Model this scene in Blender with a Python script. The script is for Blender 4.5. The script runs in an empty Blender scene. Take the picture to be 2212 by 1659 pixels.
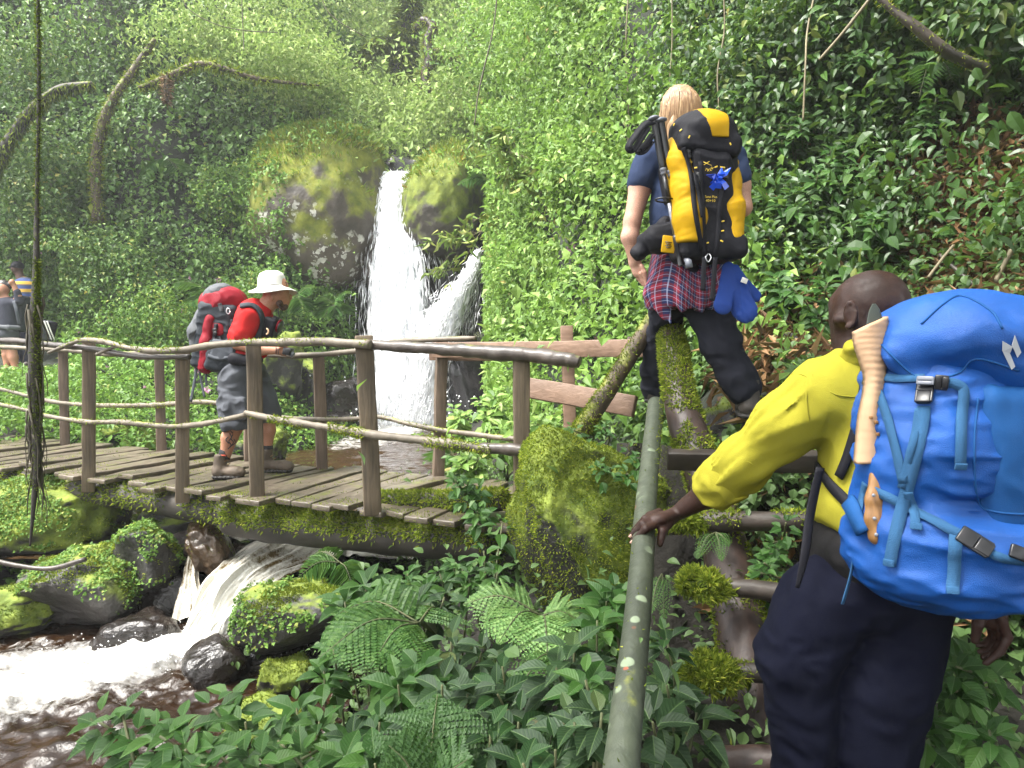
import bpy, bmesh, math, random
import numpy as np
from mathutils import Vector, Matrix
from mathutils.bvhtree import BVHTree
random.seed(7); RG = np.random.default_rng(11)
scn = bpy.context.scene
COL = scn.collection
# ------------------------------------------------------------------ camera
CAMZ = 1.02
PITCH = math.radians(3.35)
camd = bpy.data.cameras.new("camera"); camd.sensor_width = 36; camd.lens = 25.0
camd.clip_start = 0.05; camd.clip_end = 400
cam = bpy.data.objects.new("camera", camd); COL.objects.link(cam)
cam.location = (0, 0, CAMZ); cam.rotation_euler = (math.pi/2-PITCH, 0, 0)
scn.camera = cam
# ------------------------------------------------------------------ world, sun, exposure (bright overcast)
SUN_EL, SUN_AZ = math.radians(60), math.radians(-112)     # azimuth from +Y towards +X
w = bpy.data.worlds.new("World"); scn.world = w; w.use_nodes = True
nt = w.node_tree; bg = nt.nodes['Background']
sky = nt.nodes.new('ShaderNodeTexSky'); sky.sky_type = 'NISHITA'; sky.sun_disc = False
sky.sun_elevation = SUN_EL; sky.sun_rotation = SUN_AZ; sky.air_density = 1.0; sky.dust_density = 3.0
hs = nt.nodes.new('ShaderNodeHueSaturation'); hs.inputs['Saturation'].default_value = 0.12
nt.links.new(sky.outputs[0], hs.inputs['Color']); nt.links.new(hs.outputs[0], bg.inputs['Color'])
bg.inputs['Strength'].default_value = 0.075
sl = bpy.data.lights.new("sun", 'SUN'); sl.energy = 1.5; sl.angle = math.radians(24); sl.color = (1.0, 0.965, 0.90)
sun = bpy.data.objects.new("sun", sl); COL.objects.link(sun); sun.location = (0, 0, 30)
sdir = Vector((math.sin(SUN_AZ)*math.cos(SUN_EL), math.cos(SUN_AZ)*math.cos(SUN_EL), math.sin(SUN_EL)))
sun.rotation_euler = sdir.to_track_quat('Z', 'Y').to_euler()
vs = scn.view_settings; vs.view_transform = 'Standard'; vs.look = 'None'; vs.gamma = 1; vs.exposure = 3.25
scn.cycles.max_bounces = 7; scn.cycles.diffuse_bounces = 4; scn.cycles.glossy_bounces = 3
scn.cycles.transmission_bounces = 4; scn.cycles.transparent_max_bounces = 10; scn.cycles.volume_bounces = 0
scn.cycles.caustics_reflective = False; scn.cycles.caustics_refractive = False
# ------------------------------------------------------------------ picture measures: W,H of the measuring sheet
CW, CH, FPX = 1106.0, 829.5, 1536.0
CAM = np.array([0, 0, CAMZ]); RT = np.array([1., 0, 0])
FW = np.array([0, math.cos(PITCH), -math.sin(PITCH)]); UP = np.array([0, math.sin(PITCH), math.cos(PITCH)])
def P(u, v, d): return CAM + d*(FW + (u-CW)/FPX*RT + (CH-v)/FPX*UP)
def ray(u, v):
    r = FW + (u-CW)/FPX*RT + (CH-v)/FPX*UP; return r/np.linalg.norm(r)
def PZ(u, v, z):
    r = FW + (u-CW)/FPX*RT + (CH-v)/FPX*UP
    return CAM + r*((z-CAMZ)/r[2])
def proj(p):
    q = np.asarray(p) - CAM; d = q @ FW
    d = np.where(np.abs(d) < 1e-4, 1e-4, d)
    return CW+FPX*(q @ RT)/d, CH-FPX*(q @ UP)/d, d
# ------------------------------------------------------------------ noise
def _hash(i, j, k, s):
    h = (i*374761393 + j*668265263 + k*2147483647 + s*1274126177).astype(np.int64)
    h = (h ^ (h >> 13))*1274126177; h = h ^ (h >> 16)
    return (h & 0xffff)/32767.5-1.0
def vnoise(p, s=0):
    p = np.asarray(p, float); i = np.floor(p).astype(np.int64); f = p-i; f = f*f*(3-2*f)
    r = 0
    for a in (0, 1):
        for b in (0, 1):
            for c in (0, 1):
                wgt = (f[..., 0] if a else 1-f[..., 0])*(f[..., 1] if b else 1-f[..., 1])*(f[..., 2] if c else 1-f[..., 2])
                r = r + wgt*_hash(i[..., 0]+a, i[..., 1]+b, i[..., 2]+c, s)
    return r
def fbm(p, o=4, s=0, g=.5):
    p = np.asarray(p, float); r = 0; a = 1.0
    for q in range(o): r = r + a*vnoise(p*(2.0**q)+q*7.3, s+q); a *= g
    return r
def unit(a): return a/np.maximum(np.linalg.norm(a, axis=-1, keepdims=True), 1e-9)
def sstep(a, b, x):
    t = np.clip((np.asarray(x)-a)/(b-a), 0, 1); return t*t*(3-2*t)
# ------------------------------------------------------------------ object helpers
def wloc(o):
    v = Vector((0, 0, 0))
    while o is not None: v += o.location; o = o.parent
    return np.array(v)
def meshdata(name, V, F, mat=None, smooth=True, attr=None):
    V = np.asarray(V, np.float32)
    Fl = F if isinstance(F, list) else [F]
    Fl = [np.asarray(f, np.int32) for f in Fl if len(f)]
    me = bpy.data.meshes.new(name)
    me.vertices.add(len(V)); me.vertices.foreach_set('co', V.ravel())
    nl = sum(f.size for f in Fl); nf = sum(len(f) for f in Fl)
    me.loops.add(nl); me.loops.foreach_set('vertex_index', np.concatenate([f.ravel() for f in Fl]))
    me.polygons.add(nf)
    tot = np.concatenate([np.full(len(f), f.shape[1], np.int32) for f in Fl])
    st = np.concatenate([[0], np.cumsum(tot)[:-1]]).astype(np.int32)
    me.polygons.foreach_set('loop_start', st)
    me.polygons.foreach_set('use_smooth', np.full(nf, bool(smooth)))
    me.update(calc_edges=True)
    for k, (dom, val) in (attr or {}).items():
        a = me.attributes.new(k, 'FLOAT', dom); a.data.foreach_set('value', np.asarray(val, np.float32))
    if mat: me.materials.append(mat)
    return me
def mk(name, V, F, mat=None, parent=None, smooth=True, attr=None, base=None):
    """one mesh object; V in world space. base: origin for a top-level thing"""
    V = np.asarray(V, float)
    off = wloc(parent) if parent is not None else (np.asarray(base, float) if base is not None else np.zeros(3))
    o = bpy.data.objects.new(name, meshdata(name, V-off, F, mat, smooth, attr)); COL.objects.link(o)
    if parent is not None: o.parent = parent
    elif base is not None: o.location = base
    return o
def tag(o, label=None, cat=None, group=None, kind=None):
    if label: o['label'] = label
    if cat: o['category'] = cat
    if group: o['group'] = group
    if kind: o['kind'] = kind
    return o
def thing(name, label, cat, loc, group=None):
    o = bpy.data.objects.new(name, None); COL.objects.link(o); o.location = loc; o.empty_display_size = .1
    return tag(o, label, cat, group)
def bvh(V, F):
    polys = []
    for f in (F if isinstance(F, list) else [F]): polys += np.asarray(f).tolist()
    return BVHTree.FromPolygons([Vector(v) for v in V], polys)
def join(parts):
    """[(V,F)] -> V,[F]"""
    Vs, Fs, n = [], [], 0
    for V, F in parts:
        for f in (F if isinstance(F, list) else [F]):
            if len(f): Fs.append(np.asarray(f)+n)
        Vs.append(np.asarray(V)); n += len(V)
    k = {}
    for f in Fs: k.setdefault(f.shape[1], []).append(f)
    return np.concatenate(Vs), [np.concatenate(x) for x in k.values()]
# ------------------------------------------------------------------ shapes
def crm(A, n, axis=0):
    """Catmull-Rom through the control points along an axis"""
    A = np.moveaxis(np.asarray(A, float), axis, 0); m = len(A)
    t = np.linspace(0, m-1, n); i = np.minimum(t.astype(int), m-2); f = (t-i).reshape((-1,)+(1,)*(A.ndim-1))
    g = lambda k: A[np.clip(k, 0, m-1)]
    p0, p1, p2, p3 = g(i-1), g(i), g(i+1), g(i+2)
    p0 = np.where((i == 0).reshape(f.shape), 2*p1-p2, p0); p3 = np.where((i+2 > m-1).reshape(f.shape), 2*p2-p1, p3)
    r = .5*(2*p1+(p2-p0)*f+(2*p0-5*p1+4*p2-p3)*f**2+(3*p1-p0-3*p2+p3)*f**3)
    return np.moveaxis(r, 0, axis)
def gridF(m, n, closed=False):
    i, j = np.meshgrid(np.arange(m-1), np.arange(n if closed else n-1), indexing='ij')
    a = i*n+j; b = i*n+(j+1) % n
    return np.stack([a, b, b+n, a+n], -1).reshape(-1, 4)
def tube(pts, rad, sides=10, cap=True, rough=0., seed=0, n=None, flat=1.0, rfreq=9.):
    pts = np.asarray(pts, float); rad = np.broadcast_to(np.asarray(rad, float), (len(pts),)) if np.ndim(rad) == 0 else np.asarray(rad, float)
    if n:
        q = crm(np.column_stack([pts, rad]), n); pts, rad = q[:, :3], np.maximum(q[:, 3], 1e-4)
    T = unit(np.gradient(pts, axis=0)); N = np.zeros_like(T)
    a = np.array([0, 0, 1.]) if abs(T[0][2]) < .9 else np.array([1., 0, 0])
    v = a-T[0]*(a@T[0]); N[0] = v/np.linalg.norm(v)
    for i in range(1, len(T)):
        v = N[i-1]-T[i]*(N[i-1]@T[i]); N[i] = v/max(np.linalg.norm(v), 1e-9)
    B = np.cross(T, N); th = np.linspace(0, 2*np.pi, sides, endpoint=False)
    D = np.cos(th)[None, :, None]*N[:, None]+flat*np.sin(th)[None, :, None]*B[:, None]
    R = rad[:, None, None]
    V = pts[:, None]+D*R
    if rough: V = V+D*R*rough*fbm(V*rfreq, 3, seed)[..., None]
    V = V.reshape(-1, 3); F = [gridF(len(pts), sides, True)]
    if cap:
        k = len(V); V = np.vstack([V, pts[0], pts[-1]]); j = np.arange(sides); j2 = (j+1) % sides; L = (len(pts)-1)*sides
        F.append(np.vstack([np.column_stack([np.full(sides, k), j2, j]), np.column_stack([np.full(sides, k+1), L+j, L+j2])]))
    return V, F
def cuboid(c, ax, half, bev=.0, n=1, rough=0., seed=0, fr=6.):
    """box: ax = 3 unit rows, half extents; corners bevelled, optional rough surface"""
    bm = bmesh.new(); bmesh.ops.create_cube(bm, size=2.0)
    for v in bm.verts: v.co = Vector((v.co.x*half[0], v.co.y*half[1], v.co.z*half[2]))
    if bev: bmesh.ops.bevel(bm, geom=bm.edges[:], offset=bev, segments=2, affect='EDGES', profile=.5)
    if n > 1:
        lo = int(np.argmax(half)); ed = [e for e in bm.edges if abs((e.verts[0].co-e.verts[1].co)[lo]) > half[lo]]
        bmesh.ops.subdivide_edges(bm, edges=ed, cuts=n)
    bm.verts.index_update()
    V = np.array([v.co for v in bm.verts]); F = {}
    for f in bm.faces: F.setdefault(len(f.verts), []).append([v.index for v in f.verts])
    bm.free()
    V = V@np.asarray(ax)+np.asarray(c)
    if rough: V = V+rough*np.stack([fbm(V*fr, 2, seed+i) for i in range(3)], -1)
    return V, [np.array(x) for x in F.values()]
_ICO = {}
def ico(n):
    if n not in _ICO:
        bm = bmesh.new(); bmesh.ops.create_icosphere(bm, subdivisions=n, radius=1); bm.verts.index_update()
        _ICO[n] = (np.array([v.co for v in bm.verts]), np.array([[v.index for v in f.verts] for f in bm.faces])); bm.free()
    return _ICO[n]
def rotz(a): c, s = math.cos(a), math.sin(a); return np.array([[c, s, 0], [-s, c, 0], [0, 0, 1.]])
def fnormals(V, F):
    F = np.asarray(F); return np.cross(V[F[:, 1]]-V[F[:, 0]], V[F[:, 2]]-V[F[:, 0]])
def tris(F):
    out = []
    for f in (F if isinstance(F, list) else [F]):
        f = np.asarray(f)
        for k in range(2, f.shape[1]): out.append(f[:, [0, k-1, k]])
    return np.concatenate(out)
def sample(V, F, n, wfun=None):
    """random points on a mesh -> pos, normal"""
    T = tris(F); nr = fnormals(V, T); ar = np.linalg.norm(nr, axis=1)
    if wfun is not None: ar = ar*wfun(V[T].mean(1), unit(nr))
    if ar.sum() <= 0: return np.zeros((0, 3)), np.zeros((0, 3))
    i = RG.choice(len(T), n, p=ar/ar.sum()); a, b = RG.random(n), RG.random(n); fl = a+b > 1; a[fl], b[fl] = 1-a[fl], 1-b[fl]
    t = V[T[i]]
    return t[:, 0]+a[:, None]*(t[:, 1]-t[:, 0])+b[:, None]*(t[:, 2]-t[:, 0]), unit(nr[i])
# ------------------------------------------------------------------ leaves
def _rows(a, wd, droop=.25, fold=.16):
    V, F = [(0, 0, 0)], []
    for x, y in zip(a, wd): V += [(x, -y, fold*y-droop*x*x), (x, 0, -droop*x*x), (x, y, fold*y-droop*x*x)]
    V.append((1, 0, -droop)); n = len(a); e = len(V)-1
    F += [(0, 1, 2), (0, 2, 3)]; Q = []
    for k in range(n-1):
        b = 1+3*k; Q += [(b, b+3, b+4, b+1), (b+1, b+4, b+5, b+2)]
    b = 1+3*(n-1); F += [(b, e, b+1), (b+1, e, b+2)]
    return np.array(V, float), [np.array(F), np.array(Q)] if Q else [np.array(F)]
LF_DIA = (np.array([(0, 0, 0), (.42, -.5, .1), (1, 0, -.12), (.42, .5, .1)], float), [np.array([(0, 1, 2), (0, 2, 3)])])
LF_KITE = _rows([.35], [.5], .2, .3)
LF_OVAL = _rows([.12, .35, .62, .85], [.26, .5, .42, .18], .28, .25)
LF_BIG = _rows([.06, .2, .4, .6, .78, .92], [.13, .36, .5, .43, .26, .09], .32, .22)
LF_HEART = _rows([-.08, .12, .4, .72], [.34, .52, .44, .2], .2, .25)
LF_BLADE = _rows([.3, .7], [.5, .4], .35, .5)
def leaves(pos, tip, nrm, L, W, tm):
    """pos (n,3); tip direction, face normal; L, W per leaf -> V, [F], per-face random"""
    tip = unit(tip); nrm = unit(nrm-tip*(nrm*tip).sum(1, keepdims=True)); ac = np.cross(nrm, tip)
    TV, TF = tm; n = len(pos); L = np.broadcast_to(L, n); W = np.broadcast_to(W, n)
    V = pos[:, None]+TV[None, :, :1]*(tip*L[:, None])[:, None]+TV[None, :, 1:2]*(ac*W[:, None])[:, None]+TV[None, :, 2:]*(nrm*L[:, None])[:, None]
    off = (np.arange(n)*len(TV))[:, None, None]; r = RG.random(n); Fs, at = [], []
    for f in TF:
        Fs.append((f[None]+off).reshape(-1, f.shape[1])); at.append(np.repeat(r, len(f)))
    return V.reshape(-1, 3), Fs, np.concatenate(at)
class Bag:
    """collects leaf batches into one mesh"""
    def __init__(s): s.V, s.F, s.R, s.n = [], {}, {}, 0
    def add(s, V, F, r=None):
        i = 0
        for f in F:
            k = f.shape[1]; s.F.setdefault(k, []).append(f+s.n)
            s.R.setdefault(k, []).append(np.full(len(f), .5) if r is None else (np.full(len(f), float(r)) if np.ndim(r) == 0 else r[i:i+len(f)])); i += len(f)
        s.V.append(V); s.n += len(V)
    def build(s, name, mat, parent=None, smooth=False, base=None, tm=None):
        F = [np.concatenate(x) for x in s.F.values()]; R = np.concatenate([np.concatenate(s.R[k]) for k in s.F])
        at = {'rnd': ('FACE', R)}; V = np.concatenate(s.V)
        if tm is not None: k = len(V)//len(tm[0]); at['la'] = ('POINT', np.tile(tm[0][:, 0], k)); at['lc'] = ('POINT', np.tile(tm[0][:, 1], k))
        return mk(name, V, F, mat, parent, smooth, at, base)
def rdir(n): return unit(RG.normal(size=(n, 3)))
# ------------------------------------------------------------------ materials
class NT:
    def __init__(s, name):
        s.m = bpy.data.materials.new(name); s.m.use_nodes = True; s.t = s.m.node_tree; s.n = s.t.nodes
        s.b = s.n['Principled BSDF']; s.out = s.n['Material Output']
    def new(s, t, **kw):
        n = s.n.new(t)
        for k, v in kw.items():
            if k.startswith('i_'):
                n.inputs[k[2:].replace('_', ' ')].default_value = v
            else: setattr(n, k, v)
        return n
    def ln(s, a, b): s.t.links.new(a, b)
    def coord(s, kind='Object', scale=(1, 1, 1), rot=(0, 0, 0)):
        c = s.new('ShaderNodeTexCoord'); m = s.new('ShaderNodeMapping'); m.inputs['Scale'].default_value = scale; m.inputs['Rotation'].default_value = rot
        s.ln(c.outputs[kind], m.inputs[0]); return m.outputs[0]
    def noise(s, co, scale, detail=4, rough=.55, dist=0.):
        n = s.new('ShaderNodeTexNoise'); n.inputs['Scale'].default_value = scale; n.inputs['Detail'].default_value = detail
        n.inputs['Roughness'].default_value = rough; n.inputs['Distortion'].default_value = dist
        if co is not None: s.ln(co, n.inputs['Vector'])
        return n.outputs['Fac']
    def ramp(s, f, stops, interp='LINEAR'):
        r = s.new('ShaderNodeValToRGB'); e = r.color_ramp.elements; r.color_ramp.interpolation = interp
        while len(e) < len(stops): e.new(.5)
        for k, (p, c) in enumerate(stops): e[k].position = p; e[k].color = (c[0], c[1], c[2], 1) if np.ndim(c) else (c, c, c, 1)
        s.ln(f, r.inputs[0]); return r.outputs[0]
    def mix(s, f, a, b):
        m = s.new('ShaderNodeMix', data_type='RGBA')
        for v, i in ((f, 0), (a, 6), (b, 7)):
            if hasattr(v, 'is_output'): s.ln(v, m.inputs[i])
            else: m.inputs[i].default_value = v if np.ndim(v) == 0 else (v[0], v[1], v[2], 1)
        return m.outputs[2]
    def math(s, op, a, b=None):
        m = s.new('ShaderNodeMath', operation=op)
        for v, i in ((a, 0), (b, 1)):
            if v is None: continue
            if hasattr(v, 'is_output'): s.ln(v, m.inputs[i])
            else: m.inputs[i].default_value = v
        return m.outputs[0]
    def bump(s, h, strength=.4, dist=.01):
        b = s.new('ShaderNodeBump'); b.inputs['Strength'].default_value = strength; b.inputs['Distance'].default_value = dist
        s.ln(h, b.inputs['Height']); s.ln(b.outputs[0], s.b.inputs['Normal'])
    def col(s, c):
        if hasattr(c, 'is_output'): s.ln(c, s.b.inputs['Base Color'])
        else: s.b.inputs['Base Color'].default_value = (c[0], c[1], c[2], 1)
    def set(s, **kw):
        for k, v in kw.items(): s.b.inputs[k.replace('_', ' ')].default_value = v
        return s
    def attr(s, name):
        a = s.new('ShaderNodeAttribute'); a.attribute_name = name; return a.outputs['Fac']
    def normz(s):
        g = s.new('ShaderNodeNewGeometry'); x = s.new('ShaderNodeSeparateXYZ'); s.ln(g.outputs['Normal'], x.inputs[0]); return x.outputs[2]
def leaf_mat(name, stops, rough=.42, trans=.3, spec=.45, vein=0., patch=.8):
    t = NT(name); c = t.ramp(t.attr('rnd'), stops)
    co = t.coord('Object'); big = t.ramp(t.noise(co, patch, 2), [(.3, .55), (.7, 1.25)])
    mul = t.new('ShaderNodeMix', data_type='RGBA', blend_type='MULTIPLY'); mul.inputs[0].default_value = .75
    t.ln(c, mul.inputs[6]); t.ln(big, mul.inputs[7]); c = mul.outputs[2]
    t.col(c); t.set(Roughness=rough); t.b.inputs['Specular IOR Level'].default_value = spec
    if vein:
        la, lc = t.attr('la'), t.math('ABSOLUTE', t.attr('lc'))
        f = t.math('FRACT', t.math('MULTIPLY', t.math('SUBTRACT', la, t.math('MULTIPLY', lc, .55)), 9.)); rib = t.math('ABSOLUTE', t.math('SUBTRACT', f, .5))
        ms = t.ramp(lc, [(.015, 1), (.035, 0)]); c = t.mix(t.math('MULTIPLY', ms, .6), c, (.12, .19, .07)); c = t.mix(t.ramp(rib, [(.38, 0), (.5, .35)]), c, (.09, .15, .05)); t.col(c)
        hole = t.ramp(t.noise(co, 42., 3), [(.7, 0), (.74, .7)]); c = t.mix(hole, c, (.09, .075, .025)); t.col(c)
        t.bump(t.math('ADD', rib, t.math('MULTIPLY', t.noise(co, vein, 3), .5)), .35, .004)
    tr = t.new('ShaderNodeBsdfTranslucent'); mx = t.new('ShaderNodeMixShader'); mx.inputs[0].default_value = trans
    br = t.mix(.35, c, (.16, .26, .03)); t.ln(br, tr.inputs[0])
    t.ln(t.b.outputs[0], mx.inputs[1]); t.ln(tr.outputs[0], mx.inputs[2]); t.ln(mx.outputs[0], t.out.inputs[0])
    return t.m
G = lambda *a: a
M = {}
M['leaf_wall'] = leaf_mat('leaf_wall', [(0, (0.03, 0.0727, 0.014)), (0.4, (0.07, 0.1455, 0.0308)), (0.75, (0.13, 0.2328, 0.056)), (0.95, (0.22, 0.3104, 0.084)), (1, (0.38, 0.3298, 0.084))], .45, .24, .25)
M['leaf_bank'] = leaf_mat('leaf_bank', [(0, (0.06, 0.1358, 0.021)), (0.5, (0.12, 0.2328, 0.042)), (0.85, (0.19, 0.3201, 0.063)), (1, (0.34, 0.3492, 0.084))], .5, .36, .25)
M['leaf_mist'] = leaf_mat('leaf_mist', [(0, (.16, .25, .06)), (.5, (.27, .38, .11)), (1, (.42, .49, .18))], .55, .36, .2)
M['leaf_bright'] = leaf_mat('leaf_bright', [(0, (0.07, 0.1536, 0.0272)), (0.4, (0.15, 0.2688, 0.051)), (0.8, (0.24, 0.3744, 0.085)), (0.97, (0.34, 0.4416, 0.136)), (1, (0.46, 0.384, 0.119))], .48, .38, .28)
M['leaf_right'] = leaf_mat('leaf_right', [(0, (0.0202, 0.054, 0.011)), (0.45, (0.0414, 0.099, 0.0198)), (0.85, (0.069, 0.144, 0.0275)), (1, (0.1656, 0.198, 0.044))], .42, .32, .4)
M['leaf_dark'] = leaf_mat('leaf_dark', [(0, (0.0075, 0.0272, 0.0068)), (0.5, (0.0134, 0.0442, 0.0115)), (0.9, (0.0225, 0.0663, 0.0154)), (1, (0.0449, 0.0935, 0.023))], .48, .25, .26, vein=60)
M['leaf_grey'] = leaf_mat('leaf_grey', [(0, (0.0151, 0.0351, 0.013)), (0.5, (0.0261, 0.0585, 0.0221)), (0.92, (0.0412, 0.0858, 0.0324)), (1, (0.0892, 0.1014, 0.0259))], .48, .25, .28, vein=60)
M['leaf_mid'] = leaf_mat('leaf_mid', [(0, (0.0175, 0.0607, 0.0094)), (0.5, (0.0334, 0.0998, 0.016)), (1, (0.0636, 0.1474, 0.0255))], .48, .32, .28, vein=50)
M['fern'] = leaf_mat('fern', [(0, (.035, .095, .02)), (.5, (.06, .14, .03)), (1, (.10, .19, .045))], .5, .35, .3)
M['fern_pale'] = leaf_mat('fern_pale', [(0, (.09, .19, .05)), (.5, (.14, .26, .075)), (1, (.2, .32, .1))], .5, .35, .3)
M['fern_dark'] = leaf_mat('fern_dark', [(0, (.03, .08, .02)), (1, (.07, .15, .04))], .5, .3, .3)
M['bamboo'] = leaf_mat('bamboo', [(0, (.12, .2, .04)), (.6, (.2, .28, .06)), (1, (.32, .33, .09))], .5, .35, .3)
M['grass'] = leaf_mat('grass', [(0, (.2, .3, .05)), (.6, (.34, .43, .08)), (.9, (.46, .45, .09)), (1, (.48, .28, .08))], .6, .35, .2)
M['moss'] = leaf_mat('moss', [(0, (0.087, 0.1275, 0.0156)), (0.5, (0.1885, 0.2475, 0.026)), (0.9, (0.3335, 0.39, 0.0455)), (1, (0.464, 0.465, 0.078))], .8, .4, .15, patch=3.)
M['moss_dark'] = leaf_mat('moss_dark', [(0, (0.0455, 0.07, 0.0096)), (0.6, (0.117, 0.161, 0.0192)), (1, (0.234, 0.28, 0.036))], .8, .35, .15, patch=3.)
M['litter'] = leaf_mat('litter', [(0, (.05, .03, .015)), (.5, (.14, .075, .035)), (.85, (.26, .15, .07)), (1, (.4, .28, .15))], .6, .1, .2)
M['pink'] = leaf_mat('pink', [(0, (.55, .25, .42)), (1, (.75, .45, .62))], .5, .3, .2)
def soil_mat(name, a, b, c, sc=3.):
    t = NT(name); co = t.coord('Object'); n = t.noise(co, sc, 6, .65)
    t.col(t.ramp(n, [(.3, a), (.55, b), (.75, c)])); t.set(Roughness=.9); t.bump(t.noise(co, sc*6, 5), .8, .03); return t.m
M['soil_green'] = soil_mat('soil_green', (.005, .007, .003), (.009, .014, .005), (.016, .026, .008))
M['soil'] = soil_mat('soil', (.005, .0035, .0022), (.010, .008, .0045), (.016, .02, .006))
M['bed'] = soil_mat('bed', (.010, .006, .003), (.025, .015, .008), (.05, .035, .02))
def rock_mat(name, base=(.032, .03, .026), dark=(.009, .008, .007), moss=.5, mosscol=((.06, .095, .012), (.19, .235, .03)), rough=.6, lichen=0., wet=0., sc=2.):
    t = NT(name); co = t.coord('Object'); n = t.noise(co, sc, 6, .65); n2 = t.noise(co, sc*5, 5)
    c = t.ramp(n, [(.3, dark), (.6, base), (.8, tuple(min(1, x*1.6) for x in base))])
    if lichen:
        v = t.new('ShaderNodeTexVoronoi'); v.inputs['Scale'].default_value = 6.; wv = t.new('ShaderNodeVectorMath', operation='ADD')
        nn = t.new('ShaderNodeTexNoise'); nn.inputs['Scale'].default_value = 9; t.ln(co, nn.inputs[0]); s_ = t.new('ShaderNodeVectorMath', operation='SCALE'); s_.inputs[3].default_value = .3
        t.ln(nn.outputs[1], s_.inputs[0]); t.ln(co, wv.inputs[0]); t.ln(s_.outputs[0], wv.inputs[1]); t.ln(wv.outputs[0], v.inputs['Vector'])
        spot = t.ramp(v.outputs['Distance'], [(.34, 1), (.42, 0)]); pick = t.ramp(t.noise(co, 1.1, 3), [(.56-.07*lichen, 0), (.6-.07*lichen, 1)])
        c = t.mix(t.math('MULTIPLY', spot, pick), c, t.ramp(n2, [(.35, (.3, .29, .25)), (.7, (.62, .6, .55))]))
    if moss:
        f = t.math('ADD', t.math('MULTIPLY', t.normz(), .35), n)
        f = t.ramp(f, [(.92-.55*moss, 0), (1.04-.55*moss, 1)])
        c = t.mix(f, c, t.ramp(n2, [(.3, mosscol[0]), (.7, mosscol[1])]))
        r = t.mix(f, (rough-.3*wet,)*3, (.9, .9, .9)); t.ln(r, t.b.inputs['Roughness'])
    else: t.ln(t.ramp(n2, [(.35, max(.08, rough-.35*wet)), (.7, rough)]), t.b.inputs['Roughness'])
    t.col(c); t.bump(t.math('ADD', n2, t.noise(co, sc*16, 3)), .6, .02); return t.m
M['rock'] = rock_mat('rock', moss=.45)
M['rock_moss'] = rock_mat('rock_moss', moss=.95)
M['rock_some'] = rock_mat('rock_some', (.055, .05, .045), moss=.42)
M['rock_wet'] = rock_mat('rock_wet', (.022, .016, .013), (.006, .005, .004), moss=0, rough=.35, wet=.8)
M['rock_brown'] = rock_mat('rock_brown', (.075, .045, .022), (.02, .013, .008), moss=.1, rough=.45, wet=.5)
M['rock_pale'] = rock_mat('rock_pale', (.15, .12, .105), (.045, .035, .03), moss=.1, rough=.5, wet=.4)
M['rock_fall'] = rock_mat('rock_fall', (.10, .078, .058), (.035, .028, .02), moss=.92, mosscol=((.075, .10, .012), (.20, .21, .025)), lichen=1.1, sc=1.2)
M['rock_fall_moss'] = rock_mat('rock_fall_moss', (.10, .085, .07), (.035, .03, .024), moss=1.02, mosscol=((.07, .10, .012), (.18, .21, .03)), sc=1.2)
M['cliff'] = rock_mat('cliff', (.035, .032, .034), (.008, .008, .009), moss=.1, rough=.4, wet=.6, sc=1.5)
def wood_mat(name, a, b, grain=(1, 1, 14), moss=0., rough=.7, mosscol=((.08, .10, .014), (.22, .23, .03)), crack=.5, spots=0.):
    t = NT(name); co = t.coord('Object'); cg = t.coord('Object', grain)
    n = t.noise(cg, 7., 6, .6, .4); n2 = t.noise(co, 2.2, 4)
    c = t.ramp(n, [(.25, a), (.5, tuple(.5*(x+y) for x, y in zip(a, b))), (.72, b)])
    c = t.mix(t.ramp(n2, [(.42, 0), (.72, .7)]), c, tuple(x*.45 for x in a))
    if spots:
        v = t.new('ShaderNodeTexVoronoi'); v.inputs['Scale'].default_value = 13; t.ln(co, v.inputs['Vector'])
        sp = t.math('MULTIPLY', t.ramp(v.outputs['Distance'], [(.2, 1), (.25, 0)]), t.ramp(t.noise(co, 3., 2), [(.47, 0), (.53, 1)]))
        c = t.mix(t.math('MULTIPLY', sp, spots), c, (.17, .21, .135))
        v2 = t.new('ShaderNodeTexVoronoi'); v2.inputs['Scale'].default_value = 14; t.ln(co, v2.inputs['Vector'])
        sp = t.math('MULTIPLY', t.ramp(v2.outputs['Distance'], [(.1, 1), (.13, 0)]), t.ramp(t.noise(co, 4.3, 2), [(.52, 0), (.58, 1)]))
        c = t.mix(t.math('MULTIPLY', sp, spots*.9), c, (.24, .06, .025))
    if moss:
        nz = t.noise(co, 5., 5, .65); f = t.math('ADD', t.math('MULTIPLY', t.normz(), .25), nz)
        f = t.ramp(f, [(.88-.5*moss, 0), (1.0-.5*moss, 1)]); c = t.mix(f, c, t.ramp(t.noise(co, 30, 4), [(.3, mosscol[0]), (.7, mosscol[1])]))
    t.col(c); t.set(Roughness=rough); t.bump(n, crack, .008); return t.m
M['post'] = wood_mat('post', (.055, .04, .024), (.17, .125, .078), (7, 7, .5), moss=.16, crack=.8)
M['post_far'] = wood_mat('post_far', (.075, .052, .035), (.19, .135, .095), (7, 7, .5), moss=.08, crack=.8)
M['deck'] = wood_mat('deck', (.055, .043, .03), (.165, .135, .098), (3, 3, 8), moss=.16, rough=.4, mosscol=((.06, .075, .014), (.15, .16, .03)))
M['fence'] = wood_mat('fence', (.13, .075, .045), (.24, .15, .10), (.6, 5, 6), moss=.03, rough=.6)
M['stick'] = wood_mat('stick', (.075, .06, .042), (.20, .17, .125), (2, 2, 2), moss=.28, rough=.6)
M['stick_dark'] = wood_mat('stick_dark', (.03, .024, .02), (.10, .08, .065), (2, 2, 2), moss=.15, rough=.4)
M['log_dark'] = wood_mat('log_dark', (.012, .010, .008), (.04, .032, .024), (1, 1, 1), moss=.4)
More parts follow.
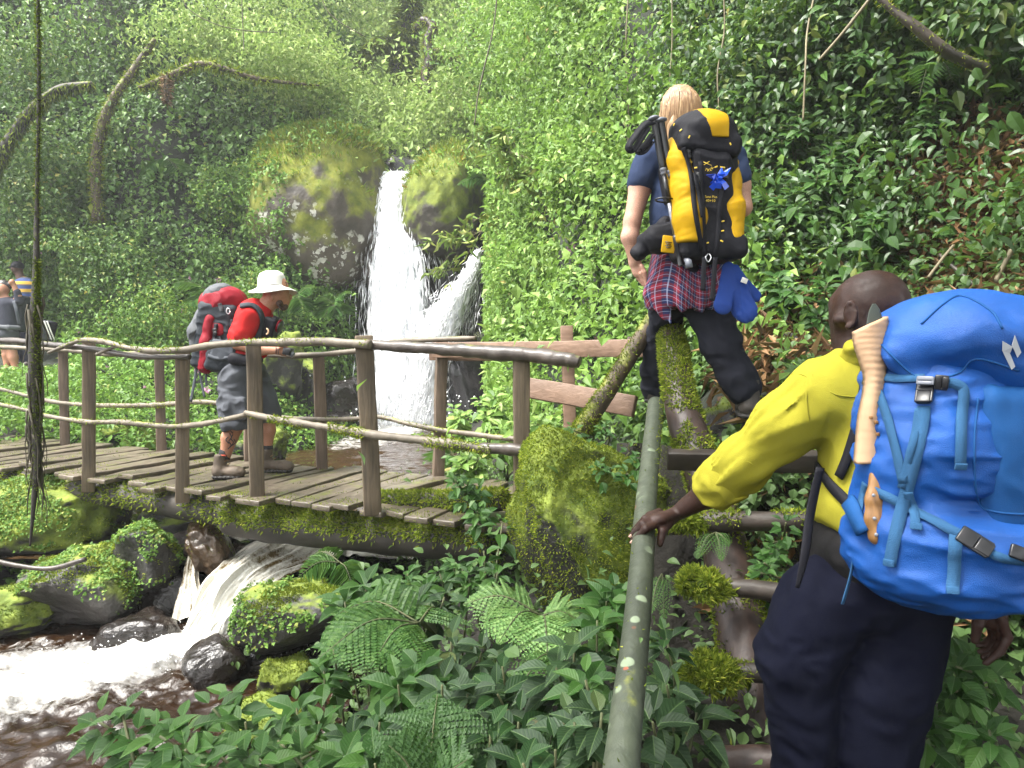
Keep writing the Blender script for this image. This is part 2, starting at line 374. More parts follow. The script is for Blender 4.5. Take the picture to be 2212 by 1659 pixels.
M['log_brown'] = wood_mat('log_brown', (.018, .010, .008), (.065, .038, .029), (3, 3, .6), moss=.14, rough=.5)
M['rung'] = wood_mat('rung', (.018, .014, .011), (.06, .046, .037), (1, 3, 3), moss=.2, rough=.45)
M['bark_moss'] = wood_mat('bark_moss', (.03, .022, .014), (.11, .075, .04), (2, 2, 1), moss=.62)
M['vine'] = wood_mat('vine', (.035, .03, .02), (.1, .085, .05), (2, 2, 1), moss=.3)
M['vine_dry'] = wood_mat('vine_dry', (.10, .08, .045), (.2, .17, .09), (2, 2, 1), moss=.15)
M['pole'] = wood_mat('pole', (.034, .043, .027), (.066, .078, .05), (3, 3, 3), moss=.03, rough=.55, crack=.7, spots=1.)
M['stem'] = wood_mat('stem', (.04, .06, .02), (.12, .12, .05), (2, 2, 1))
def plain(name, c, rough=.6, var=.12, bsc=0., bstr=.3, bdist=.004, metal=0., weave=0., spec=.5, sheen=0., nsc=4.):
    t = NT(name); co = t.coord('Object'); n = t.noise(co, nsc, 4)
    t.col(t.ramp(n, [(.3, tuple(x*(1-var) for x in c)), (.7, tuple(min(1, x*(1+var)) for x in c))])); t.set(Roughness=rough, Metallic=metal)
    t.b.inputs['Specular IOR Level'].default_value = spec
    if sheen: t.b.inputs['Sheen Weight'].default_value = sheen
    h = None
    if bsc: h = t.noise(t.coord('Object', (1, 1, .55)), bsc, 4, .5, .6)
    if weave:
        wv = t.noise(co, weave, 2); h = wv if h is None else t.math('ADD', h, t.math('MULTIPLY', wv, .15))
    if h is not None: t.bump(h, bstr, bdist)
    return t.m
def skin(name, c, c2, rough=.45):
    t = NT(name); co = t.coord('Object'); sk = t.ramp(t.noise(co, 9., 4), [(.3, c), (.7, c2)]); sp = t.ramp(t.noise(co, 260., 2), [(.38, .7), (.62, 0)]); t.col(t.mix(t.math('MULTIPLY', sp, .55), sk, tuple(x*.45 for x in c)))
    t.ln(t.ramp(t.noise(co, 22., 4), [(.35, rough-.1), (.65, min(1, rough+.2))]), t.b.inputs['Roughness'])
    t.b.inputs['Specular IOR Level'].default_value = .3; t.b.inputs['Subsurface Weight'].default_value = .08; t.b.inputs['Subsurface Radius'].default_value = (.01, .004, .002)
    t.bump(t.math('ADD', t.noise(co, 140., 3), t.noise(co, 420., 2)), .25, .002); return t.m
M['skin_dark'] = skin('skin_dark', (.021, .009, .006), (.042, .018, .012), .5)
M['skin_fair'] = skin('skin_fair', (.52, .28, .20), (.62, .37, .28))
M['skin_tan'] = skin('skin_tan', (.36, .17, .10), (.46, .23, .15))
M['skin_brown'] = skin('skin_brown', (.06, .03, .02), (.09, .045, .03))
M['beard'] = plain('beard', (.07, .04, .028), .8, var=.4, nsc=80.)
M['palm'] = plain('palm', (.16, .06, .045), .5)
M['nail'] = plain('nail', (.45, .27, .2), .35)
cl = lambda n, c, **k: plain(n, c, **{**dict(rough=.85, bsc=16., bstr=.55, bdist=.012, weave=500, sheen=0., spec=.12), **k})
M['yellow_shirt'] = cl('yellow_shirt', (.30, .272, .026), bsc=9., bdist=.016, var=.05)
M['navy_trousers'] = cl('navy_trousers', (.0025, .0033, .0105), bsc=8.)
M['black_trousers'] = cl('black_trousers', (.016, .017, .024), bsc=10.)
M['grey_shorts'] = cl('grey_shorts', (.075, .08, .092), bsc=14.)
M['red_shirt'] = cl('red_shirt', (.40, .018, .018), bsc=12., var=.06)
M['navy_tee'] = cl('navy_tee', (.03, .045, .095), bsc=14.)
M['dark_top'] = cl('dark_top', (.035, .037, .05))
M['white_hat'] = cl('white_hat', (.6, .59, .55), bsc=9., bstr=.25, var=.03)
M['black_cloth'] = cl('black_cloth', (.014, .014, .018), rough=.55, bsc=14.)
M['waist_grey'] = cl('waist_grey', (.012, .0115, .012))
M['pack_blue'] = cl('pack_blue', (.003, .064, .28), rough=.5, bsc=6., bstr=.6, bdist=.02, var=.22, spec=.4, sheen=0.)
M['pack_blue_dull'] = cl('pack_blue_dull', (.012, .068, .21), rough=.65, bsc=7.)
M['strap_blue'] = cl('strap_blue', (.035, .11, .23), rough=.65, bsc=0.)
M['pack_yellow'] = cl('pack_yellow', (.52, .30, .008), rough=.5, bsc=9., bdist=.014, var=.05)
M['pack_grey'] = cl('pack_grey', (.07, .077, .09), rough=.6)
M['pack_lgrey'] = cl('pack_lgrey', (.085, .09, .098), rough=.6)
M['pack_red'] = cl('pack_red', (.19, .010, .018), rough=.5)
M['pack_char'] = cl('pack_char', (.03, .035, .042), rough=.6)
M['visor_blue'] = cl('visor_blue', (.02, .05, .22))
M['bow_blue'] = plain('bow_blue', (.01, .07, .6), .15, spec=.8)
M['plastic'] = plain('plastic', (.012, .012, .014), .35)
M['plastic_grey'] = plain('plastic_grey', (.16, .17, .2), .35)
M['metal'] = plain('metal', (.5, .5, .52), .3, metal=.9)
M['alu'] = plain('alu', (.22, .23, .26), .3, metal=.6)
M['yellow_tab'] = plain('yellow_tab', (.7, .5, .04), .5)
M['logo_grey'] = plain('logo_grey', (.45, .47, .5), .5)
M['card'] = NT('card')
t = M['card']; co = t.coord('Object'); n = t.noise(co, 5., 4); wv = t.new('ShaderNodeTexWave', bands_direction='Z'); wv.inputs['Scale'].default_value = 11; wv.inputs['Distortion'].default_value = 4.5; wv.inputs['Detail'].default_value = 3
wv.inputs['Detail Scale'].default_value = .6
t.ln(co, wv.inputs[0]); t.col(t.ramp(n, [(.3, (.42, .26, .15)), (.7, (.52, .345, .21))])); t.set(Roughness=.75); t.bump(wv.outputs['Fac'], .12, .003); M['card'] = t.m
M['blade'] = plain('blade', (.05, .06, .05), .4, metal=.4)
M['handle'] = wood_mat('handle', (.16, .075, .022), (.38, .2, .075), (6, 6, 1), rough=.35)
M['boot'] = plain('boot', (.085, .062, .042), .7, var=.3, bsc=30., nsc=14.)
M['boot_dark'] = plain('boot_dark', (.035, .028, .022), .7, var=.4, bsc=30., nsc=14.)
M['sole'] = plain('sole', (.03, .028, .026), .8)
M['lace'] = plain('lace', (.2, .13, .06), .7)
M['lace_red'] = plain('lace_red', (.5, .07, .03), .6)
M['sock'] = plain('sock', (.012, .012, .014), .9)
M['ink'] = plain('ink', (.035, .03, .035), .6)
t = NT('hair_blond'); co = t.coord('Object', (1, 1, .12)); n = t.noise(co, 60, 5, .6, .5)
t.col(t.ramp(n, [(.3, (.16, .09, .045)), (.5, (.34, .205, .10)), (.7, (.6, .42, .24))])); t.set(Roughness=.4); t.bump(n, .6, .006); M['hair_blond'] = t.m
t = NT('hair_dark'); co = t.coord('Object', (1, 1, .2)); n = t.noise(co, 60, 5); t.col(t.ramp(n, [(.3, (.006, .005, .004)), (.7, (.02, .015, .012))])); t.set(Roughness=.4); t.bump(n, .5, .005); M['hair_dark'] = t.m
# tartan cloth: crossing bands in the cloth's own around/down measure
t = NT('plaid'); a1, a2 = t.attr('ca'), t.attr('cb')
def band(a, per, lo, hi):
    f = t.math('FRACT', t.math('DIVIDE', a, per)); return t.math('MULTIPLY', t.math('GREATER_THAN', f, lo), t.math('LESS_THAN', f, hi))
per = .052
base = t.mix(t.math('MULTIPLY', band(a1, per, 0., .5), .75), (.012, .015, .06), (.13, .006, .022))
base = t.mix(t.math('MULTIPLY', band(a2, per, 0., .5), .6), base, (.14, .006, .022))
both = t.math('MULTIPLY', band(a1, per, 0., .5), band(a2, per, 0., .5)); base = t.mix(both, base, (.25, .009, .028))
nav = t.math('MULTIPLY', band(a1, per, .5, 1.), band(a2, per, .5, 1.)); base = t.mix(nav, base, (.009, .015, .075))
for lo in (.22, .74):
    base = t.mix(t.math('MULTIPLY', band(a1, per, lo, lo+.05), .55), base, (.35, .4, .55)); base = t.mix(t.math('MULTIPLY', band(a2, per, lo, lo+.05), .55), base, (.35, .4, .55))
t.col(base); t.set(Roughness=.85); M['plaid'] = t.m
t = NT('stripes'); co = t.coord('Object'); x = t.new('ShaderNodeSeparateXYZ'); t.ln(co, x.inputs[0]); f = t.math('FRACT', t.math('MULTIPLY', x.outputs[2], 7.4))
t.col(t.ramp(f, [(0, (.03, .06, .19)), (.36, (.045, .055, .09)), (.58, (.5, .30, .035))], 'CONSTANT')); t.set(Roughness=.8); M['stripes'] = t.m
# water and foam
def water_mat(name, deep=(.012, .006, .003), foamc=(.5, .5, .49), sc=7., stretch=(1, 1, 1), tint=(.06, .03, .012)):
    t = NT(name); co = t.coord('Object', stretch); f = t.attr('foam'); n = t.noise(co, sc, 6, .68, .6); n2 = t.noise(co, sc*4.5, 4, .6)
    k = t.math('ADD', f, t.math('MULTIPLY', t.math('SUBTRACT', n, .5), 1.25)); k = t.math('ADD', k, t.math('MULTIPLY', t.math('SUBTRACT', n2, .5), .5))
    m = t.ramp(k, [(.3, 0), (.48, .3), (.9, 1)])
    t.col(t.mix(m, t.mix(t.ramp(n, [(.4, 0), (.8, .5)]), deep, tint), t.mix(t.ramp(n2, [(.3, .35), (.6, 0)]), foamc, (.5, .44, .30))))
    t.ln(t.ramp(m, [(0, .06), (.6, .7)]), t.b.inputs['Roughness']); t.set(IOR=1.33); t.bump(t.math('ADD', n2, n), .3, .02); return t.m
M['water'] = water_mat('water')
M['water_pool'] = water_mat('water_pool', (.022, .013, .006), sc=4.)
M['water_flow'] = water_mat('water_flow', (.09, .06, .02), (.62, .61, .56), 20., (1, 1, 1), (.22, .17, .075))
t = NT('fall'); f = t.attr('foam'); co = t.coord('Object', (9, 9, .42)); n = t.noise(co, 2.2, 5, .55, .2)
k = t.math('ADD', f, t.math('MULTIPLY', t.math('SUBTRACT', n, .5), 2.2)); al = t.ramp(k, [(.38, 0), (.55, 1)])
t.col(t.ramp(n, [(.3, (.58, .62, .68)), (.55, (.86, .87, .89))])); t.set(Roughness=.5); t.ln(al, t.b.inputs['Alpha']); t.bump(n, .35, .04); M['fall'] = t.m
M['spray'] = plain('spray', (.85, .86, .88), .4, var=.04)
# ------------------------------------------------------------------ soft-blended solids turned into one surface
class Solid:
    def __init__(s): s.p = []; s.lo = np.full(3, 1e9); s.hi = -s.lo
    def _bb(s, a, r):
        s.lo = np.minimum(s.lo, np.asarray(a)-r); s.hi = np.maximum(s.hi, np.asarray(a)+r)
    def cap(s, a, b, ra, rb=None, k=.02, flat=None, op='+'):
        """tapered limb a->b; flat = (direction, factor) squeezes the section along a direction"""
        a, b = np.asarray(a, float), np.asarray(b, float); rb = ra if rb is None else rb
        fx = 1 if flat is None else max(1, flat[1])
        if op == '+': s._bb(a, ra*fx); s._bb(b, rb*fx)
        def f(q):
            ba = b-a; h = np.clip(((q-a)@ba)/max(ba@ba, 1e-12), 0, 1); dv = q-a-h[:, None]*ba
            if flat is not None:
                n = np.asarray(flat[0], float); n = n/np.linalg.norm(n); dn = dv@n; dv = dv+(dn*(1/flat[1]-1))[:, None]*n
            return np.linalg.norm(dv, axis=1)-(ra+(rb-ra)*h)
        s.p.append((f, k, op)); return s
    def chain(s, pts, rad, k=.02, **kw):
        for i in range(len(pts)-1): s.cap(pts[i], pts[i+1], rad[i], rad[i+1], k, **kw)
        return s
    def ell(s, c, r, R=None, k=.02, op='+'):
        c = np.asarray(c, float); r = np.asarray(r, float); R = np.eye(3) if R is None else np.asarray(R)
        if op == '+': s._bb(c, r.max())
        def f(q):
            l = (q-c)@R.T; k0 = np.linalg.norm(l/r, axis=1); k1 = np.linalg.norm(l/(r*r), axis=1)
            return k0*(k0-1)/np.maximum(k1, 1e-6)
        s.p.append((f, k, op)); return s
    def box(s, c, h, rnd=.02, R=None, k=.02, op='+', taper=0.):
        c = np.asarray(c, float); h = np.asarray(h, float)-rnd; R = np.eye(3) if R is None else np.asarray(R)
        if op == '+': s._bb(c, np.linalg.norm(h)+rnd)
        def f(q):
            l = (q-c)@R.T
            if taper: l = l/np.array([1, 1, 1])*np.stack([1+taper*l[:, 2]/h[2], np.ones(len(l)), np.ones(len(l))], 1)
            d = np.abs(l)-h
            return np.linalg.norm(np.maximum(d, 0), axis=1)+np.minimum(d.max(1), 0)-rnd
        s.p.append((f, k, op)); return s
    def cut(s, p, n, k=.004):
        """remove what lies on the side n points to"""
        p = np.asarray(p, float); n = np.asarray(n, float); n = n/np.linalg.norm(n)
        s.p.append((lambda q: (q-p)@n, k, '&')); return s
    def shell(s, th):
        s.p.append((th, 0, 'shell')); return s
    def fn(s, q):
        d = np.full(len(q), 1e3)
        for f, k, op in s.p:
            if op == 'shell': d = np.abs(d)-f; continue
            e = f(q)
            if op == '+':
                h = np.clip(.5+.5*(d-e)/k, 0, 1) if k > 0 else (d > e)*1.; d = d*(1-h)+e*h-k*h*(1-h)
            elif op == '-':
                h = np.clip(.5-.5*(d+e)/k, 0, 1); d = d*(1-h)-e*h+k*h*(1-h)
            else:
                h = np.clip(.5-.5*(d-e)/k, 0, 1); d = d*(1-h)+e*h+k*h*(1-h)
        return d
    def surf(s, h, disp=None):
        B = 6; lo = s.lo-3*h; n = np.ceil((s.hi-lo+3*h)/h).astype(int)+1; nb = np.ceil(n/B).astype(int); n = nb*B
        bi = np.stack(np.meshgrid(*[np.arange(x) for x in nb], indexing='ij'), -1).reshape(-1, 3)
        fc = s.fn(lo+(bi*B+(B-1)/2)*h); act = np.abs(fc) < B*h*1.75
        f = np.repeat(np.repeat(np.repeat(np.where(fc < 0, -1., 1.).reshape(nb), B, 0), B, 1), B, 2)
        ab = bi[act]; off = np.stack(np.meshgrid(*[np.arange(B)]*3, indexing='ij'), -1).reshape(-1, 3)
        idx = (ab[:, None]*B+off[None]).reshape(-1, 3); q = lo+idx*h; val = s.fn(q)
        if disp is not None: val = val-disp(q)
        f[idx[:, 0], idx[:, 1], idx[:, 2]] = val
        return nets(f, lo, h)
    def mesh(s, name, h, mat, parent=None, disp=None, base=None, attr=None):
        V, F = s.surf(h, disp); at = None
        if attr is not None: at = {k: ('POINT', v) for k, v in attr(V).items()}
        o = mk(name, V, F, mat, parent, True, at, base); return o, (V, F)
def nets(f, lo, h):
    n = np.array(f.shape); s = f < 0; C = [np.array([i, j, k]) for i in (0, 1) for j in (0, 1) for k in (0, 1)]
    sub = lambda o: s[o[0]:n[0]-1+o[0], o[1]:n[1]-1+o[1], o[2]:n[2]-1+o[2]]
    cnt = sum(sub(o).astype(np.int8) for o in C); act = (cnt > 0) & (cnt < 8); ci = np.argwhere(act)
    vid = np.full(act.shape, -1, np.int64); vid[tuple(ci.T)] = np.arange(len(ci))
    acc = np.zeros((len(ci), 3)); num = np.zeros(len(ci)); val = [f[tuple((ci+o).T)] for o in C]
    for a in range(8):
        for b in range(a+1, 8):
            if np.abs(C[a]-C[b]).sum() != 1: continue
            x, y = val[a], val[b]; m = (x < 0) != (y < 0); t = np.where(m, x/np.where(m, x-y, 1), 0)
            acc += np.where(m[:, None], C[a]+t[:, None]*(C[b]-C[a]), 0); num += m
    V = lo+(ci+acc/num[:, None])*h; F = []
    for ax in range(3):
        u, v = (ax+1) % 3, (ax+2) % 3; e = np.eye(3, dtype=int)[ax]
        sl0 = [slice(1, n[i]-1) for i in range(3)]; sl0[ax] = slice(0, n[ax]-1); sl1 = list(sl0); sl1[ax] = slice(1, n[ax])
        a, b = s[tuple(sl0)], s[tuple(sl1)]; d = a != b; idx = np.argwhere(d); st = a[d]
        o = np.ones(3, int); o[ax] = 0; idx = idx+o; eu, ev = np.eye(3, dtype=int)[u], np.eye(3, dtype=int)[v]
        g = lambda q: vid[tuple(q.T)]
        Q = np.stack([g(idx-eu-ev), g(idx-ev), g(idx), g(idx-eu)], 1)
        Q[~st] = Q[~st][:, ::-1]; F.append(Q[(Q >= 0).all(1)])
    return V, np.concatenate(F)
def wrinkle(amp, freq, st=(1, 1, 1), seed=0, ridge=True, where=None):
    A = np.array(st)*freq
    def f(q):
        n = fbm(q*A+.6*vnoise(q*freq*.7, seed+9)[:, None], 2, seed)
        n = (1-2*np.abs(n)) if ridge else n
        r = amp*n
        return r*where(q) if where is not None else r
    return f
def ribbon(pts, nrm, w, th=.003, n=None):
    """flat strap along pts lying on a surface with normals nrm"""
    pts, nrm = np.asarray(pts, float), np.asarray(nrm, float)
    if n: q = crm(np.hstack([pts, nrm]), n); pts, nrm = q[:, :3], unit(q[:, 3:])
    T = unit(np.gradient(pts, axis=0)); S = unit(np.cross(T, nrm)); N = np.cross(S, T); w = np.broadcast_to(w, len(pts))[:, None]
    c = [pts-S*w/2, pts+S*w/2, pts+S*w/2+N*th, pts-S*w/2+N*th]; V = np.stack(c, 1).reshape(-1, 3); m = len(pts)
    F = gridF(m, 4, True); e = 4*(m-1)
    return V, np.vstack([F, [[3, 2, 1, 0], [e, e+1, e+2, e+3]]])
class Drape:
    """finds where a line of sight meets a surface, so straps lie on it"""
    def __init__(s, *VFs): s.t = [bvh(V, F) for V, F in VFs]
    def hit(s, u, v, lift=.004):
        best = None
        for t in s.t:
            p, n, i, d = t.ray_cast(Vector(CAM), Vector(ray(u, v)))
            if p is not None and (best is None or d < best[2]): best = (np.array(p), np.array(n), d)
        if best is None:
            for t in s.t:
                for d_ in np.linspace(1, 8, 60):
                    p, n, i, d = t.find_nearest(Vector(CAM+ray(u, v)*d_))
                    if best is None or d < best[2]: best = (np.array(p), np.array(n), d)
        p, n, d = best
        if n@(CAM-p) < 0: n = -n
        return p+n*lift, n
    def line(s, uv, w, th=.003, lift=.002, n=24, smooth=True):
        q = crm(np.array(uv, float), n); h = [s.hit(a, b, lift) for a, b in q]; p = np.array([x[0] for x in h]); nn = np.array([x[1] for x in h])
        if smooth:
            for _ in range(3):
                nn[1:-1] = .25*nn[:-2]+.5*nn[1:-1]+.25*nn[2:]; p2 = p.copy(); p2[1:-1] = .25*p[:-2]+.5*p[1:-1]+.25*p[2:]; p = p2
        return ribbon(p, unit(nn), w, th)
def fuzz(bag, V, F, n, L, wfun=None, tilt=.7, wr=.35, tm=None, down=0.):
    """moss: short blades standing out of a surface"""
    p, nr = sample(V, F, n, wfun)
    if not len(p): return
    d = unit(nr+tilt*rdir(len(p))+np.array([0, 0, -down]))
    bag.add(*leaves(p-nr*.004, d, rdir(len(p)), L*RG.uniform(.5, 1.3, len(p)), L*wr, tm or LF_DIA))
def moss_w(zmin=.0, thr=.0, sc=3., seed=3):
    return lambda c, n: sstep(zmin-.25, zmin+.35, n[:, 2])*sstep(thr-.12, thr+.15, fbm(c*sc, 3, seed))
# ------------------------------------------------------------------ the ground, stream bed and slopes
def patch(cols, nu, nv, amp=.12, fr=1.1, seed=0):
    A = np.array([[P(u, v, d) for v, d in rows] for u, rows in cols]); g = crm(crm(A, nu, 0), nv, 1)
    du = np.gradient(g, axis=0); dv = np.gradient(g, axis=1); n = unit(np.cross(du, dv))
    V = g+n*(amp*fbm(g.reshape(-1, 3)*fr, 4, seed).reshape(nu, nv))[..., None]
    return V.reshape(-1, 3), gridF(nu, nv)
BX0, BX1 = -4.6, -1.22      # stream channel between these X
def ground_z(x, y):
    bank_r = sstep(BX1-.25, BX1+1.0, x); bank_l = 1-sstep(BX0-.9, BX0+.1, x-.12*np.sin(y))
    bed = -.95-.55*(1-sstep(4.9, 5.9, y))
    right = -.62+.32*sstep(-.6, .6, x)+.30*sstep(4.5, 9, y)+np.maximum(0, x-.4)*.28*sstep(3, 6, y)-.22*(1-sstep(.5, 3., y))
    left = -.14+np.maximum(0, -x-4.6)*.10+.03*np.maximum(0, y-6)
    z = bed+(right-bed)*bank_r; z = z+(left-z)*bank_l
    return z+np.maximum(0, y-15)*.35
gx = np.concatenate([np.linspace(-34, -9, 12)[:-1], np.linspace(-9, 5, 141), np.linspace(5, 20, 8)[1:]])
gy = np.concatenate([np.linspace(-10, -1, 6)[:-1], np.linspace(-1, 12, 131), np.linspace(12, 52, 16)[1:]])
X, Y = np.meshgrid(gx, gy, indexing='ij'); p = np.stack([X.ravel(), Y.ravel(), np.zeros(X.size)], 1)
Z = ground_z(X.ravel(), Y.ravel())+.05*fbm(p*1.7, 4, 2)
GV = np.stack([p[:, 0], p[:, 1], Z], 1); GF = gridF(len(gx), len(gy))
tag(mk('ground', GV, GF, M['soil']), kind='structure')
LCOL = [(-1000, [(1250, 6.5), (1000, 8), (850, 10), (740, 11.5), (600, 12.5), (300, 13), (-100, 14), (-300, 15)]),
        (-300, [(1250, 6.9), (980, 8.6), (860, 10.6), (760, 12.5), (620, 13.6), (300, 14.4), (-100, 15.4), (-300, 16)]),
        (0, [(1250, 7), (980, 8.4), (870, 10.4), (800, 12.6), (640, 14.2), (300, 15), (-100, 16), (-300, 17)]),
        (300, [(1250, 7), (1010, 8.2), (900, 9.6), (790, 11.6), (640, 13.6), (300, 15), (-100, 16.5), (-300, 18)]),
        (600, [(1250, 8), (960, 11), (880, 11.8), (780, 12.8), (640, 13.8), (350, 15.5), (0, 20), (-300, 25)]),
        (850, [(1250, 10), (930, 14.0), (880, 14.8), (760, 15.2), (560, 15.4), (372, 15.8), (100, 32), (-250, 40)]),
        (1050, [(1250, 9), (960, 12.6), (880, 13.8), (760, 14.4), (560, 15.2), (330, 16.5), (100, 33), (-250, 41)]),
        (1350, [(1250, 9), (960, 11.6), (880, 12.8), (760, 14.), (560, 15.5), (330, 18), (100, 34), (-250, 42)])]
LV, LFc = patch(LCOL, 150, 130, .16, .8, 5)
tag(mk('hillside', LV, LFc, M['soil_green']), kind='structure')
RCOL = [(1075, [(1300, 8.4), (1000, 11.5), (900, 14), (700, 15.2), (560, 15.6), (470, 16), (300, 18), (50, 22), (-250, 25)]),
        (1085, [(1300, 7.0), (1000, 9.6), (900, 11.6), (700, 12.6), (560, 13.2), (470, 13.8), (300, 15.5), (50, 19), (-250, 21)]),
        (1150, [(1300, 5.6), (1020, 7.2), (900, 8.6), (720, 9.8), (560, 10.6), (430, 11.4), (200, 13), (-50, 15), (-250, 16)]),
        (1350, [(1500, 3.6), (1150, 4.3), (980, 5.2), (780, 6.3), (600, 7), (430, 7.7), (200, 8.8), (-50, 10), (-250, 11)]),
        (1600, [(1800, 2.7), (1300, 3.25), (1010, 3.55), (905, 3.85), (700, 5.2), (450, 6.2), (200, 7), (-50, 7.8), (-600, 9)]),
        (1850, [(1800, 2.9), (1300, 3.2), (1000, 3.6), (860, 4.0), (690, 5.0), (470, 5.8), (200, 6.4), (-50, 7), (-600, 8)]),
        (2100, [(1800, 2.65), (1350, 3.0), (1000, 3.5), (830, 3.8), (680, 4.5), (460, 5.2), (200, 5.7), (-50, 6.2), (-600, 7)]),
        (2400, [(1800, 2.5), (1350, 2.8), (1000, 3.2), (830, 3.2), (680, 3.9), (460, 4.5), (200, 5), (-50, 5.4), (-600, 6)]),
        (2900, [(1800, 2.2), (1350, 2.4), (1000, 2.7), (830, 2.6), (680, 3.2), (460, 3.7), (200, 4.1), (-50, 4.4), (-600, 5)]),
        (3600, [(1800, 1.2), (1350, 1.4), (1000, 1.7), (830, 2.1), (680, 2.5), (460, 2.8), (200, 3.1), (-50, 3.3), (-600, 4)])]
RV, RF = patch(RCOL, 180, 130, .12, 1.0, 9)
tag(mk('hillside', RV, RF, M['soil_green']), kind='structure')
# ------------------------------------------------------------------ water
def water(name, x0, x1, y0, y1, z, nx, ny, amp, mat, foam, jump=.05, fr=5.):
    X, Y = np.meshgrid(np.linspace(x0, x1, nx), np.linspace(y0, y1, ny), indexing='ij')
    V = np.stack([X.ravel(), Y.ravel(), np.full(X.size, z)], 1); f = foam(V)
    h = fbm(V*np.array([fr, fr*1.4, 1]), 4, 31); h2 = fbm(V*np.array([3.2, 6., 1])*3, 3, 41)
    V[:, 2] += amp*(h+.5*h2)+jump*np.clip(f, 0, 1)*(.4+.8*np.abs(fbm(V*6., 3, 51)))
    return tag(mk(name, V, gridF(nx, ny), mat, None, True, {'foam': ('POINT', f)}), kind='structure')
def seg_foam(pl, V):
    """pl: (u,v,halfwidth,strength) polyline in the measuring sheet, on the water plane z"""
    z = V[0, 2]; A = [(PZ(u, v, z), w_, s) for u, v, w_, s in pl]; best = np.full(len(V), -1.)
    for (a, wa, sa), (b, wb, sb) in zip(A[:-1], A[1:]):
        ab = (b-a)[:2]; t = np.clip(((V[:, :2]-a[:2])@ab)/max(ab@ab, 1e-9), 0, 1); d = np.linalg.norm(V[:, :2]-a[:2]-t[:, None]*ab, axis=1)
        best = np.maximum(best, (sa+(sb-sa)*t)*(1-sstep(.35, 1.25, d/(wa+(wb-wa)*t))))
    return best
low_foam = lambda V: np.maximum(.17+.13*fbm(V*1.3, 3, 77)+.16*fbm(V*np.array([1.6, 9, 1]), 3, 79), .25*fbm(V*np.array([2.2, 5., 1]), 4, 80)+seg_foam([(440, 1375, .16, 1.1), (380, 1405, .3, 1.1), (280, 1432, .38, 1.0), (120, 1465, .5, .72), (-40, 1500, .62, .6), (-200, 1540, .7, .55)], V))
water('lower_pool', -6.2, -.9, 1.6, 5.25, -1.0, 330, 260, .028, M['water'], low_foam, .07)
up_foam = lambda V: np.maximum(.02+.16*fbm(V*1.1, 3, 78), np.maximum(seg_foam([(905, 893, 1.1, 1.3), (850, 925, .9, 1.0), (760, 965, .6, .45)], V), seg_foam([(640, 1185, .5, .9), (740, 1190, .4, 1.)], V)))
water('upper_pool', -6.5, -.75, 5.3, 14.6, -.62, 230, 330, .02, M['water_pool'], up_foam, .05, 3.)
def flow(name, rows, nu, nv, mat, seed=0, foam=None, bulge=.06, amp=.012):
    """rows: left (u,v,d), right (u,v,d) down the current"""
    A = np.array([[P(*l), P(*r)] for l, r in rows]); A = crm(A, nv, 0); s = np.linspace(0, 1, nu)
    g = A[:, :1]*(1-s)[None, :, None]+A[:, 1:]*s[None, :, None]
    g[..., 2] += bulge*(1-(2*s-1)**2)[None, :]; t = np.linspace(0, 1, nv)[:, None]*np.ones(nu)
    q = np.stack([np.tile(s, (nv, 1))*9, t*2.2, np.zeros_like(t)], -1).reshape(-1, 3)
    V = g.reshape(-1, 3); n = fbm(q, 4, seed); V = V+np.stack([0*n, -amp*n, amp*1.5*n], 1)
    f = (foam(s[None, :]*np.ones((nv, 1)), t).ravel() if foam else np.full(len(V), .5))+.34*fbm(q*np.array([3.2, 1.6, 1])+.5*n[:, None], 4, seed+3)
    return tag(mk(name, V, gridF(nv, nu), mat, None, True, {'foam': ('POINT', f)}), kind='structure')
flow('cascade', [((540, 1172, 5.75), (760, 1180, 5.6)), ((505, 1200, 5.35), (715, 1215, 5.2)), ((474, 1228, 5.1), (625, 1246, 5.02)), ((446, 1262, 4.98), (556, 1290, 4.9)), ((420, 1310, 4.9), (512, 1332, 4.8)), ((392, 1360, 4.84), (484, 1374, 4.72)), ((355, 1410, 4.72), (468, 1420, 4.6))],
     90, 170, M['water_flow'], 3, lambda s, t: .38+.75*sstep(.25, .65, t)+.3*(1-s)*sstep(.05, .2, t)+.6*(1-sstep(.05, .25, t)), .07, .03)
flow('side_cascade', [((425, 1165, 5.5), (455, 1165, 5.5)), ((405, 1205, 5.3), (432, 1200, 5.3)), ((395, 1255, 5.15), (430, 1250, 5.15)), ((382, 1300, 5.05), (440, 1292, 5.0)), ((372, 1345, 4.95), (440, 1345, 4.9))], 30, 60, M['water_flow'], 5, lambda s, t: .45+.2*t, .04)
flow('rapids', [((470, 1098, 7.1), (540, 1110, 6.9)), ((425, 1115, 6.6), (525, 1130, 6.4)), ((440, 1140, 6.1), (520, 1160, 5.9)), ((520, 1170, 5.7), (640, 1190, 5.5))], 20, 30, M['water_flow'], 6, lambda s, t: .6+.1*t, .05)
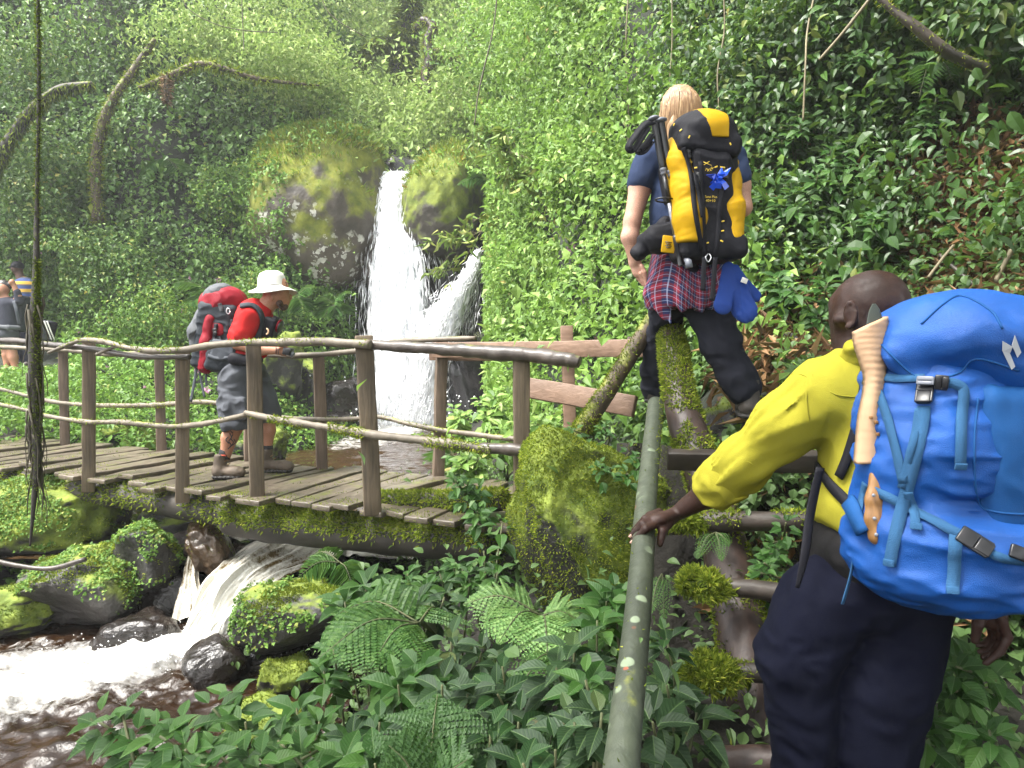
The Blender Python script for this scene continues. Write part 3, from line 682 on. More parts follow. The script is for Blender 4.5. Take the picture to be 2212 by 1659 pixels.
# ------------------------------------------------------------------ the waterfall: falling sheets and flung strands
def fall_sheet(rows, nu, nv, dd, seed, dens, shrink=1.):
    A = np.array([[c, v, d, hw] for c, v, d, hw in rows], float); A = crm(A, nv, 0); s = np.linspace(-1, 1, nu); V, f = [], []
    for c, v, d, hw in A:
        for x in s: V.append(P(c+x*hw*shrink, v, d+dd+.22*x*x)); f.append(1.0-1.1*abs(x)**3)
    V = np.array(V); t = np.repeat(np.linspace(0, 1, nv), nu)
    n = fbm(V*np.array([6, 6, 1.1])+np.array([0, 0, seed]), 4, seed); V = V+np.stack([.03*n, -.09*n*(.3+t), 0*n], 1)
    return V, gridF(nv, nu), np.array(f)+dens-.25*t*(np.abs(np.tile(s, nv)) > .3)
MAIN = [(860, 370, 14.75, 33), (858, 400, 14.5, 36), (856, 470, 14.35, 44), (856, 560, 14.25, 55), (862, 660, 14.2, 64), (870, 760, 14.15, 76), (876, 850, 14.1, 84), (880, 925, 14.05, 92)]
SIDE = [(1034, 540, 13.0, 6), (1016, 590, 13.05, 15), (988, 640, 13.1, 28), (958, 700, 13.2, 38), (934, 770, 13.4, 44), (918, 850, 13.6, 52), (905, 920, 13.7, 60)]
bits = [fall_sheet(MAIN, 60, 150, .0, 3, .8, 1.0), fall_sheet(MAIN, 60, 150, -.16, 5, .35, 1.08), fall_sheet(MAIN, 60, 150, -.32, 7, .05, 1.2), fall_sheet(SIDE, 30, 110, 0, 9, .45, 1.05), fall_sheet(SIDE, 30, 110, -.14, 11, .0, 1.4)]
V, F = join([(a, b) for a, b, c in bits]); ft = np.concatenate([c for a, b, c in bits])
wf = tag(mk('waterfall', V, F, M['fall'], None, True, {'foam': ('POINT', ft)}), kind='structure')
SP = (np.array([(0, 0, 1), (1, 0, 0), (0, 1, 0), (-1, 0, 0), (0, -1, 0), (0, 0, -1)], float), np.array([(0, 1, 2), (0, 2, 3), (0, 3, 4), (0, 4, 1), (5, 2, 1), (5, 3, 2), (5, 4, 3), (5, 1, 4)]))
def streaks(rows, n, spread, dd=-.25, lmul=1., tmin=0.):
    A = crm(np.array(rows, float), 200, 0); t = tmin+(1-tmin)*RG.random(n)**.75; i = np.clip((t*199).astype(int), 0, 198); x = RG.normal(size=n)*.62*spread
    a, b = A[i], A[np.minimum(i+1, 199)]; p = np.array([P(q[0]+xx*q[3], q[1], q[2]+dd*RG.random()+.15*xx*xx) for q, xx in zip(a, x)])
    pb = np.array([P(q[0]+xx*q[3], q[1], q[2]) for q, xx in zip(b, x)]); pa = np.array([P(q[0]+xx*q[3], q[1], q[2]) for q, xx in zip(a, x)])
    dirn = unit(pb-pa+.004*RG.normal(size=(n, 3))); L = RG.uniform(.05, .24, n)*lmul*(.5+.8*t); r = RG.uniform(.003, .008, n)
    s1 = unit(np.cross(dirn, np.array([0, 1., 0]))); s2 = np.cross(dirn, s1); TV, TF = SP
    V = p[:, None]+TV[None, :, 2:]*(dirn*L[:, None])[:, None]+(TV[None, :, :1]*s1[:, None]+TV[None, :, 1:2]*s2[:, None])*r[:, None, None]
    return V.reshape(-1, 3), (TF[None]+(np.arange(n)*6)[:, None, None]).reshape(-1, 3)
q = RG.normal(size=(1500, 3))*np.array([.75, .5, .3])+P(880, 880, 13.8); q = q[q[:, 2] > -.6]
TV, TF = SP; r = RG.uniform(.006, .022, len(q)); V2 = (q[:, None]+TV[None]*r[:, None, None]).reshape(-1, 3); F2 = (TF[None]+(np.arange(len(q))*6)[:, None, None]).reshape(-1, 3)
V, F = join([streaks(MAIN, 5600, 1.15, -.5), streaks(SIDE, 2400, 1.25, -.3), (V2, F2)])
tag(mk('waterfall_spray', V, F, M['spray'], None, True), kind='stuff')
# drops thrown up by the lower cascade
n = 500; q = np.array([PZ(RG.normal(330, 90), RG.normal(1420, 22), -.97) for _ in range(n)]); q[:, 2] += np.abs(RG.normal(size=n))*.05
r = RG.uniform(.002, .007, n); V = (q[:, None]+TV[None]*r[:, None, None]).reshape(-1, 3)
tag(mk('cascade_spray', V, (TF[None]+(np.arange(n)*6)[:, None, None]).reshape(-1, 3), M['spray'], None, True), kind='stuff')
# ------------------------------------------------------------------ rocks
def rock(name, label, c, r, mat, seed, rz=0., amp=.22, fr=1.4, n=5, tilt=0., facet=3, moss=0, mossw=None, mossL=.025, mossmat='moss', cat='boulder', group=None, leafn=0, box=.75, mossthr=-.1):
    B, F = ico(n); r = np.asarray(r, float)
    V = np.sign(B)*np.abs(B)**box; V = V/np.abs(V).max(0)
    lr = np.random.default_rng(seed)
    for _ in range(facet):
        d = unit(lr.normal(size=3)); h = lr.uniform(.55, .8); e = V@d; V = V-np.maximum(0, e-h)[:, None]*d*.8
    V = V*(1+amp*fbm(B*fr+seed*3.1, 5, seed))[:, None]
    V = V*r; ct, st_ = math.cos(tilt), math.sin(tilt); V = V@np.array([[ct, 0, st_], [0, 1, 0], [-st_, 0, ct]]); V = V@rotz(rz)+np.asarray(c)
    base = np.array([c[0], c[1], V[:, 2].min()])
    t = thing(name, label, cat, base, group); mk('stone', V, F, M[mat], t)
    if moss or leafn:
        if moss:
            b = Bag(); fuzz(b, V, F, moss, mossL, mossw or moss_w(.15, mossthr, 2.6/max(r), seed)); b.build('moss', M[mossmat], t)['kind'] = 'stuff'
        if leafn:
            b = Bag(); p, nr = sample(V, F, leafn, moss_w(.05, -.05, 2.2/max(r), seed+5))
            b.add(*leaves(p+nr*RG.uniform(.004, .026, len(p))[:, None], unit(rdir(len(p))+nr*.4-np.array([0, .4, .5])), unit(nr+np.array([0, -.2, .8])+.5*rdir(len(p))), RG.uniform(.014, .032, len(p)), RG.uniform(.012, .026, len(p)), LF_KITE)); b.build('creeping_leaves', M['leaf_bank'], t)['kind'] = 'stuff'
    return t, (V, F)
def pxr(w_, h_, d, dep=1.): return (w_*d/FPX, .5*(w_+h_)*d/FPX*dep, h_*d/FPX)
# beside the falls
_, FBL = rock('fall_boulder', 'huge lichen-spotted mossy boulder left of the waterfall', P(698, 470, 15.0), pxr(150, 190, 15.0, 1.0), 'rock_fall', 21, .2, .10, 1.1, 6, 0, 0, box=1.)
_, FBR = rock('fall_boulder', 'rounded mossy boulder right of the waterfall lip', P(962, 440, 14.5), pxr(88, 128, 14.5, 1.), 'rock_fall_moss', 22, -.3, .14, 1.2, 6, -.3, 0, box=1.)
_, CLF = rock('cliff_rock', 'dark wet rock face behind the falling water', P(905, 745, 15.7), pxr(150, 335, 15.7, .45), 'cliff', 23, 0, .25, 1.4, 6, 0, 3, cat='rock')
rock('cliff_rock', 'dark wet sloping rock right of the plunge pool, below the side stream', P(1022, 815, 13.9), pxr(58, 165, 13.9, .8), 'cliff', 24, .3, .25, 1.5, 5, .3, 4, cat='rock')
rock('cliff_rock', 'pale wet rock edge between the lichen boulder and the falls', P(800, 545, 14.75), pxr(40, 120, 14.7, 1.), 'rock_pale', 29, .1, .3, 1.9, 5, .2, 4, cat='rock')
rock('plunge_rock', 'black wet rock at the foot of the falls, left side', P(735, 865, 13.2), pxr(62, 52, 13.2), 'rock_wet', 25, .4, .25, 1.4, 5, .2)
rock('plunge_rock', 'mossy dark rock between the white hat hiker and the falls', P(665, 850, 12.6), pxr(52, 66, 12.6), 'rock', 26, 0, .25, 1.4, 5, moss=700, mossL=.05, mossmat='moss_dark')
rock('plunge_rock', 'mossy rock bank just behind the white hat hiker', P(612, 815, 12.2), pxr(52, 92, 12.2), 'rock_moss', 27, .5, .25, 1.3, 5, moss=900, mossL=.05, mossmat='moss_dark')
rock('plunge_rock', 'low wet stone in the pool by the falls', P(700, 905, 12.4), pxr(50, 18, 12.4), 'rock_wet', 28, .5, .25, 1.5, 4)
for k, (u, v, d, w_, h_, mt, lb) in enumerate([(590, 965, 9.2, 28, 38, 'rock_moss', 'green stone beside the hiker\'s front boot'), (430, 985, 9.2, 34, 26, 'rock_wet', 'black wet stone behind the deck near the hiker\'s heel'), (275, 955, 8.6, 62, 42, 'rock_moss', 'mossy bank stone behind the deck between two far posts'), (262, 985, 7.9, 34, 16, 'rock_brown', 'brown stone with yellow moss touching the plank ends'), (505, 975, 9.6, 38, 30, 'rock', 'grey stone in the pool edge behind the hiker\'s rear leg'), (548, 930, 10.5, 40, 34, 'rock_moss', 'round mossy stone at the far pool edge')]):
    rock('pool_stone', lb, P(u, v, d), pxr(w_, h_, d), mt, 40+k, k*.7, .25, 1.5, 4, moss=500 if mt == 'rock_moss' else 0, mossL=.035, mossmat='moss_dark', cat='stone')
# beside the lower cascade
NR = {}
NR[0] = rock('stream_boulder', 'big leafy mossy boulder under the left end of the bridge', P(95, 1120, 5.9), pxr(175, 92, 5.9), 'rock_moss', 61, .3, .2, 1.3, 5, 0, 3, 5000, mossL=.028, leafn=5200, mossthr=-.3)
NR[1] = rock('stream_boulder', 'wide boulder with bare grey top and mossy flank', P(165, 1270, 5.1), pxr(132, 82, 5.1), 'rock_some', 62, .2, .2, 1.2, 5, .12, 4, 3500, mossL=.024, leafn=2200, mossthr=.02)
NR[2] = rock('stream_boulder', 'upright boulder with a bright green mossy face', P(328, 1208, 5.25), pxr(64, 76, 5.25), 'rock', 63, -.2, .2, 1.2, 5, .1, 4, 2600, mossL=.022, leafn=1800, mossthr=0)
NR[3] = rock('stream_boulder', 'small pale wet stone at the top of the side cascade', P(416, 1172, 5.6), pxr(40, 30, 5.6), 'rock_pale', 64, .5, .25, 1.5, 4, .1, 4)
NR[4] = rock('stream_boulder', 'slanting brown rock that splits the cascade', P(458, 1188, 5.3), pxr(44, 60, 5.2), 'rock_brown', 165, .2, .25, 1.5, 5, .45, 3, 500, mossL=.015, mossthr=.1)
NR[5] = rock('stream_boulder', 'large dark round boulder with a mossy side, right of the cascade', P(642, 1328, 4.45), pxr(124, 70, 4.45), 'rock', 66, .1, .16, 1.1, 6, .05, 3, 4200, mossL=.02, leafn=1500, mossthr=.05)
NR[6] = rock('stream_boulder', 'wet pointed slab at the foot of the cascade', P(476, 1438, 4.3), pxr(76, 58, 4.3), 'rock_wet', 67, .5, .14, 1.1, 5, .35, 5)
NR[7] = rock('stream_boulder', 'low brown wet rock in the white water', P(308, 1372, 4.85), pxr(84, 52, 4.85), 'rock_wet', 68, .1, .2, 1.3, 5, .1, 3)
NR[8] = rock('stream_boulder', 'small mossy stone at the edge of the leafy plants', P(608, 1462, 4.15), pxr(54, 46, 4.15), 'rock_moss', 69, .6, .25, 1.3, 5, 0, 3, 1500, mossL=.016, mossthr=-.4)
NR[9] = rock('stream_boulder', 'dark mossy stone at the left edge of the pool', P(60, 1310, 5.0), pxr(80, 46, 5.0), 'rock_moss', 70, .6, .25, 1.3, 5, 0, 3, 1500, mossL=.02, mossmat='moss_dark')
NR[10] = rock('stream_boulder', 'mossy bank stone below the leafy plants at the water edge', P(590, 1570, 3.7), pxr(95, 60, 3.7), 'rock_moss', 71, .2, .25, 1.3, 5, 0, 3, 2600, mossL=.016, mossthr=-.4)
NR[11] = rock('stream_boulder', 'shaded rock under the deck between moss log and beam', P(395, 1120, 5.9), pxr(120, 44, 5.9), 'rock', 72, .2, .25, 1.3, 5, 0, 3, 900, mossL=.02, mossmat='moss_dark')
NR[12] = rock('stream_boulder', 'dark gap rock beneath the round boulder', P(560, 1420, 4.6), pxr(120, 60, 4.6), 'rock_wet', 73, .2, .25, 1.3, 5)
NR[13] = rock('stream_boulder', 'dark wall rock behind the side cascade', P(330, 1300, 5.5), pxr(150, 80, 5.5), 'rock_wet', 74, .2, .25, 1.3, 5)
# the great mossy block beside the steps
_, MB = rock('mossy_boulder', 'great boulder coated in yellow-green moss between bridge end and steps', P(1280, 1122, 3.55), (176*3.55/FPX, .42, 232*3.55/FPX), 'rock_moss', 81, .35, .16, 1.2, 6, .38, 4, 34000, lambda c, n: sstep(-.45, .1, n[:, 2])*sstep(-.5, -.1, fbm(c*4, 3, 5))+.2, .017, 'moss')
rock('slope_rock', 'grey wet rock under the blond hiker\'s raised boot', P(1610, 935, 3.95), pxr(100, 82, 3.95), 'rock_some', 82, .2, .22, 1.4, 5, .25, 4, 500, mossL=.02, cat='rock')
rock('slope_rock', 'grey rock on the litter slope behind the dark head', P(1745, 770, 4.75), pxr(85, 42, 4.75), 'rock_some', 83, .4, .22, 1.4, 5, -.45, 4, 400, mossL=.025, cat='rock')
# ------------------------------------------------------------------ the mass of leaves on the slopes
inview = lambda u, v, d: ((u > -300) & (u < 3300) & (v > -240) & (v < 2300) & (d > .9) & ((u < 2480) | (v > 200)))*1.
NOFALL = lambda p: (lambda u, v, d: ~(((u > 772) & (u < 1046) & (v > 376) & (v < 935) & (d < 15.2) & (d > 4.)) | ((u > 1320) & (u < 1680) & (v > 150) & (v < 920) & (d < 4.5)) | ((u > 1460) & (v > 540) & (d < 2.8)) | ((u > 380) & (u < 700) & (v > 540) & (v < 1050) & (d < 7.5)) | ((u > -60) & (u < 130) & (v > 540) & (v < 790) & (d < 12.9))))(*proj(p))
def tufts(bag, V, F, n, per, tr, lift, L, tm, reg, up=.55, out=.6, rnd=.55, droop=.5, wr=.62, lmin=.6, bump=0., hz=1., far=False):
    def wf(c, nr):
        u, v, d = proj(c); return reg(u, v, d)*inview(u, v, d)
    c, nr = sample(V, F, n, wf)
    if not len(c): return
    nr = np.where((nr*(CAM-c)).sum(1)[:, None] < 0, -nr, nr)
    big = .5+.9*np.clip(.5+fbm(c*.9, 3, 17), 0, 1.4)
    fs = np.clip(proj(c)[2]/19., 1, 3) if far else np.ones(len(c)); k = np.repeat(np.arange(len(c)), per); m = len(k); N = nr[k]; fk = fs[k]
    r = RG.normal(size=(m, 3)); r = r-N*(r*N).sum(1)[:, None]; rad = tr*big[k]*fk; r = r*np.minimum(1, 1.5/np.maximum(np.linalg.norm(r, axis=1), 1e-6))[:, None]
    h = np.abs(RG.normal(size=m))*.55; prof = np.exp(-(np.linalg.norm(r, axis=1)**2)*.35)
    p = c[k]+r*rad[:, None]*np.array([1, 1, hz])+N*((h+.4*prof)*lift*big[k]*fk)[:, None]
    nn = unit(N*out+np.array([0, 0, up])+rnd*rdir(m)); tp = unit(rdir(m)+N*.35+np.array([0, 0, -droop]))
    Ls = L*fk*RG.uniform(lmin, 1.35, m)*np.repeat(RG.uniform(.75, 1.25, len(c)), per)
    at = np.clip(np.repeat(RG.random(len(c)), per)*.45+.55*RG.random(m), 0, 1)
    ok = NOFALL(p); Vv, Ff, _ = leaves(p[ok], tp[ok], nn[ok], Ls[ok], Ls[ok]*wr*RG.uniform(.8, 1.2, ok.sum()), tm); at = at[ok]
    nper = [len(f) for f in tm[1]]; at = np.concatenate([np.repeat(at, x) for x in nper]); bag.add(Vv, Ff, at)
def strands(bag, V, F, n, ln, step, L, tm, reg, off=.25, wr=.8):
    """trailing creepers: leaves along hanging lines"""
    def wf(c, nr):
        u, v, d = proj(c); return reg(u, v, d)*inview(u, v, d)
    c, nr = sample(V, F, n, wf); nr = np.where((nr*(CAM-c)).sum(1)[:, None] < 0, -nr, nr); ps, ns = [], []
    for a, b in zip(c, nr):
        m = int(ln*RG.uniform(.4, 1.4)/step); t = np.arange(m)*step
        q = a+b*(off*RG.uniform(.6, 1.6))+np.stack([.05*np.sin(t*3+a[0]*9)+.02*RG.normal(size=m), .05*np.cos(t*2+a[1]*7), -t], 1); ps.append(q); ns.append(np.repeat(b[None], m, 0))
    p = np.concatenate(ps); N = np.concatenate(ns); ok = NOFALL(p); p, N = p[ok], N[ok]; m = len(p)
    bag.add(*leaves(p+.03*RG.normal(size=(m, 3)), unit(.7*rdir(m)+np.array([0, 0, -1.])+N*.3), unit(N+.45*rdir(m)+np.array([0, 0, .45])), L*RG.uniform(.6, 1.3, m), L*wr, tm))
def stuff(bag, name, mat): return tag(bag.build(name, M[mat]), kind='stuff')
blob = lambda u, v, cu, cv, ru, rv: np.exp(-((u-cu)/ru)**2-((v-cv)/rv)**2)
# creeper wall on the left, low bank plants, pale upper valley
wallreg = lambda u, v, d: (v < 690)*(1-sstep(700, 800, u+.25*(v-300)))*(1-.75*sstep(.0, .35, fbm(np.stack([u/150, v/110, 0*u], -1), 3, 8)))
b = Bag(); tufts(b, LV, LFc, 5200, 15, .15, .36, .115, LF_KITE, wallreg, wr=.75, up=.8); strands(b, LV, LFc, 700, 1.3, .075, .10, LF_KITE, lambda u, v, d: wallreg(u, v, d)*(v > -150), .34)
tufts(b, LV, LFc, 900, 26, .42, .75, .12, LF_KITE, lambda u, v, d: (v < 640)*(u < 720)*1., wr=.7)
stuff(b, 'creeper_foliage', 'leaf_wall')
b = Bag(); tufts(b, LV, LFc, 3400, 15, .17, .22, .075, LF_KITE, lambda u, v, d: (v > 600)*(v < 1060)*(u < 760)*1., up=.9, out=.35, wr=.7)
tufts(b, LV, LFc, 320, 34, .34, .5, .085, LF_KITE, lambda u, v, d: (v > 560)*(v < 800)*(u < 760)*1., up=.9, out=.35, wr=.6)
stuff(b, 'bank_undergrowth', 'leaf_bank')
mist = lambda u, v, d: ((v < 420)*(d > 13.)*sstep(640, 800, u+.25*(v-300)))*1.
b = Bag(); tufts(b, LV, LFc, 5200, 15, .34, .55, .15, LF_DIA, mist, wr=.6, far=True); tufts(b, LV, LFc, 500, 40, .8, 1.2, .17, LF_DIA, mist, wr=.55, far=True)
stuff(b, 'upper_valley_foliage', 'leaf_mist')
# right-hand hillside: bright far part, darker near part
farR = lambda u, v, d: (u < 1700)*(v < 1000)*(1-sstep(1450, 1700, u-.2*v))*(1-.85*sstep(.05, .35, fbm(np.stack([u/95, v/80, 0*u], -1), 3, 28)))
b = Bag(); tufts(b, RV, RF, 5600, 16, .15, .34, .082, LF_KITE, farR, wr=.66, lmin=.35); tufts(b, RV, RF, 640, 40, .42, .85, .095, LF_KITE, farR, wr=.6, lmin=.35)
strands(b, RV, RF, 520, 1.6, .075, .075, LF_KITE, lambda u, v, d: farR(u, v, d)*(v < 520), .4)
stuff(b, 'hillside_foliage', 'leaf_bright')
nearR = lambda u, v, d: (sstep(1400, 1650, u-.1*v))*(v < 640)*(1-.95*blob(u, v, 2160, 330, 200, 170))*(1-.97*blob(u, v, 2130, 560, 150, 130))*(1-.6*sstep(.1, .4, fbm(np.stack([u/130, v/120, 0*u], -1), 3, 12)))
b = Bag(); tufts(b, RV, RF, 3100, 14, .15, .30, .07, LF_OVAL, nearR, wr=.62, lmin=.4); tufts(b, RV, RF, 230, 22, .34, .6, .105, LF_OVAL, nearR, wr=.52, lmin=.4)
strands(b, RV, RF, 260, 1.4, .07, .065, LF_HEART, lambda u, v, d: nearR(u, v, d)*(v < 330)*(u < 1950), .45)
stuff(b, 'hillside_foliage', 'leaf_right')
slopeR = lambda u, v, d: (u > 1380)*(v > 470)*((v < 1250) + .8*(u > 2250)*(v >= 1250))*(1-.97*blob(u, v, 2090, 550, 170, 150))*(1-.9*blob(u, v, 1760, 740, 110, 75))
b = Bag(); tufts(b, RV, RF, 2600, 12, .12, .14, .058, LF_OVAL, slopeR, up=.9, out=.3, wr=.75); tufts(b, RV, RF, 500, 12, .15, .2, .07, LF_OVAL, lambda u, v, d: (u > 1900)*(v > 1200)*1., up=.9, out=.3, wr=.72)
stuff(b, 'slope_undergrowth', 'leaf_mid')
b = Bag(); c, nr = sample(RV, RF, 12000, lambda c, n: (lambda u, v, d: inview(u, v, d)*(u > 1550)*(v > 250)*(v < 1400)*(.12+1.6*blob(u, v, 2110, 540, 170, 200)+.9*blob(u, v, 1760, 720, 120, 90)))(*proj(c)))
nr = np.where((nr*(CAM-c)).sum(1)[:, None] < 0, -nr, nr); m = len(c)
b.add(*leaves(c+nr*RG.uniform(.01, .16, m)[:, None], unit(rdir(m)+np.array([0, 0, -.3])), unit(nr+.5*rdir(m)), RG.uniform(.06, .22, m), RG.uniform(.018, .05, m), LF_KITE)); stuff(b, 'leaf_litter', 'litter')
b = Bag(); GL = (GV, GF[(GV[GF[:, 0]][:, 0] < -3.5) & (GV[GF[:, 0]][:, 0] > -13) & (GV[GF[:, 0]][:, 1] > 5.5) & (GV[GF[:, 0]][:, 1] < 14)]); tufts(b, GL[0], GL[1], 2600, 12, .16, .12, .07, LF_KITE, lambda u, v, d: (v > 770)*(u < 700)*1., up=1., out=.2, wr=.7, bump=0); stuff(b, 'bank_ground_cover', 'leaf_bank')
# near ground cover between the leafy plants and on the stream bank
b = Bag(); gw = lambda c, n: (lambda u, v, d: (u > 380)*(u < 3000)*(v > 1020)*(v < 2100)*(d > 1.2)*(c[:, 0] > -1.5)*1.)(*proj(c))
GS = (GV, GF[(np.abs(GV[GF[:, 0]][:, 0]) < 4) & (GV[GF[:, 0]][:, 1] < 9) & (GV[GF[:, 0]][:, 1] > .6)])
c, nr = sample(GS[0], GS[1], 9000, gw); m = len(c)
b.add(*leaves(c+np.array([0, 0, 1])*RG.uniform(0, .16, m)[:, None], rdir(m)+np.array([0, 0, .1]), np.array([0, 0, 1])+.5*rdir(m), RG.uniform(.03, .07, m), RG.uniform(.02, .045, m), LF_OVAL)); tufts(b, GS[0], GS[1], 620, 14, .13, .3, .05, LF_OVAL, lambda u, v, d: (u > 480)*(v > 1080)*(d > 1.4)*1., up=.9, out=.3, wr=.62, lmin=.3); stuff(b, 'ground_cover', 'leaf_mid')
# grass and moss crest on the boulders by the falls
b = Bag()
for S_, n in ((FBL, 6500), (FBR, 2200)):
    c, nr = sample(S_[0], S_[1], n, lambda c, n_: sstep(.25, .75, n_[:, 2])); m = len(c)
    b.add(*leaves(c, unit(nr+.7*rdir(m)+np.array([0, -.3, .2])), rdir(m), RG.uniform(.06, .2, m), RG.uniform(.012, .02, m), LF_DIA))
stuff(b, 'boulder_grass', 'grass')
b = Bag(); tufts(b, FBL[0], FBL[1], 420, 12, .16, .2, .085, LF_KITE, lambda u, v, d: ((u < 560+.16*v)*(v > 330))*1.6+.5*(v < 330)+.8*(v > 620), up=.7); tufts(b, FBR[0], FBR[1], 50, 10, .12, .14, .07, LF_KITE, lambda u, v, d: 1.+0*u)
stuff(b, 'boulder_creeper', 'leaf_bank')

# the forest roof over the path, outside the picture: it shades the near ground
b = Bag(); n = 13000; c = np.stack([RG.uniform(-6.5, 7, n), RG.uniform(-9, 3.2, n), RG.uniform(4.6, 6.4, n)], 1); c = c[fbm(c*.8, 3, 61)+.3*sstep(1.5, 4, c[:, 0]) > -.05]; m = len(c)
b.add(*leaves(c, rdir(m)-np.array([0, 0, .3]), np.array([0, 0, 1])+.6*rdir(m), RG.uniform(.16, .34, m), RG.uniform(.10, .2, m), LF_KITE)); n = 5200; c = np.stack([RG.uniform(2.2, 9, n), RG.uniform(1.5, 8.0, n), RG.uniform(4.9, 7, n)], 1); m = n; b.add(*leaves(c, rdir(m)-np.array([0, 0, .3]), np.array([0, 0, 1])+.6*rdir(m), RG.uniform(.16, .34, m), RG.uniform(.10, .2, m), LF_KITE)); stuff(b, 'canopy_foliage', 'leaf_right')

# single bushes that stand out of the slopes
def bush(label, c, r, n, L, mat, tm=LF_KITE, wr=.6, sq=.8, group=None):
    c = P(*c); t = thing('bush', label, 'bush', c-np.array([0, 0, r*sq]), group); b = Bag()
    k = int(n/14); d = rdir(k)*(RG.random(k)**.35)[:, None]; d = d*(1+.35*fbm(d*2+c, 3, 5))[:, None]; q = c+d*r*np.array([1, .8, sq]); ii = np.repeat(np.arange(k), 14); m = len(ii)
    p = q[ii]+RG.normal(size=(m, 3))*r*.11; p = p[NOFALL(p)]; m = len(p); o = unit(p-c)
    b.add(*leaves(p, unit(rdir(m)+np.array([0, 0, -.5])+o*.4), unit(o*.6+np.array([0, 0, .7])+.5*rdir(m)), L*RG.uniform(.5, 1.3, m), L*wr, tm)); b.build('foliage', M[mat], t)
    V, F = tube([c-np.array([0, 0, r*1.3]), c-np.array([0, 0, r*.5]), c], [.04, .03, .01], 6, n=8); mk('stem', V, F, M['stem'], t)
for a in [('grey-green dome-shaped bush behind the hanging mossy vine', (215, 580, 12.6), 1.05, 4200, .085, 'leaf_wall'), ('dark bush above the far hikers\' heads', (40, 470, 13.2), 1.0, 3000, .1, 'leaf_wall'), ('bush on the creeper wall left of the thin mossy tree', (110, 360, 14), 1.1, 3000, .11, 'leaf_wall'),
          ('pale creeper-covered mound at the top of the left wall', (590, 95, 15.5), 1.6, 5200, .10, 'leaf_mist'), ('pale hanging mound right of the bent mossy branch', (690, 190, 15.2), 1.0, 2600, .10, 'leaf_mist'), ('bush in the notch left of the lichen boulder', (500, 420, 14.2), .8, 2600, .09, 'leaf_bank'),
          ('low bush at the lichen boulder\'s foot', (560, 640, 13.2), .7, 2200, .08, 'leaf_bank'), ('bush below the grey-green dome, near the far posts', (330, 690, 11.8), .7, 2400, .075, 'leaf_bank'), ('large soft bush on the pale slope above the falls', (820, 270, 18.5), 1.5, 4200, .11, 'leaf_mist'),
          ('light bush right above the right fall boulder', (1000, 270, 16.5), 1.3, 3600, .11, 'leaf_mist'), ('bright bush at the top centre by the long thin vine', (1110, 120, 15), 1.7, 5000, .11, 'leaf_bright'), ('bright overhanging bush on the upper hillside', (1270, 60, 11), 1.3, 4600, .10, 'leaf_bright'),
          ('bright mound of leaves below the overhanging bush', (1180, 300, 11.3), 1.0, 3600, .085, 'leaf_bright'), ('rounded bush right of the side stream', (1150, 620, 9.6), .75, 2800, .075, 'leaf_bright'), ('leafy mound left of the trekking poles', (1290, 400, 8.0), .75, 3000, .085, 'leaf_bright'),
          ('dark leafy mound right of the blond hiker\'s head', (1660, 190, 6.6), .75, 2400, .085, 'leaf_right', LF_OVAL), ('dark leafy mound at the top, right of the liana', (1840, 60, 6.2), .7, 2000, .09, 'leaf_right', LF_OVAL), ('mound of leaves in the upper right corner', (2140, 60, 5.4), .7, 1800, .1, 'leaf_right', LF_OVAL)]: bush(*a)
# ------------------------------------------------------------------ the plank bridge
A0 = np.array([-1.2, 4.54]); AX = unit(np.array([-.905, .426])); WX = np.array([-AX[1], AX[0]])*-1.0   # along (to the left bank), across (away)
WX = np.array([.426, .905]); WX = WX/np.linalg.norm(WX); BW = 1.04
AX3 = np.array([AX[0], AX[1], 0]); WX3 = np.array([WX[0], WX[1], 0]); ZZ = np.array([0, 0, 1.])
def edge_d(u, off):
    """camera depth where sheet column u meets the bridge line that lies `off` metres across"""
    o = A0+WX*off; k = (u-CW)/FPX
    s = (k*o[1]-o[0])/(AX[0]-k*AX[1]); return (o+AX*s)[1], s
def bp(u, v, off, dz=0):
    y, s = edge_d(u, off); d = y/ (math.cos(PITCH)+(CH-v)/FPX*math.sin(PITCH)); return P(u, v, d)
def B3(s, off, z): q = A0+AX*s+WX*off; return np.array([q[0], q[1], z])
br = thing('footbridge', 'old mossy plank footbridge with stick handrails crossing the stream', 'footbridge', B3(2, .5, -.2))
rb = random.Random(4)
s = -1.55; kk = 0; FZ = Bag()
sk = [.0, .03, -.03, .06, -.07, .04, -.02, .09, -.05]
while s < 5.6:
    wd = rb.uniform(.055, .1); gap = rb.uniform(.012, .04); ln = BW/2+rb.uniform(.02, .14); sh = rb.uniform(-.06, .06)
    ang = sk[kk % 9]*.8+rb.uniform(-.02, .02); z = rb.uniform(-.035, .0)-.012
    ca, sa = math.cos(ang), math.sin(ang); ex = AX3*ca+WX3*sa; ey = WX3*ca-AX3*sa
    tl = rb.uniform(-.02, .02); ey = unit(ey+ZZ*tl)
    c = B3(s+wd, BW/2+sh, z)
    V, F = cuboid(c, np.array([ex, ey, np.cross(ex, ey)]), (wd, ln, .018), .006, 7, .006, kk*5, 9.)
    mk('plank', V, F, M['deck'], br); n = 170 if s < 1.2 else 110
    fuzz(FZ, V, F, n, .016, lambda c_, n_: (sstep(.1, .45, fbm(c_*5, 3, 7))+1.6*(((c_-B3(0, 0, 0))@WX3) < .06))*sstep(-.4, .2, n_[:, 2]), .8)
    s += 2*wd+gap; kk += 1
FZ.build('deck_moss', M['moss'], br)['kind'] = 'stuff'
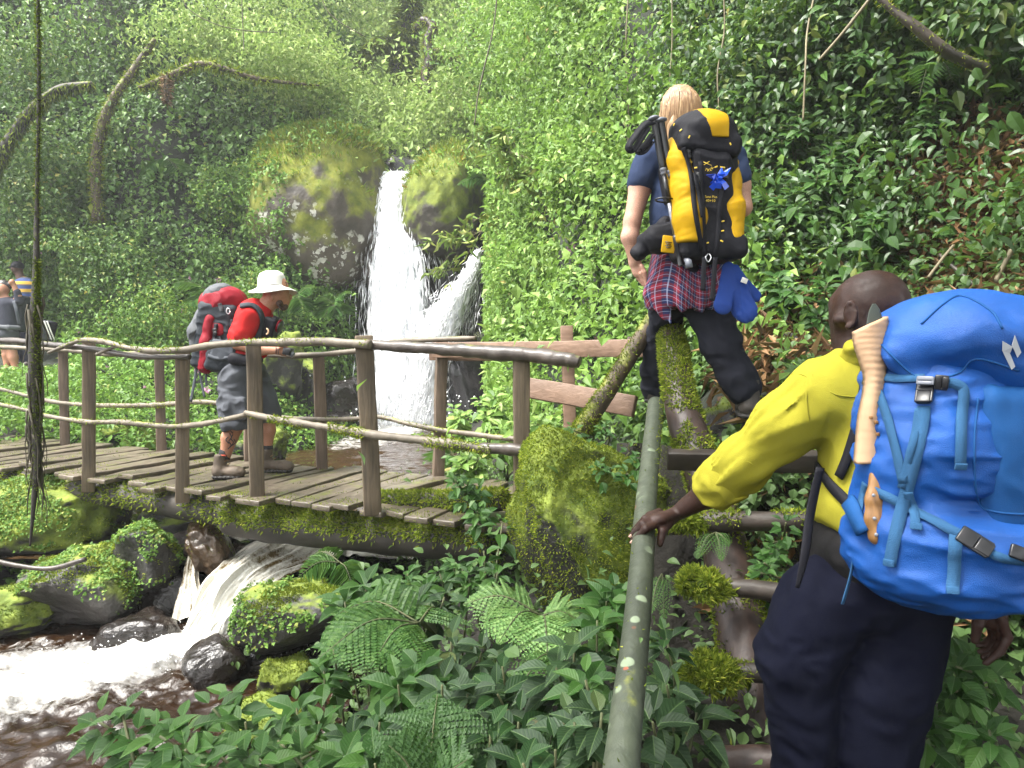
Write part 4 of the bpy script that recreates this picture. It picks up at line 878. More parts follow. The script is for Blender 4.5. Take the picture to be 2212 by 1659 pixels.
# bearers
def log(name, pts, rad, mat, parent, seed, n=40, sides=18, rough=.12, rf=5., moss=0, mw=None, L=.03, mm='moss'):
    V, F = tube(pts, rad, sides, True, rough, seed, n, 1., rf); o = mk(name, V, F, M[mat], parent)
    if moss:
        b = Bag(); fuzz(b, V, F, moss, L, mw or moss_w(.0, -.2, 4., seed), .8, down=.3); b.build('moss', M[mm], o)['kind'] = 'stuff'
    return o, (V, F)
log('bearer_beam', [B3(6.2, .09, -.16), B3(4, .08, -.15), B3(2.2, .07, -.17), B3(.8, .06, -.19)], [.085, .09, .1, .1], 'log_dark', br, 3, moss=5200, mw=lambda c, n: sstep(-.9, .3, n[:, 2])*sstep(-.3, .1, fbm(c*3.5, 3, 3)), L=.035)
log('bearer_beam', [B3(6.2, BW-.1, -.16), B3(3, BW-.1, -.16), B3(-1.2, BW-.1, -.16)], [.09, .1, .1], 'log_dark', br, 4)
lg = thing('mossy_log', 'thick black log with a green moss top under the bridge planks', 'log', P(760, 1150, 4.5))
log('log_body', [P(500, 1118, 5.05), P(620, 1136, 4.86), P(780, 1150, 4.62), P(940, 1160, 4.4), P(1075, 1172, 4.2)], [.115, .125, .125, .13, .12], 'log_dark', lg, 5, 60, 22, .1, 4., 11000, lambda c, n: sstep(-.15, .5, n[:, 2]-.1*fbm(c*6, 3, 5)), .032)
log('log_body', [P(800, 1078, 4.75), P(900, 1085, 4.55), P(1010, 1085, 4.35), P(1090, 1080, 4.2)], [.055, .07, .075, .06], 'log_dark', lg, 6, 30, 14, .12, 5., 4200, lambda c, n: sstep(-.5, .4, n[:, 2]), .03)
# posts
def post(u, v0, v1, off, w_, ut=None, mat='post', tw=0., parent=None, dd=0., name='post'):
    a = bp(u, v1, off); b = bp(ut if ut else u, v0, off); d = np.linalg.norm(a-CAM)
    if dd: a = a+FW*dd; b = b+FW*dd
    up = unit(b-a); ex = unit(RT*math.cos(tw)+np.array([0, math.sin(tw), 0])-up*0); ey = unit(np.cross(up, ex)); ex = np.cross(ey, up); h = np.linalg.norm(b-a)/2
    V, F = cuboid((a+b)/2, np.array([ex, ey, up]), (w_/2, w_*.42, h), .006, 8, .004, int(u), 7.)
    return mk(name, V, F, M[mat], parent or br)
post(192, 735, 1062, -.05, .088, tw=.45); post(394, 752, 1085, -.05, .092, tw=.45); post(556, 742, 1085, -.05, .094, 548, tw=.42); post(806, 725, 1112, -.05, .105, 786, tw=.25); post(1128, 772, 1095, -.05, .086, 1126, tw=.1)
post(141, 750, 985, BW+.03, .085, 136, 'post_far', .45); post(349, 768, 1000, BW+.03, .085, 344, 'post_far', .45); post(538, 820, 1012, BW+.03, .085, 538, 'post_far', .45); post(696, 766, 1022, BW+.03, .09, 688, 'post_far', .35); post(946, 737, 1050, BW+.03, .085, 955, 'post_far', .3)
def rail(pts, off, r, mat='stick', seed=0, moss=0, name='handrail', n=60, **kw):
    q = [bp(u, v, off) for u, v in pts]; return log(name, q, [x*.87 for x in r], mat, br, seed, n*2, 10, .24, 11., moss, kw.get('mw'), .022, kw.get('mm', 'moss'))
N_, F_ = -.1, BW-.03
rail([(-200, 742), (-60, 737), (40, 737), (110, 745), (190, 752), (300, 770), (410, 771)], N_, [.032, .03, .03, .028, .027, .026, .022], 'stick_dark', 11)
rail([(105, 762), (140, 748), (178, 735), (225, 738), (262, 748), (300, 755), (345, 758), (400, 755), (450, 747), (520, 741), (600, 740), (700, 739), (800, 744)], N_-.05, [.014, .018, .022, .025, .022, .024, .025, .025, .026, .028, .03, .032, .03], 'stick', 12, 500)
rail([(208, 766), (240, 752), (268, 745)], N_-.02, [.012, .016, .014], 'stick', 19, n=14)
rail([(690, 738), (800, 745), (930, 753), (1040, 760), (1150, 767), (1220, 775), (1252, 782)], N_, [.026, .034, .038, .042, .045, .044, .038], 'stick_dark', 13)
rail([(-200, 835), (-60, 862), (40, 882), (110, 900), (190, 911), (260, 912), (340, 920), (400, 920), (470, 910), (545, 893)], N_, [.018, .02, .02, .02, .021, .022, .021, .02, .02, .018], 'stick', 14, 300, 'lower_rail')
rail([(530, 892), (620, 910), (720, 925), (800, 938), (900, 950), (1000, 962), (1060, 972)], N_-.04, [.022, .028, .028, .03, .03, .03, .026], 'stick', 15, 1600, 'lower_rail', mw=lambda c, n: sstep(-.2, .1, fbm(c*5, 3, 3)))
rail([(1035, 970), (1060, 968), (1120, 972), (1180, 980), (1215, 985)], N_-.02, [.034, .036, .034, .034, .024], 'stick_dark', 16, 0, 'lower_rail')
rail([(-200, 750), (-60, 748), (60, 752), (150, 757), (230, 765), (320, 762), (400, 758), (520, 764), (640, 768), (780, 757), (850, 738), (930, 734), (1028, 730)], F_, [.026, .026, .026, .026, .026, .026, .024, .026, .026, .024, .022, .024, .018], 'stick', 17)
rail([(-200, 800), (-60, 828), (20, 845), (110, 867), (200, 875), (330, 875), (440, 868), (520, 882), (600, 900), (680, 906), (760, 905), (815, 900), (880, 915), (960, 930), (1080, 945), (1210, 955)], F_, [.024, .026, .026, .026, .026, .026, .025, .024, .022, .022, .022, .02, .022, .024, .024, .02], 'stick', 18, 1100, 'lower_rail', mw=lambda c, n: sstep(-.1, .3, fbm(c*3, 3, 8)))
# plank fence to the right of the bridge
fe = thing('plank_fence', 'brown sawn plank fence with one post right of the bridge', 'fence', P(1228, 935, 4.9))
def board(a, b, h, th, mat='fence', parent=None, name='board', up=None, seed=1):
    a, b = np.asarray(a), np.asarray(b); ex = unit(b-a); upv = ZZ if up is None else up; ez = unit(upv-ex*(ex@upv)); ey = np.cross(ez, ex)
    V, F = cuboid((a+b)/2, np.array([ex, ey, ez]), (np.linalg.norm(b-a)/2, th/2, h/2), .005, 8, .004, seed, 6.); return mk(name, V, F, M[mat], parent or fe)
board(P(935, 757, 5.35), P(1398, 752, 4.55), .115, .03); board(P(928, 770, 5.45), P(1180, 770, 5.2), .06, .03, seed=3)
board(P(1138, 838, 4.3), P(1372, 878, 3.95), .12, .05, 'fence', seed=2, up=unit(ZZ+.25*np.array([0, 1, 0])))
a, b = P(1232, 945, 4.9), P(1224, 705, 4.9); up = unit(b-a); V, F = cuboid((a+b)/2, np.array([RT, np.cross(up, RT), up]), (.042, .04, np.linalg.norm(b-a)/2), .005, 8, .003, 5); mk('post', V, F, M['fence'], fe)
# leaning pole, hand pole, steps
lp = thing('leaning_pole', 'short mossy pole leaning against the steps with a sawn pale top', 'pole', P(1222, 985, 3.75))
V, F = tube([P(1215, 985, 3.75), P(1290, 878, 3.8), P(1360, 770, 3.85), P(1424, 668, 3.9)], [.046, .046, .045, .044], 16, True, .07, 3, 40, 1., 6.); mk('pole_shaft', V, F, M['bark_moss'], lp)
b = Bag(); fuzz(b, V, F, 2600, .02, lambda c, n: sstep(-.3, .6, n[:, 2]+.0*n[:, 0])*sstep(1.5, .6, c[:, 2])+1.5*(c[:, 2] < .62)*1., .8); b.build('moss', M['moss'], lp)['kind'] = 'stuff'
V, F = cuboid(P(1427, 664, 3.9), np.eye(3), (.001, .001, .001)); q0 = P(1424, 668, 3.9); dq = unit(P(1424, 668, 3.9)-P(1360, 770, 3.85)); V, F = tube([q0-dq*.003, q0+dq*.006], [.0455, .0425], 16); mk('sawn_end', V, F, M['fence'], lp)
hp = thing('hand_pole', 'smooth grey-green hand pole spotted with pale lichen, slanting down beside the steps', 'pole', P(1330, 1700, 1.42))
V, F = tube([P(1416, 872, 3.35), P(1405, 985, 2.88), P(1394, 1105, 2.45), P(1384, 1250, 2.08), P(1370, 1400, 1.79), P(1352, 1560, 1.56), P(1338, 1700, 1.40), P(1310, 2000, 1.15)], [.037, .037, .0365, .0365, .0365, .037, .038, .039], 32, True, .04, 8, 90, 1., 4.); mk('pole_shaft', V, F, M['pole'], hp)
PV, PF_ = V, F
q1 = P(1316, 1950, 1.19); V2_, F2_ = tube([q1-ZZ*.02, q1+np.array([-.01, .02, -.4]), q1+np.array([-.02, .03, -.95])], [.034, .036, .038], 14, True, .05, 4, 24); mk('support_post', V2_, F2_, M['stick'], hp)
b = Bag(); fuzz(b, V, F, 420, .014, lambda c, n: (n[:, 0] > .55)*sstep(.5, .7, c[:, 2])*1.+.02, .8); b.build('moss', M['moss'], hp)['kind'] = 'stuff'
st = thing('log_steps', 'steep log ladder of rungs and mossy side log climbing the bank', 'log steps', P(1600, 1500, 2.9))
o, SV = log('side_log', [P(1436, 630, 4.2), P(1448, 710, 3.8), P(1460, 800, 3.55), P(1478, 900, 3.38), P(1512, 1000, 3.25), P(1548, 1110, 3.08), P(1580, 1250, 2.9), P(1612, 1420, 2.68), P(1650, 1650, 2.45), P(1680, 1850, 2.3)], [.06, .066, .072, .08, .088, .095, .095, .095, .095, .095], 'log_brown', st, 21, 90, 22, .07, 5., 9500, lambda c, n: (sstep(.42, .62, c[:, 2])+.5*sstep(.05, .3, fbm(c*4, 3, 19)))*sstep(-.6, .1, n[:, 2]-.35*n[:, 0])*sstep(-.45, 0, fbm(c*6, 3, 9))+.05*sstep(.1, .4, fbm(c*5, 3, 4)), .022)
def rung(a, b, r, mat, seed, moss=0): return log('rung', [a, a*.6+b*.4+ZZ*.012, b], r, mat, st, seed, 30, 14, .12, 6., moss, None, .022)
board(P(1440, 992, 3.08), P(1770, 998, 3.02), .085, .05, 'rung', st, 'step_board', up=unit(ZZ-.35*np.array([0, 1, 0])), seed=7)
rung(P(1420, 1135, 2.95), P(1800, 1128, 2.8), [.042, .042, .043], 'rung', 22, 1400)
rung(P(1530, 1268, 2.68), P(1800, 1300, 2.55), [.03, .034, .034], 'rung', 23, 300)
rung(P(1560, 1452, 2.46), P(1900, 1478, 2.35), [.03, .036, .036], 'rung', 24, 300)
rung(P(1520, 1650, 2.3), P(1900, 1655, 2.15), [.05, .05, .046], 'log_brown', 25, 500)
MO = []
for c, r in ((P(1515, 1262, 2.66), (.135, .10, .062)), (P(1540, 1452, 2.44), (.15, .11, .06)), (P(1470, 1125, 2.92), (.12, .09, .045))):
    B_, F = ico(3); V = B_*(1+.5*fbm(B_*2+r[0]*50, 3, 3))[:, None]*np.array(r)*.66+c; o = mk('moss_cushion', V, F, M['moss_dark'], st); b = Bag(); fuzz(b, V, F, 4600, .034, lambda c_, n: (.1+sstep(-.6, .4, n[:, 2]))*sstep(-.35, .3, fbm(c_*28, 3, 4)), 1.3, .3, down=.25); b.build('moss_sprigs', M['moss'], o)['kind'] = 'stuff'
# earth bank under the steps with its moss
bk = thing('earth_bank', 'dark mossy earth bank behind the rungs of the steps', 'bank', P(1500, 1500, 3.1))
A = np.array([[P(u, v, d) for v, d in r] for u, r in [(1330, [(1900, 2.25), (1500, 3.0), (1200, 3.35), (960, 3.6)]), (1450, [(1900, 2.4), (1500, 2.95), (1200, 3.2), (960, 3.5)]), (1650, [(1900, 2.5), (1500, 2.95), (1200, 3.15), (1000, 3.45)]), (1900, [(1900, 2.3), (1500, 2.8), (1200, 3.0), (980, 3.3)])]])
g = crm(crm(A, 60, 0), 60, 1); V = g.reshape(-1, 3); V = V+.06*fbm(V*4, 4, 4)[:, None]*np.array([0, -1, .3]); F = gridF(60, 60); mk('earth', V, F, M['soil'], bk)
b = Bag(); fuzz(b, V, F, 9000, .035, lambda c, n: sstep(-.05, .3, fbm(c*4, 3, 6)), .9, down=.4); b.build('moss', M['moss_dark'], bk)['kind'] = 'stuff'
# ------------------------------------------------------------------ people and what they carry
class Px:
    def __init__(s, d0): s.d0 = d0; s.m = d0/FPX
    def __call__(s, u, v, dd=0.): return P(u, v, s.d0+dd)
def rots(ax, a): return np.array(Matrix.Rotation(a, 3, ax)).T
def fontobj(name, body, size, pos, nrm, mat, parent, roll=0., ext=.0004):
    cu = bpy.data.curves.new(name, 'FONT'); cu.body = body; cu.size = size; cu.align_x = 'CENTER'; cu.align_y = 'CENTER'; cu.extrude = ext; cu.resolution_u = 2
    z = unit(np.asarray(nrm)); x = unit(np.cross(ZZ, z)); y = np.cross(z, x); c, s_ = math.cos(roll), math.sin(roll); x, y = x*c+y*s_, y*c-x*s_
    Mx = Matrix(((x[0], y[0], z[0], 0), (x[1], y[1], z[1], 0), (x[2], y[2], z[2], 0), (0, 0, 0, 1)))
    o = bpy.data.objects.new(name, cu); COL.objects.link(o); o.parent = None; dg = bpy.context.evaluated_depsgraph_get(); dg.update(); me = bpy.data.meshes.new_from_object(o.evaluated_get(dg)); me.transform(Matrix.Translation(Vector(np.asarray(pos)-wloc(parent)))@Mx); bpy.data.objects.remove(o); me.materials.clear(); me.materials.append(mat); o = bpy.data.objects.new(name, me); COL.objects.link(o); o.parent = parent; return o
def hand(S, knuck, k=.006):
    for pts, r in knuck: S.chain(pts, r, k)
def boots(J, ank, toe, parent, mat, w_, sole_h=.028, lace=None, tall=.10, name='boot'):
    """ank/toe: points on the ground line under heel and toe"""
    a, b = np.asarray(ank), np.asarray(toe); f = unit((b-a)*np.array([1, 1, 0])); L = np.linalg.norm(b-a); sd = np.cross(f, ZZ)
    S = Solid(); S.cap(a+ZZ*(.05)+f*.035, a+ZZ*(tall+.06)+f*.045, w_*.92, w_*.82, .02); S.cap(a+ZZ*.055+f*.03, a+ZZ*.05+f*(L*.62), w_*.9, w_*.92, .03, flat=(ZZ, .85)); S.ell(a+f*(L-.055)+ZZ*.045, (w_*1.02, w_*1.25, .046), np.array([sd, f, ZZ]), .03)
    S.cut(a+ZZ*(tall+.07), ZZ); S.cut(a+ZZ*.012, -ZZ)
    o, VF = S.mesh(name, .007, M[mat], parent, wrinkle(.0025, 30, seed=3))
    S = Solid(); S.cap(a+f*.035+ZZ*.014, a+f*(L-.06)+ZZ*.016, w_*1.08, w_*1.12, .01, flat=(ZZ, .34)); S.mesh('sole', .006, M['sole'], o, lambda q: .003*np.sign(np.sin((q@f)*190)))
    if lace:
        parts = []
        for k in range(5):
            c = a+f*(.06+.022*k)+ZZ*(.155-.024*k); parts.append(tube([c-sd*w_*.5, c+f*.012+ZZ*.008, c+sd*w_*.5], .0035, 6))
        V, F = join(parts); mk('laces', V, F, M[lace], o)
    return o
# ============================================================ hiker in the yellow shirt
J = Px(2.02); m = J.m
ym = thing('person', 'dark-skinned shaven-headed hiker in a yellow shirt and navy trousers, hand on the slanting pole', 'person', J(1830, 1960))
S = Solid()
S.ell(J(1888, 655), (72*m, .088, 71*m), rots('Y', .12), .03).ell(J(1842, 682, .035), (47*m, .072, 70*m), None, .04).ell(J(1834, 738, .04), (31*m, .052, 32*m), None, .03)
S.ell(J(1815, 655, .055), (18*m, .05, 22*m), None, .02).ell(J(1803, 697, .08), (10*m, .014, 15*m), None, .012).ell(J(1812, 722, .075), (10*m, .02, 9*m), None, .012).ell(J(1820, 690, -.02), (20*m, .03, 14*m), None, .02)
S.ell(J(1838, 682, -.074), (14*m, .02, 28*m), rots('Y', -.18), .008).ell(J(1833, 680, -.098), (9*m, .012, 18*m), rots('Y', -.18), .004, '-')
S.chain([J(1836+13*math.cos(a_)+3*math.sin(a_), 680-27*math.sin(a_), -.088-.008*math.cos(a_)) for a_ in np.linspace(2.2, -1.75, 9)], [4.2*m]*9, .005).ell(J(1832, 705, -.084), (6*m, .007, 8*m), None, .005)
S.cap(J(1862, 715), J(1866, 800), 50*m, 60*m, .03).cap(J(1898, 860), J(1902, 1130), 95*m, 98*m, .05, flat=((0, 1, 0), .75)).cap(J(1770, 840), J(2000, 840), 55*m, 55*m, .05)
S.chain([J(1765, 840), J(1590, 1010, .14), J(1530, 1066, .24), J(1466, 1106, .315)], [52*m, 40*m, 33*m, 20*m], .02)
S.cap(J(1466, 1106, 0.329), J(1424, 1122, 0.282), 22*m, 27*m, .012, flat=((0, .3, .95), .6)).cap(J(1452, 1120, 0.309), J(1434, 1140, 0.276), 15*m, 12*m, .012)
for pts in ([(1422, 1128, 0.272), (1395, 1142, 0.226), (1367, 1171, 0.246)], [(1415, 1119, 0.289), (1389, 1132, 0.250), (1364, 1158, 0.272)], [(1416, 1111, 0.312), (1393, 1122, 0.280), (1370, 1145, 0.304)], [(1424, 1107, 0.336), (1403, 1114, 0.310), (1383, 1131, 0.334)]):
    S.chain([J(*q) for q in pts], [11.5*m, 10*m, 8*m], .004)
S.chain([J(1448, 1122, 0.299), J(1431, 1147, 0.259), J(1426, 1175, 0.249)], [12.5*m, 11*m, 8.5*m], .006)
S.chain([J(2010, 850), J(2130, 1120, -.06), J(2142, 1300, -.16)], [52*m, 40*m, 25*m], .02).cap(J(2142, 1302, -.16), J(2146, 1335, -.16), 25*m, 26*m, .012, flat=((.3, 1, 0), .62))
for k, pts in enumerate(([(2160, 1330), (2177, 1376), (2162, 1406), (2130, 1432)], [(2152, 1338), (2166, 1384), (2152, 1406), (2124, 1420)], [(2144, 1340), (2156, 1382), (2142, 1402), (2118, 1408)], [(2136, 1338), (2146, 1372), (2134, 1390), (2114, 1394)])):
    S.chain([J(u, v, -.185+.022*k) for u, v in pts], [10*m, 9*m, 8*m, 6.5*m], .004)
S.chain([J(2128, 1312, -.19), J(2112, 1348, -.2), J(2106, 1384, -.195)], [12*m, 10.5*m, 8*m], .006)
S.chain([J(1800, 1270), J(1722, 1440, .02), J(1745, 1670, .05), J(1748, 1960, .05)], [62*m, 50*m, 38*m, 30*m], .03).chain([J(1950, 1270), J(1918, 1480), J(1890, 1670), J(1887, 1960)], [66*m, 58*m, 42*m, 32*m], .03)
S.mesh('body', .0055, M['skin_dark'], ym, lambda q: .0012*fbm(q*60, 2, 4))
for (u, v, dd) in ((1364.5, 1171, .236), (1362, 1158, .263)):
    V, F = cuboid(J(u, v, dd), np.array([unit(np.array([.6, 0, .8])), [0, 1, 0], unit(np.array([-.8, 0, .6]))]), (.006, .003, .0045), .002); mk('fingernail', V, F, M['nail'], ym)
S = Solid()
S.cap(J(1788, 836), J(1985, 842), 60*m, 64*m, .05, flat=((0, 1, 0), 1.1)).box(J(1900, 985), (116*m, .125, 165*m), .1, None, .06).box(J(1902, 1110), (122*m, .13, 60*m), .07, None, .05).cap(J(1838, 800), J(1880, 790), 55*m, 60*m, .04)
S.chain([J(1768, 858), J(1696, 918, .05), J(1606, 1002, .13), J(1572, 1034, .17)], [72*m, 62*m, 52*m, 50*m], .05).chain([J(2005, 850), J(2075, 990, -.02), J(2125, 1130, -.06)], [78*m, 72*m, 60*m], .05)
S.cut(J(1880, 1150), (0.02, -.1, -1), .01)
def ywhere(q): return np.ones(len(q))
fold = wrinkle(.006, 5.5, (1.3, 1.3, .8), 5)
def ydisp(q):
    ax = unit(J(1575, 1024, .17)-J(1768, 838)); s_ = (q-J(1768, 838))@ax; u_ = q-J(1768, 838)-s_[:, None]*ax
    sl = .007*(1-2*np.abs(fbm(np.stack([s_*5, np.arctan2(u_[:, 2], u_[:, 1])*2.0+s_*3, 0*s_], 1), 2, 8)))*sstep(-.05, .1, s_)
    hem = .012*np.sin(q[:, 0]*60+3*vnoise(q*9, 4))*sstep(J(0, 1040)[2], J(0, 1140)[2], q[:, 2])
    return fold(q)*.7+np.where(q[:, 0] < J(1760, 0)[0], sl, 0)+hem*.5
so, YS = S.mesh('shirt', .0075, M['yellow_shirt'], ym, ydisp)
DSH = Drape(YS)
for pts in ([(1755, 808), (1742, 850), (1748, 905), (1768, 955)], [(1700, 800), (1740, 812), (1800, 850), (1850, 858)], [(1560, 975), (1620, 1000), (1660, 1035)]):
    pp = crm(np.array([DSH.hit(a_, b_, .0002)[0] for a_, b_ in pts]), 30); V, F = tube(pp, .0018, 6); mk('seam', V, F, M['yellow_shirt'], so)
S = Solid(); S.cap(J(1588, 1012, .155), J(1543, 1054, .215), 55*m, 53*m, .01).ell(J(1594, 1068, .165), (24*m, .03, 15*m), rots('Y', -.5), .02).cap(J(1562, 1035, .18), J(1560, 1037, .185), 57*m, 56*m, .01).cut(J(1534, 1064, .235), unit(J(1534, 1064, .235)-J(1590, 1012, .15)), .012)
S.ell(J(1534, 1062, .235), (40*m, .05, 40*m), None, .01, '-'); S.mesh('rolled_cuff', .006, M['yellow_shirt'], ym, wrinkle(.006, 16, (1, 1, 1), 3))
S = Solid(); S.chain([J(1842, 752, -.075), J(1870, 757, -.07), J(1900, 762, -.04)], [15*m, 16*m, 16*m], .012).chain([J(1842, 752, -.075), J(1826, 775, -.03), J(1822, 790, .04)], [15*m, 14*m, 14*m], .012).cap(J(1850, 775, -.06), J(1880, 780, -.06), 22*m, 24*m, .02); S.mesh('collar', .006, M['yellow_shirt'], ym, wrinkle(.003, 20))
S = Solid(); S.box(J(1904, 1195), (134*m, .135, 62*m), .06, None, .03); S.mesh('waist_band', .009, M['waist_grey'], ym, wrinkle(.008, 9, (1, 1, 1.6), 2))
S = Solid(); S.ell(J(1888, 1270), (162*m, .16, 96*m), None, .05)
S.chain([J(1790, 1300, .0), J(1720, 1425, .02), J(1742, 1670, .05), J(1748, 1910, .05)], [92*m, 78*m, 58*m, 50*m], .022).chain([J(1948, 1290), J(1906, 1480, -.02), J(1882, 1670, 0), J(1880, 1910)], [98*m, 86*m, 68*m, 56*m], .022)
S.mesh('trousers', .009, M['navy_trousers'], ym, lambda q: wrinkle(.015, 4.5, (1, 1, .5), 7)(q)+wrinkle(.007, 11, (1, .7, 1.2), 17)(q))
for u, dd in ((1748, .05), (1887, 0)): boots(J, J(u+4, 1975, dd-.08), J(u-12, 1975, dd+.2), ym, 'boot_dark', .05)
# ---- blue rucksack
K = Px(1.80); km = K.m
c6 = lambda x, y: ((2100+x/2.765)*.8641, (900+y/2.765)*.8641)
bp_ = thing('backpack', 'big bright blue rucksack with many straps on the yellow-shirted hiker\'s back', 'backpack', K(2100, 1310))
S = Solid(); S.box(K(2120, 1000, .02), (232*km, .15, 260*km), .10, None, .05).cap(K(1962, 900, -.03), K(1960, 1140, -.03), 92*km, 98*km, .06).ell(K(2085, 1185, -.03), (236*km, .2, 126*km), None, .06).ell(K(2050, 960, -.08), (120*km, .12, 140*km), None, .08)
puck = wrinkle(.014, 4.2, (.7, .7, 2.0), 6)
pk2 = wrinkle(.007, 11, (.6, .6, 2.2), 16)
bo, BPV = S.mesh('main_bag', .0075, M['pack_blue'], bp_, lambda q: puck(q)+pk2(q))
S = Solid(); S.ell(K(2065, 728, -.03), (172*km, .19, 102*km), rots('Y', -.06), .05).ell(K(2180, 778, -.05), (150*km, .19, 112*km), rots('Y', .25), .06).ell(K(1952, 728, -.02), (62*km, .12, 58*km), rots('Y', -.5), .05)
S.cap(K(1960, 775, -.1), K(2003, 828, -.13), 46*km, 14*km, .05, flat=((0, 1, 0), .6)).cap(K(2090, 770, -.12), K(2010, 828, -.13), 50*km, 14*km, .05, flat=((0, 1, 0), .6))
lo_, BLV = S.mesh('lid', .0075, M['pack_blue'], bp_, lambda q: wrinkle(.010, 4.0, (1.1, .7, 1.5), 12)(q)+wrinkle(.004, 12, (.8, .6, 1.6), 22)(q))
S = Solid(); S.box(K(2200, 985, -.135), (98*km, .07, 152*km), .045, rots('Y', -.06), .03).cap(K(2105, 850, -.1), K(2300, 850, -.1), 20*km, 22*km, .03); po, BFV = S.mesh('stretch_pocket', .0075, M['pack_blue_dull'], bp_, lambda q: wrinkle(.012, 5, (1.9, .7, .8), 14)(q))
DB = Drape(BPV, BLV, BFV)
def strap(pts, w_, mat='strap_blue', par=None, D=None, lift=.004, name='strap', conv=c6, n=26):
    V, F = (D or DB).line([conv(*q) for q in pts] if conv else pts, w_, .003, lift, n); return mk(name, V, F, M[mat], par or bp_)
strap([(215, 118), (400, 132), (585, 130)], .02); strap([(240, 120), (290, 270), (370, 520), (440, 850)], .021); strap([(580, 320), (570, 450), (505, 740), (430, 1000), (372, 1280), (350, 1410)], .027)
strap([(545, 340), (520, 520), (470, 700), (425, 880)], .016); strap([(700, 150), (800, 165), (845, 230), (825, 420), (820, 745)], .023, lift=.008); strap([(215, 875), (400, 985), (560, 1080), (850, 1215)], .022, lift=.007)
strap([(1000, 1320), (1120, 1365), (1272, 1385)], .02); strap([(792, 1215), (782, 1400), (768, 1605)], .026, lift=.01); strap([(470, 900), (505, 1040), (530, 1165)], .02, lift=.008); strap([(185, 850), (150, 1000), (125, 1150)], .018)
def buckle(u, v, w_, h_, rot=0., D=None, par=None, mat='plastic', lift=.012, pk='pack'):
    p, n = (D or DB).hit(u, v, lift); z = unit(n); x = unit(np.cross(ZZ, z)); y = np.cross(z, x); c, s_ = math.cos(rot), math.sin(rot); R = np.array([x*c+y*s_, y*c-x*s_, z])
    parts = [cuboid(p+R[1]*h_*.24, R, (w_/2, h_*.25, .005), .003), cuboid(p-R[1]*h_*.24, R, (w_*.42, h_*.22, .006), .003), cuboid(p-R[0]*w_*.42, R, (w_*.09, h_*.42, .004), .002), cuboid(p+R[0]*w_*.42, R, (w_*.09, h_*.42, .004), .002)]
    V, F = join(parts); return mk('buckle', V, F, M[mat], par or bp_)
buckle(*c6(592, 235), .036, .075, .1); buckle(*c6(925, 1270), .04, .075, .95); buckle(*c6(705, 150), .034, .03, 1.5); buckle(*c6(215, 128), .024, .04, .2); buckle(*c6(1250, 1350), .03, .06, 1.2)
buckle(*c6(605, 150), .036, .022, 0, mat='plastic_grey', lift=.016)
for q in ((350, 1395), (822, 720), (768, 1590), (530, 1150)):
    p, n = DB.hit(*c6(*q), .011); V, F = cuboid(p, np.array([unit(np.cross(ZZ, n)), np.cross(n, unit(np.cross(ZZ, n))), n]), (.0125, .008, .003), .0015); mk('strap_end', V, F, M['strap_blue'], bp_)
V, F = tube([K(1862, 1105, .0), K(1852, 1160, -.02), K(1838, 1240, -.02), K(1820, 1305, -.02)], [.009, .010, .010, .011], 8, n=20, flat=.25); mk('loose_strap', V, F, M['strap_blue'], bp_)
DY = Drape(YS)
for pts, w_ in (([(1835, 762), (1858, 778), (1868, 810), (1856, 900), (1836, 980), (1816, 1030)], .026), ([(1768, 1005), (1800, 1050), (1838, 1092), (1858, 1120)], .03)):
    V, F = DY.line(pts, w_, .005, .006, 26); mk('shoulder_strap', V, F, M['black_cloth'], bp_)
V, F = tube([J(1772, 1010, -.11), J(1752, 1100, -.10), J(1738, 1200, -.12), J(1722, 1270, -.12)], [.012, .013, .012, .006], 8, n=24, flat=.3); mk('hip_strap', V, F, M['black_cloth'], bp_)
V, F = DB.line([(1838, 1085), (1852, 1110), (1870, 1150)], .04, .01, .004, 10); mk('hip_pad', V, F, M['pack_blue_dull'], bp_)
# seam piping and the pale two-piece diamond on the lid
for pts in ([(1990, 700), (2040, 655), (2080, 640), (2140, 672), (2165, 710)], [(1905, 745), (1960, 800), (2005, 822), (2070, 806), (2110, 775), (2200, 800)], [(2112, 860), (2104, 960), (2112, 1080), (2150, 1105), (2230, 1112)]):
    q = crm(np.array(pts, float), 30); pp = np.array([DB.hit(a, b, .001)[0] for a, b in q]); V, F = tube(pp, .0028, 6); mk('seam', V, F, M['pack_blue_dull'], bp_)
def flat_poly(name, pts, D, mat, par, lift=.003, th=.0015):
    q = [D.hit(a, b, lift) for a, b in pts]; n = unit(np.mean([x[1] for x in q], 0)); a = np.array([x[0] for x in q]); k = len(a); V = np.vstack([a, a+n*th]); i = np.arange(k); j = (i+1) % k
    F = [np.column_stack([i, j, j+k, i+k]), np.array([np.arange(k)+k])] ; return mk(name, V, F, M[mat], par, False)
flat_poly('logo', [(2164, 736), (2186, 748), (2180, 762), (2192, 790), (2184, 797), (2164, 757)], DB, 'logo_grey', bp_); flat_poly('logo', [(2190, 724), (2204, 760), (2196, 772), (2184, 745)], DB, 'logo_grey', bp_)
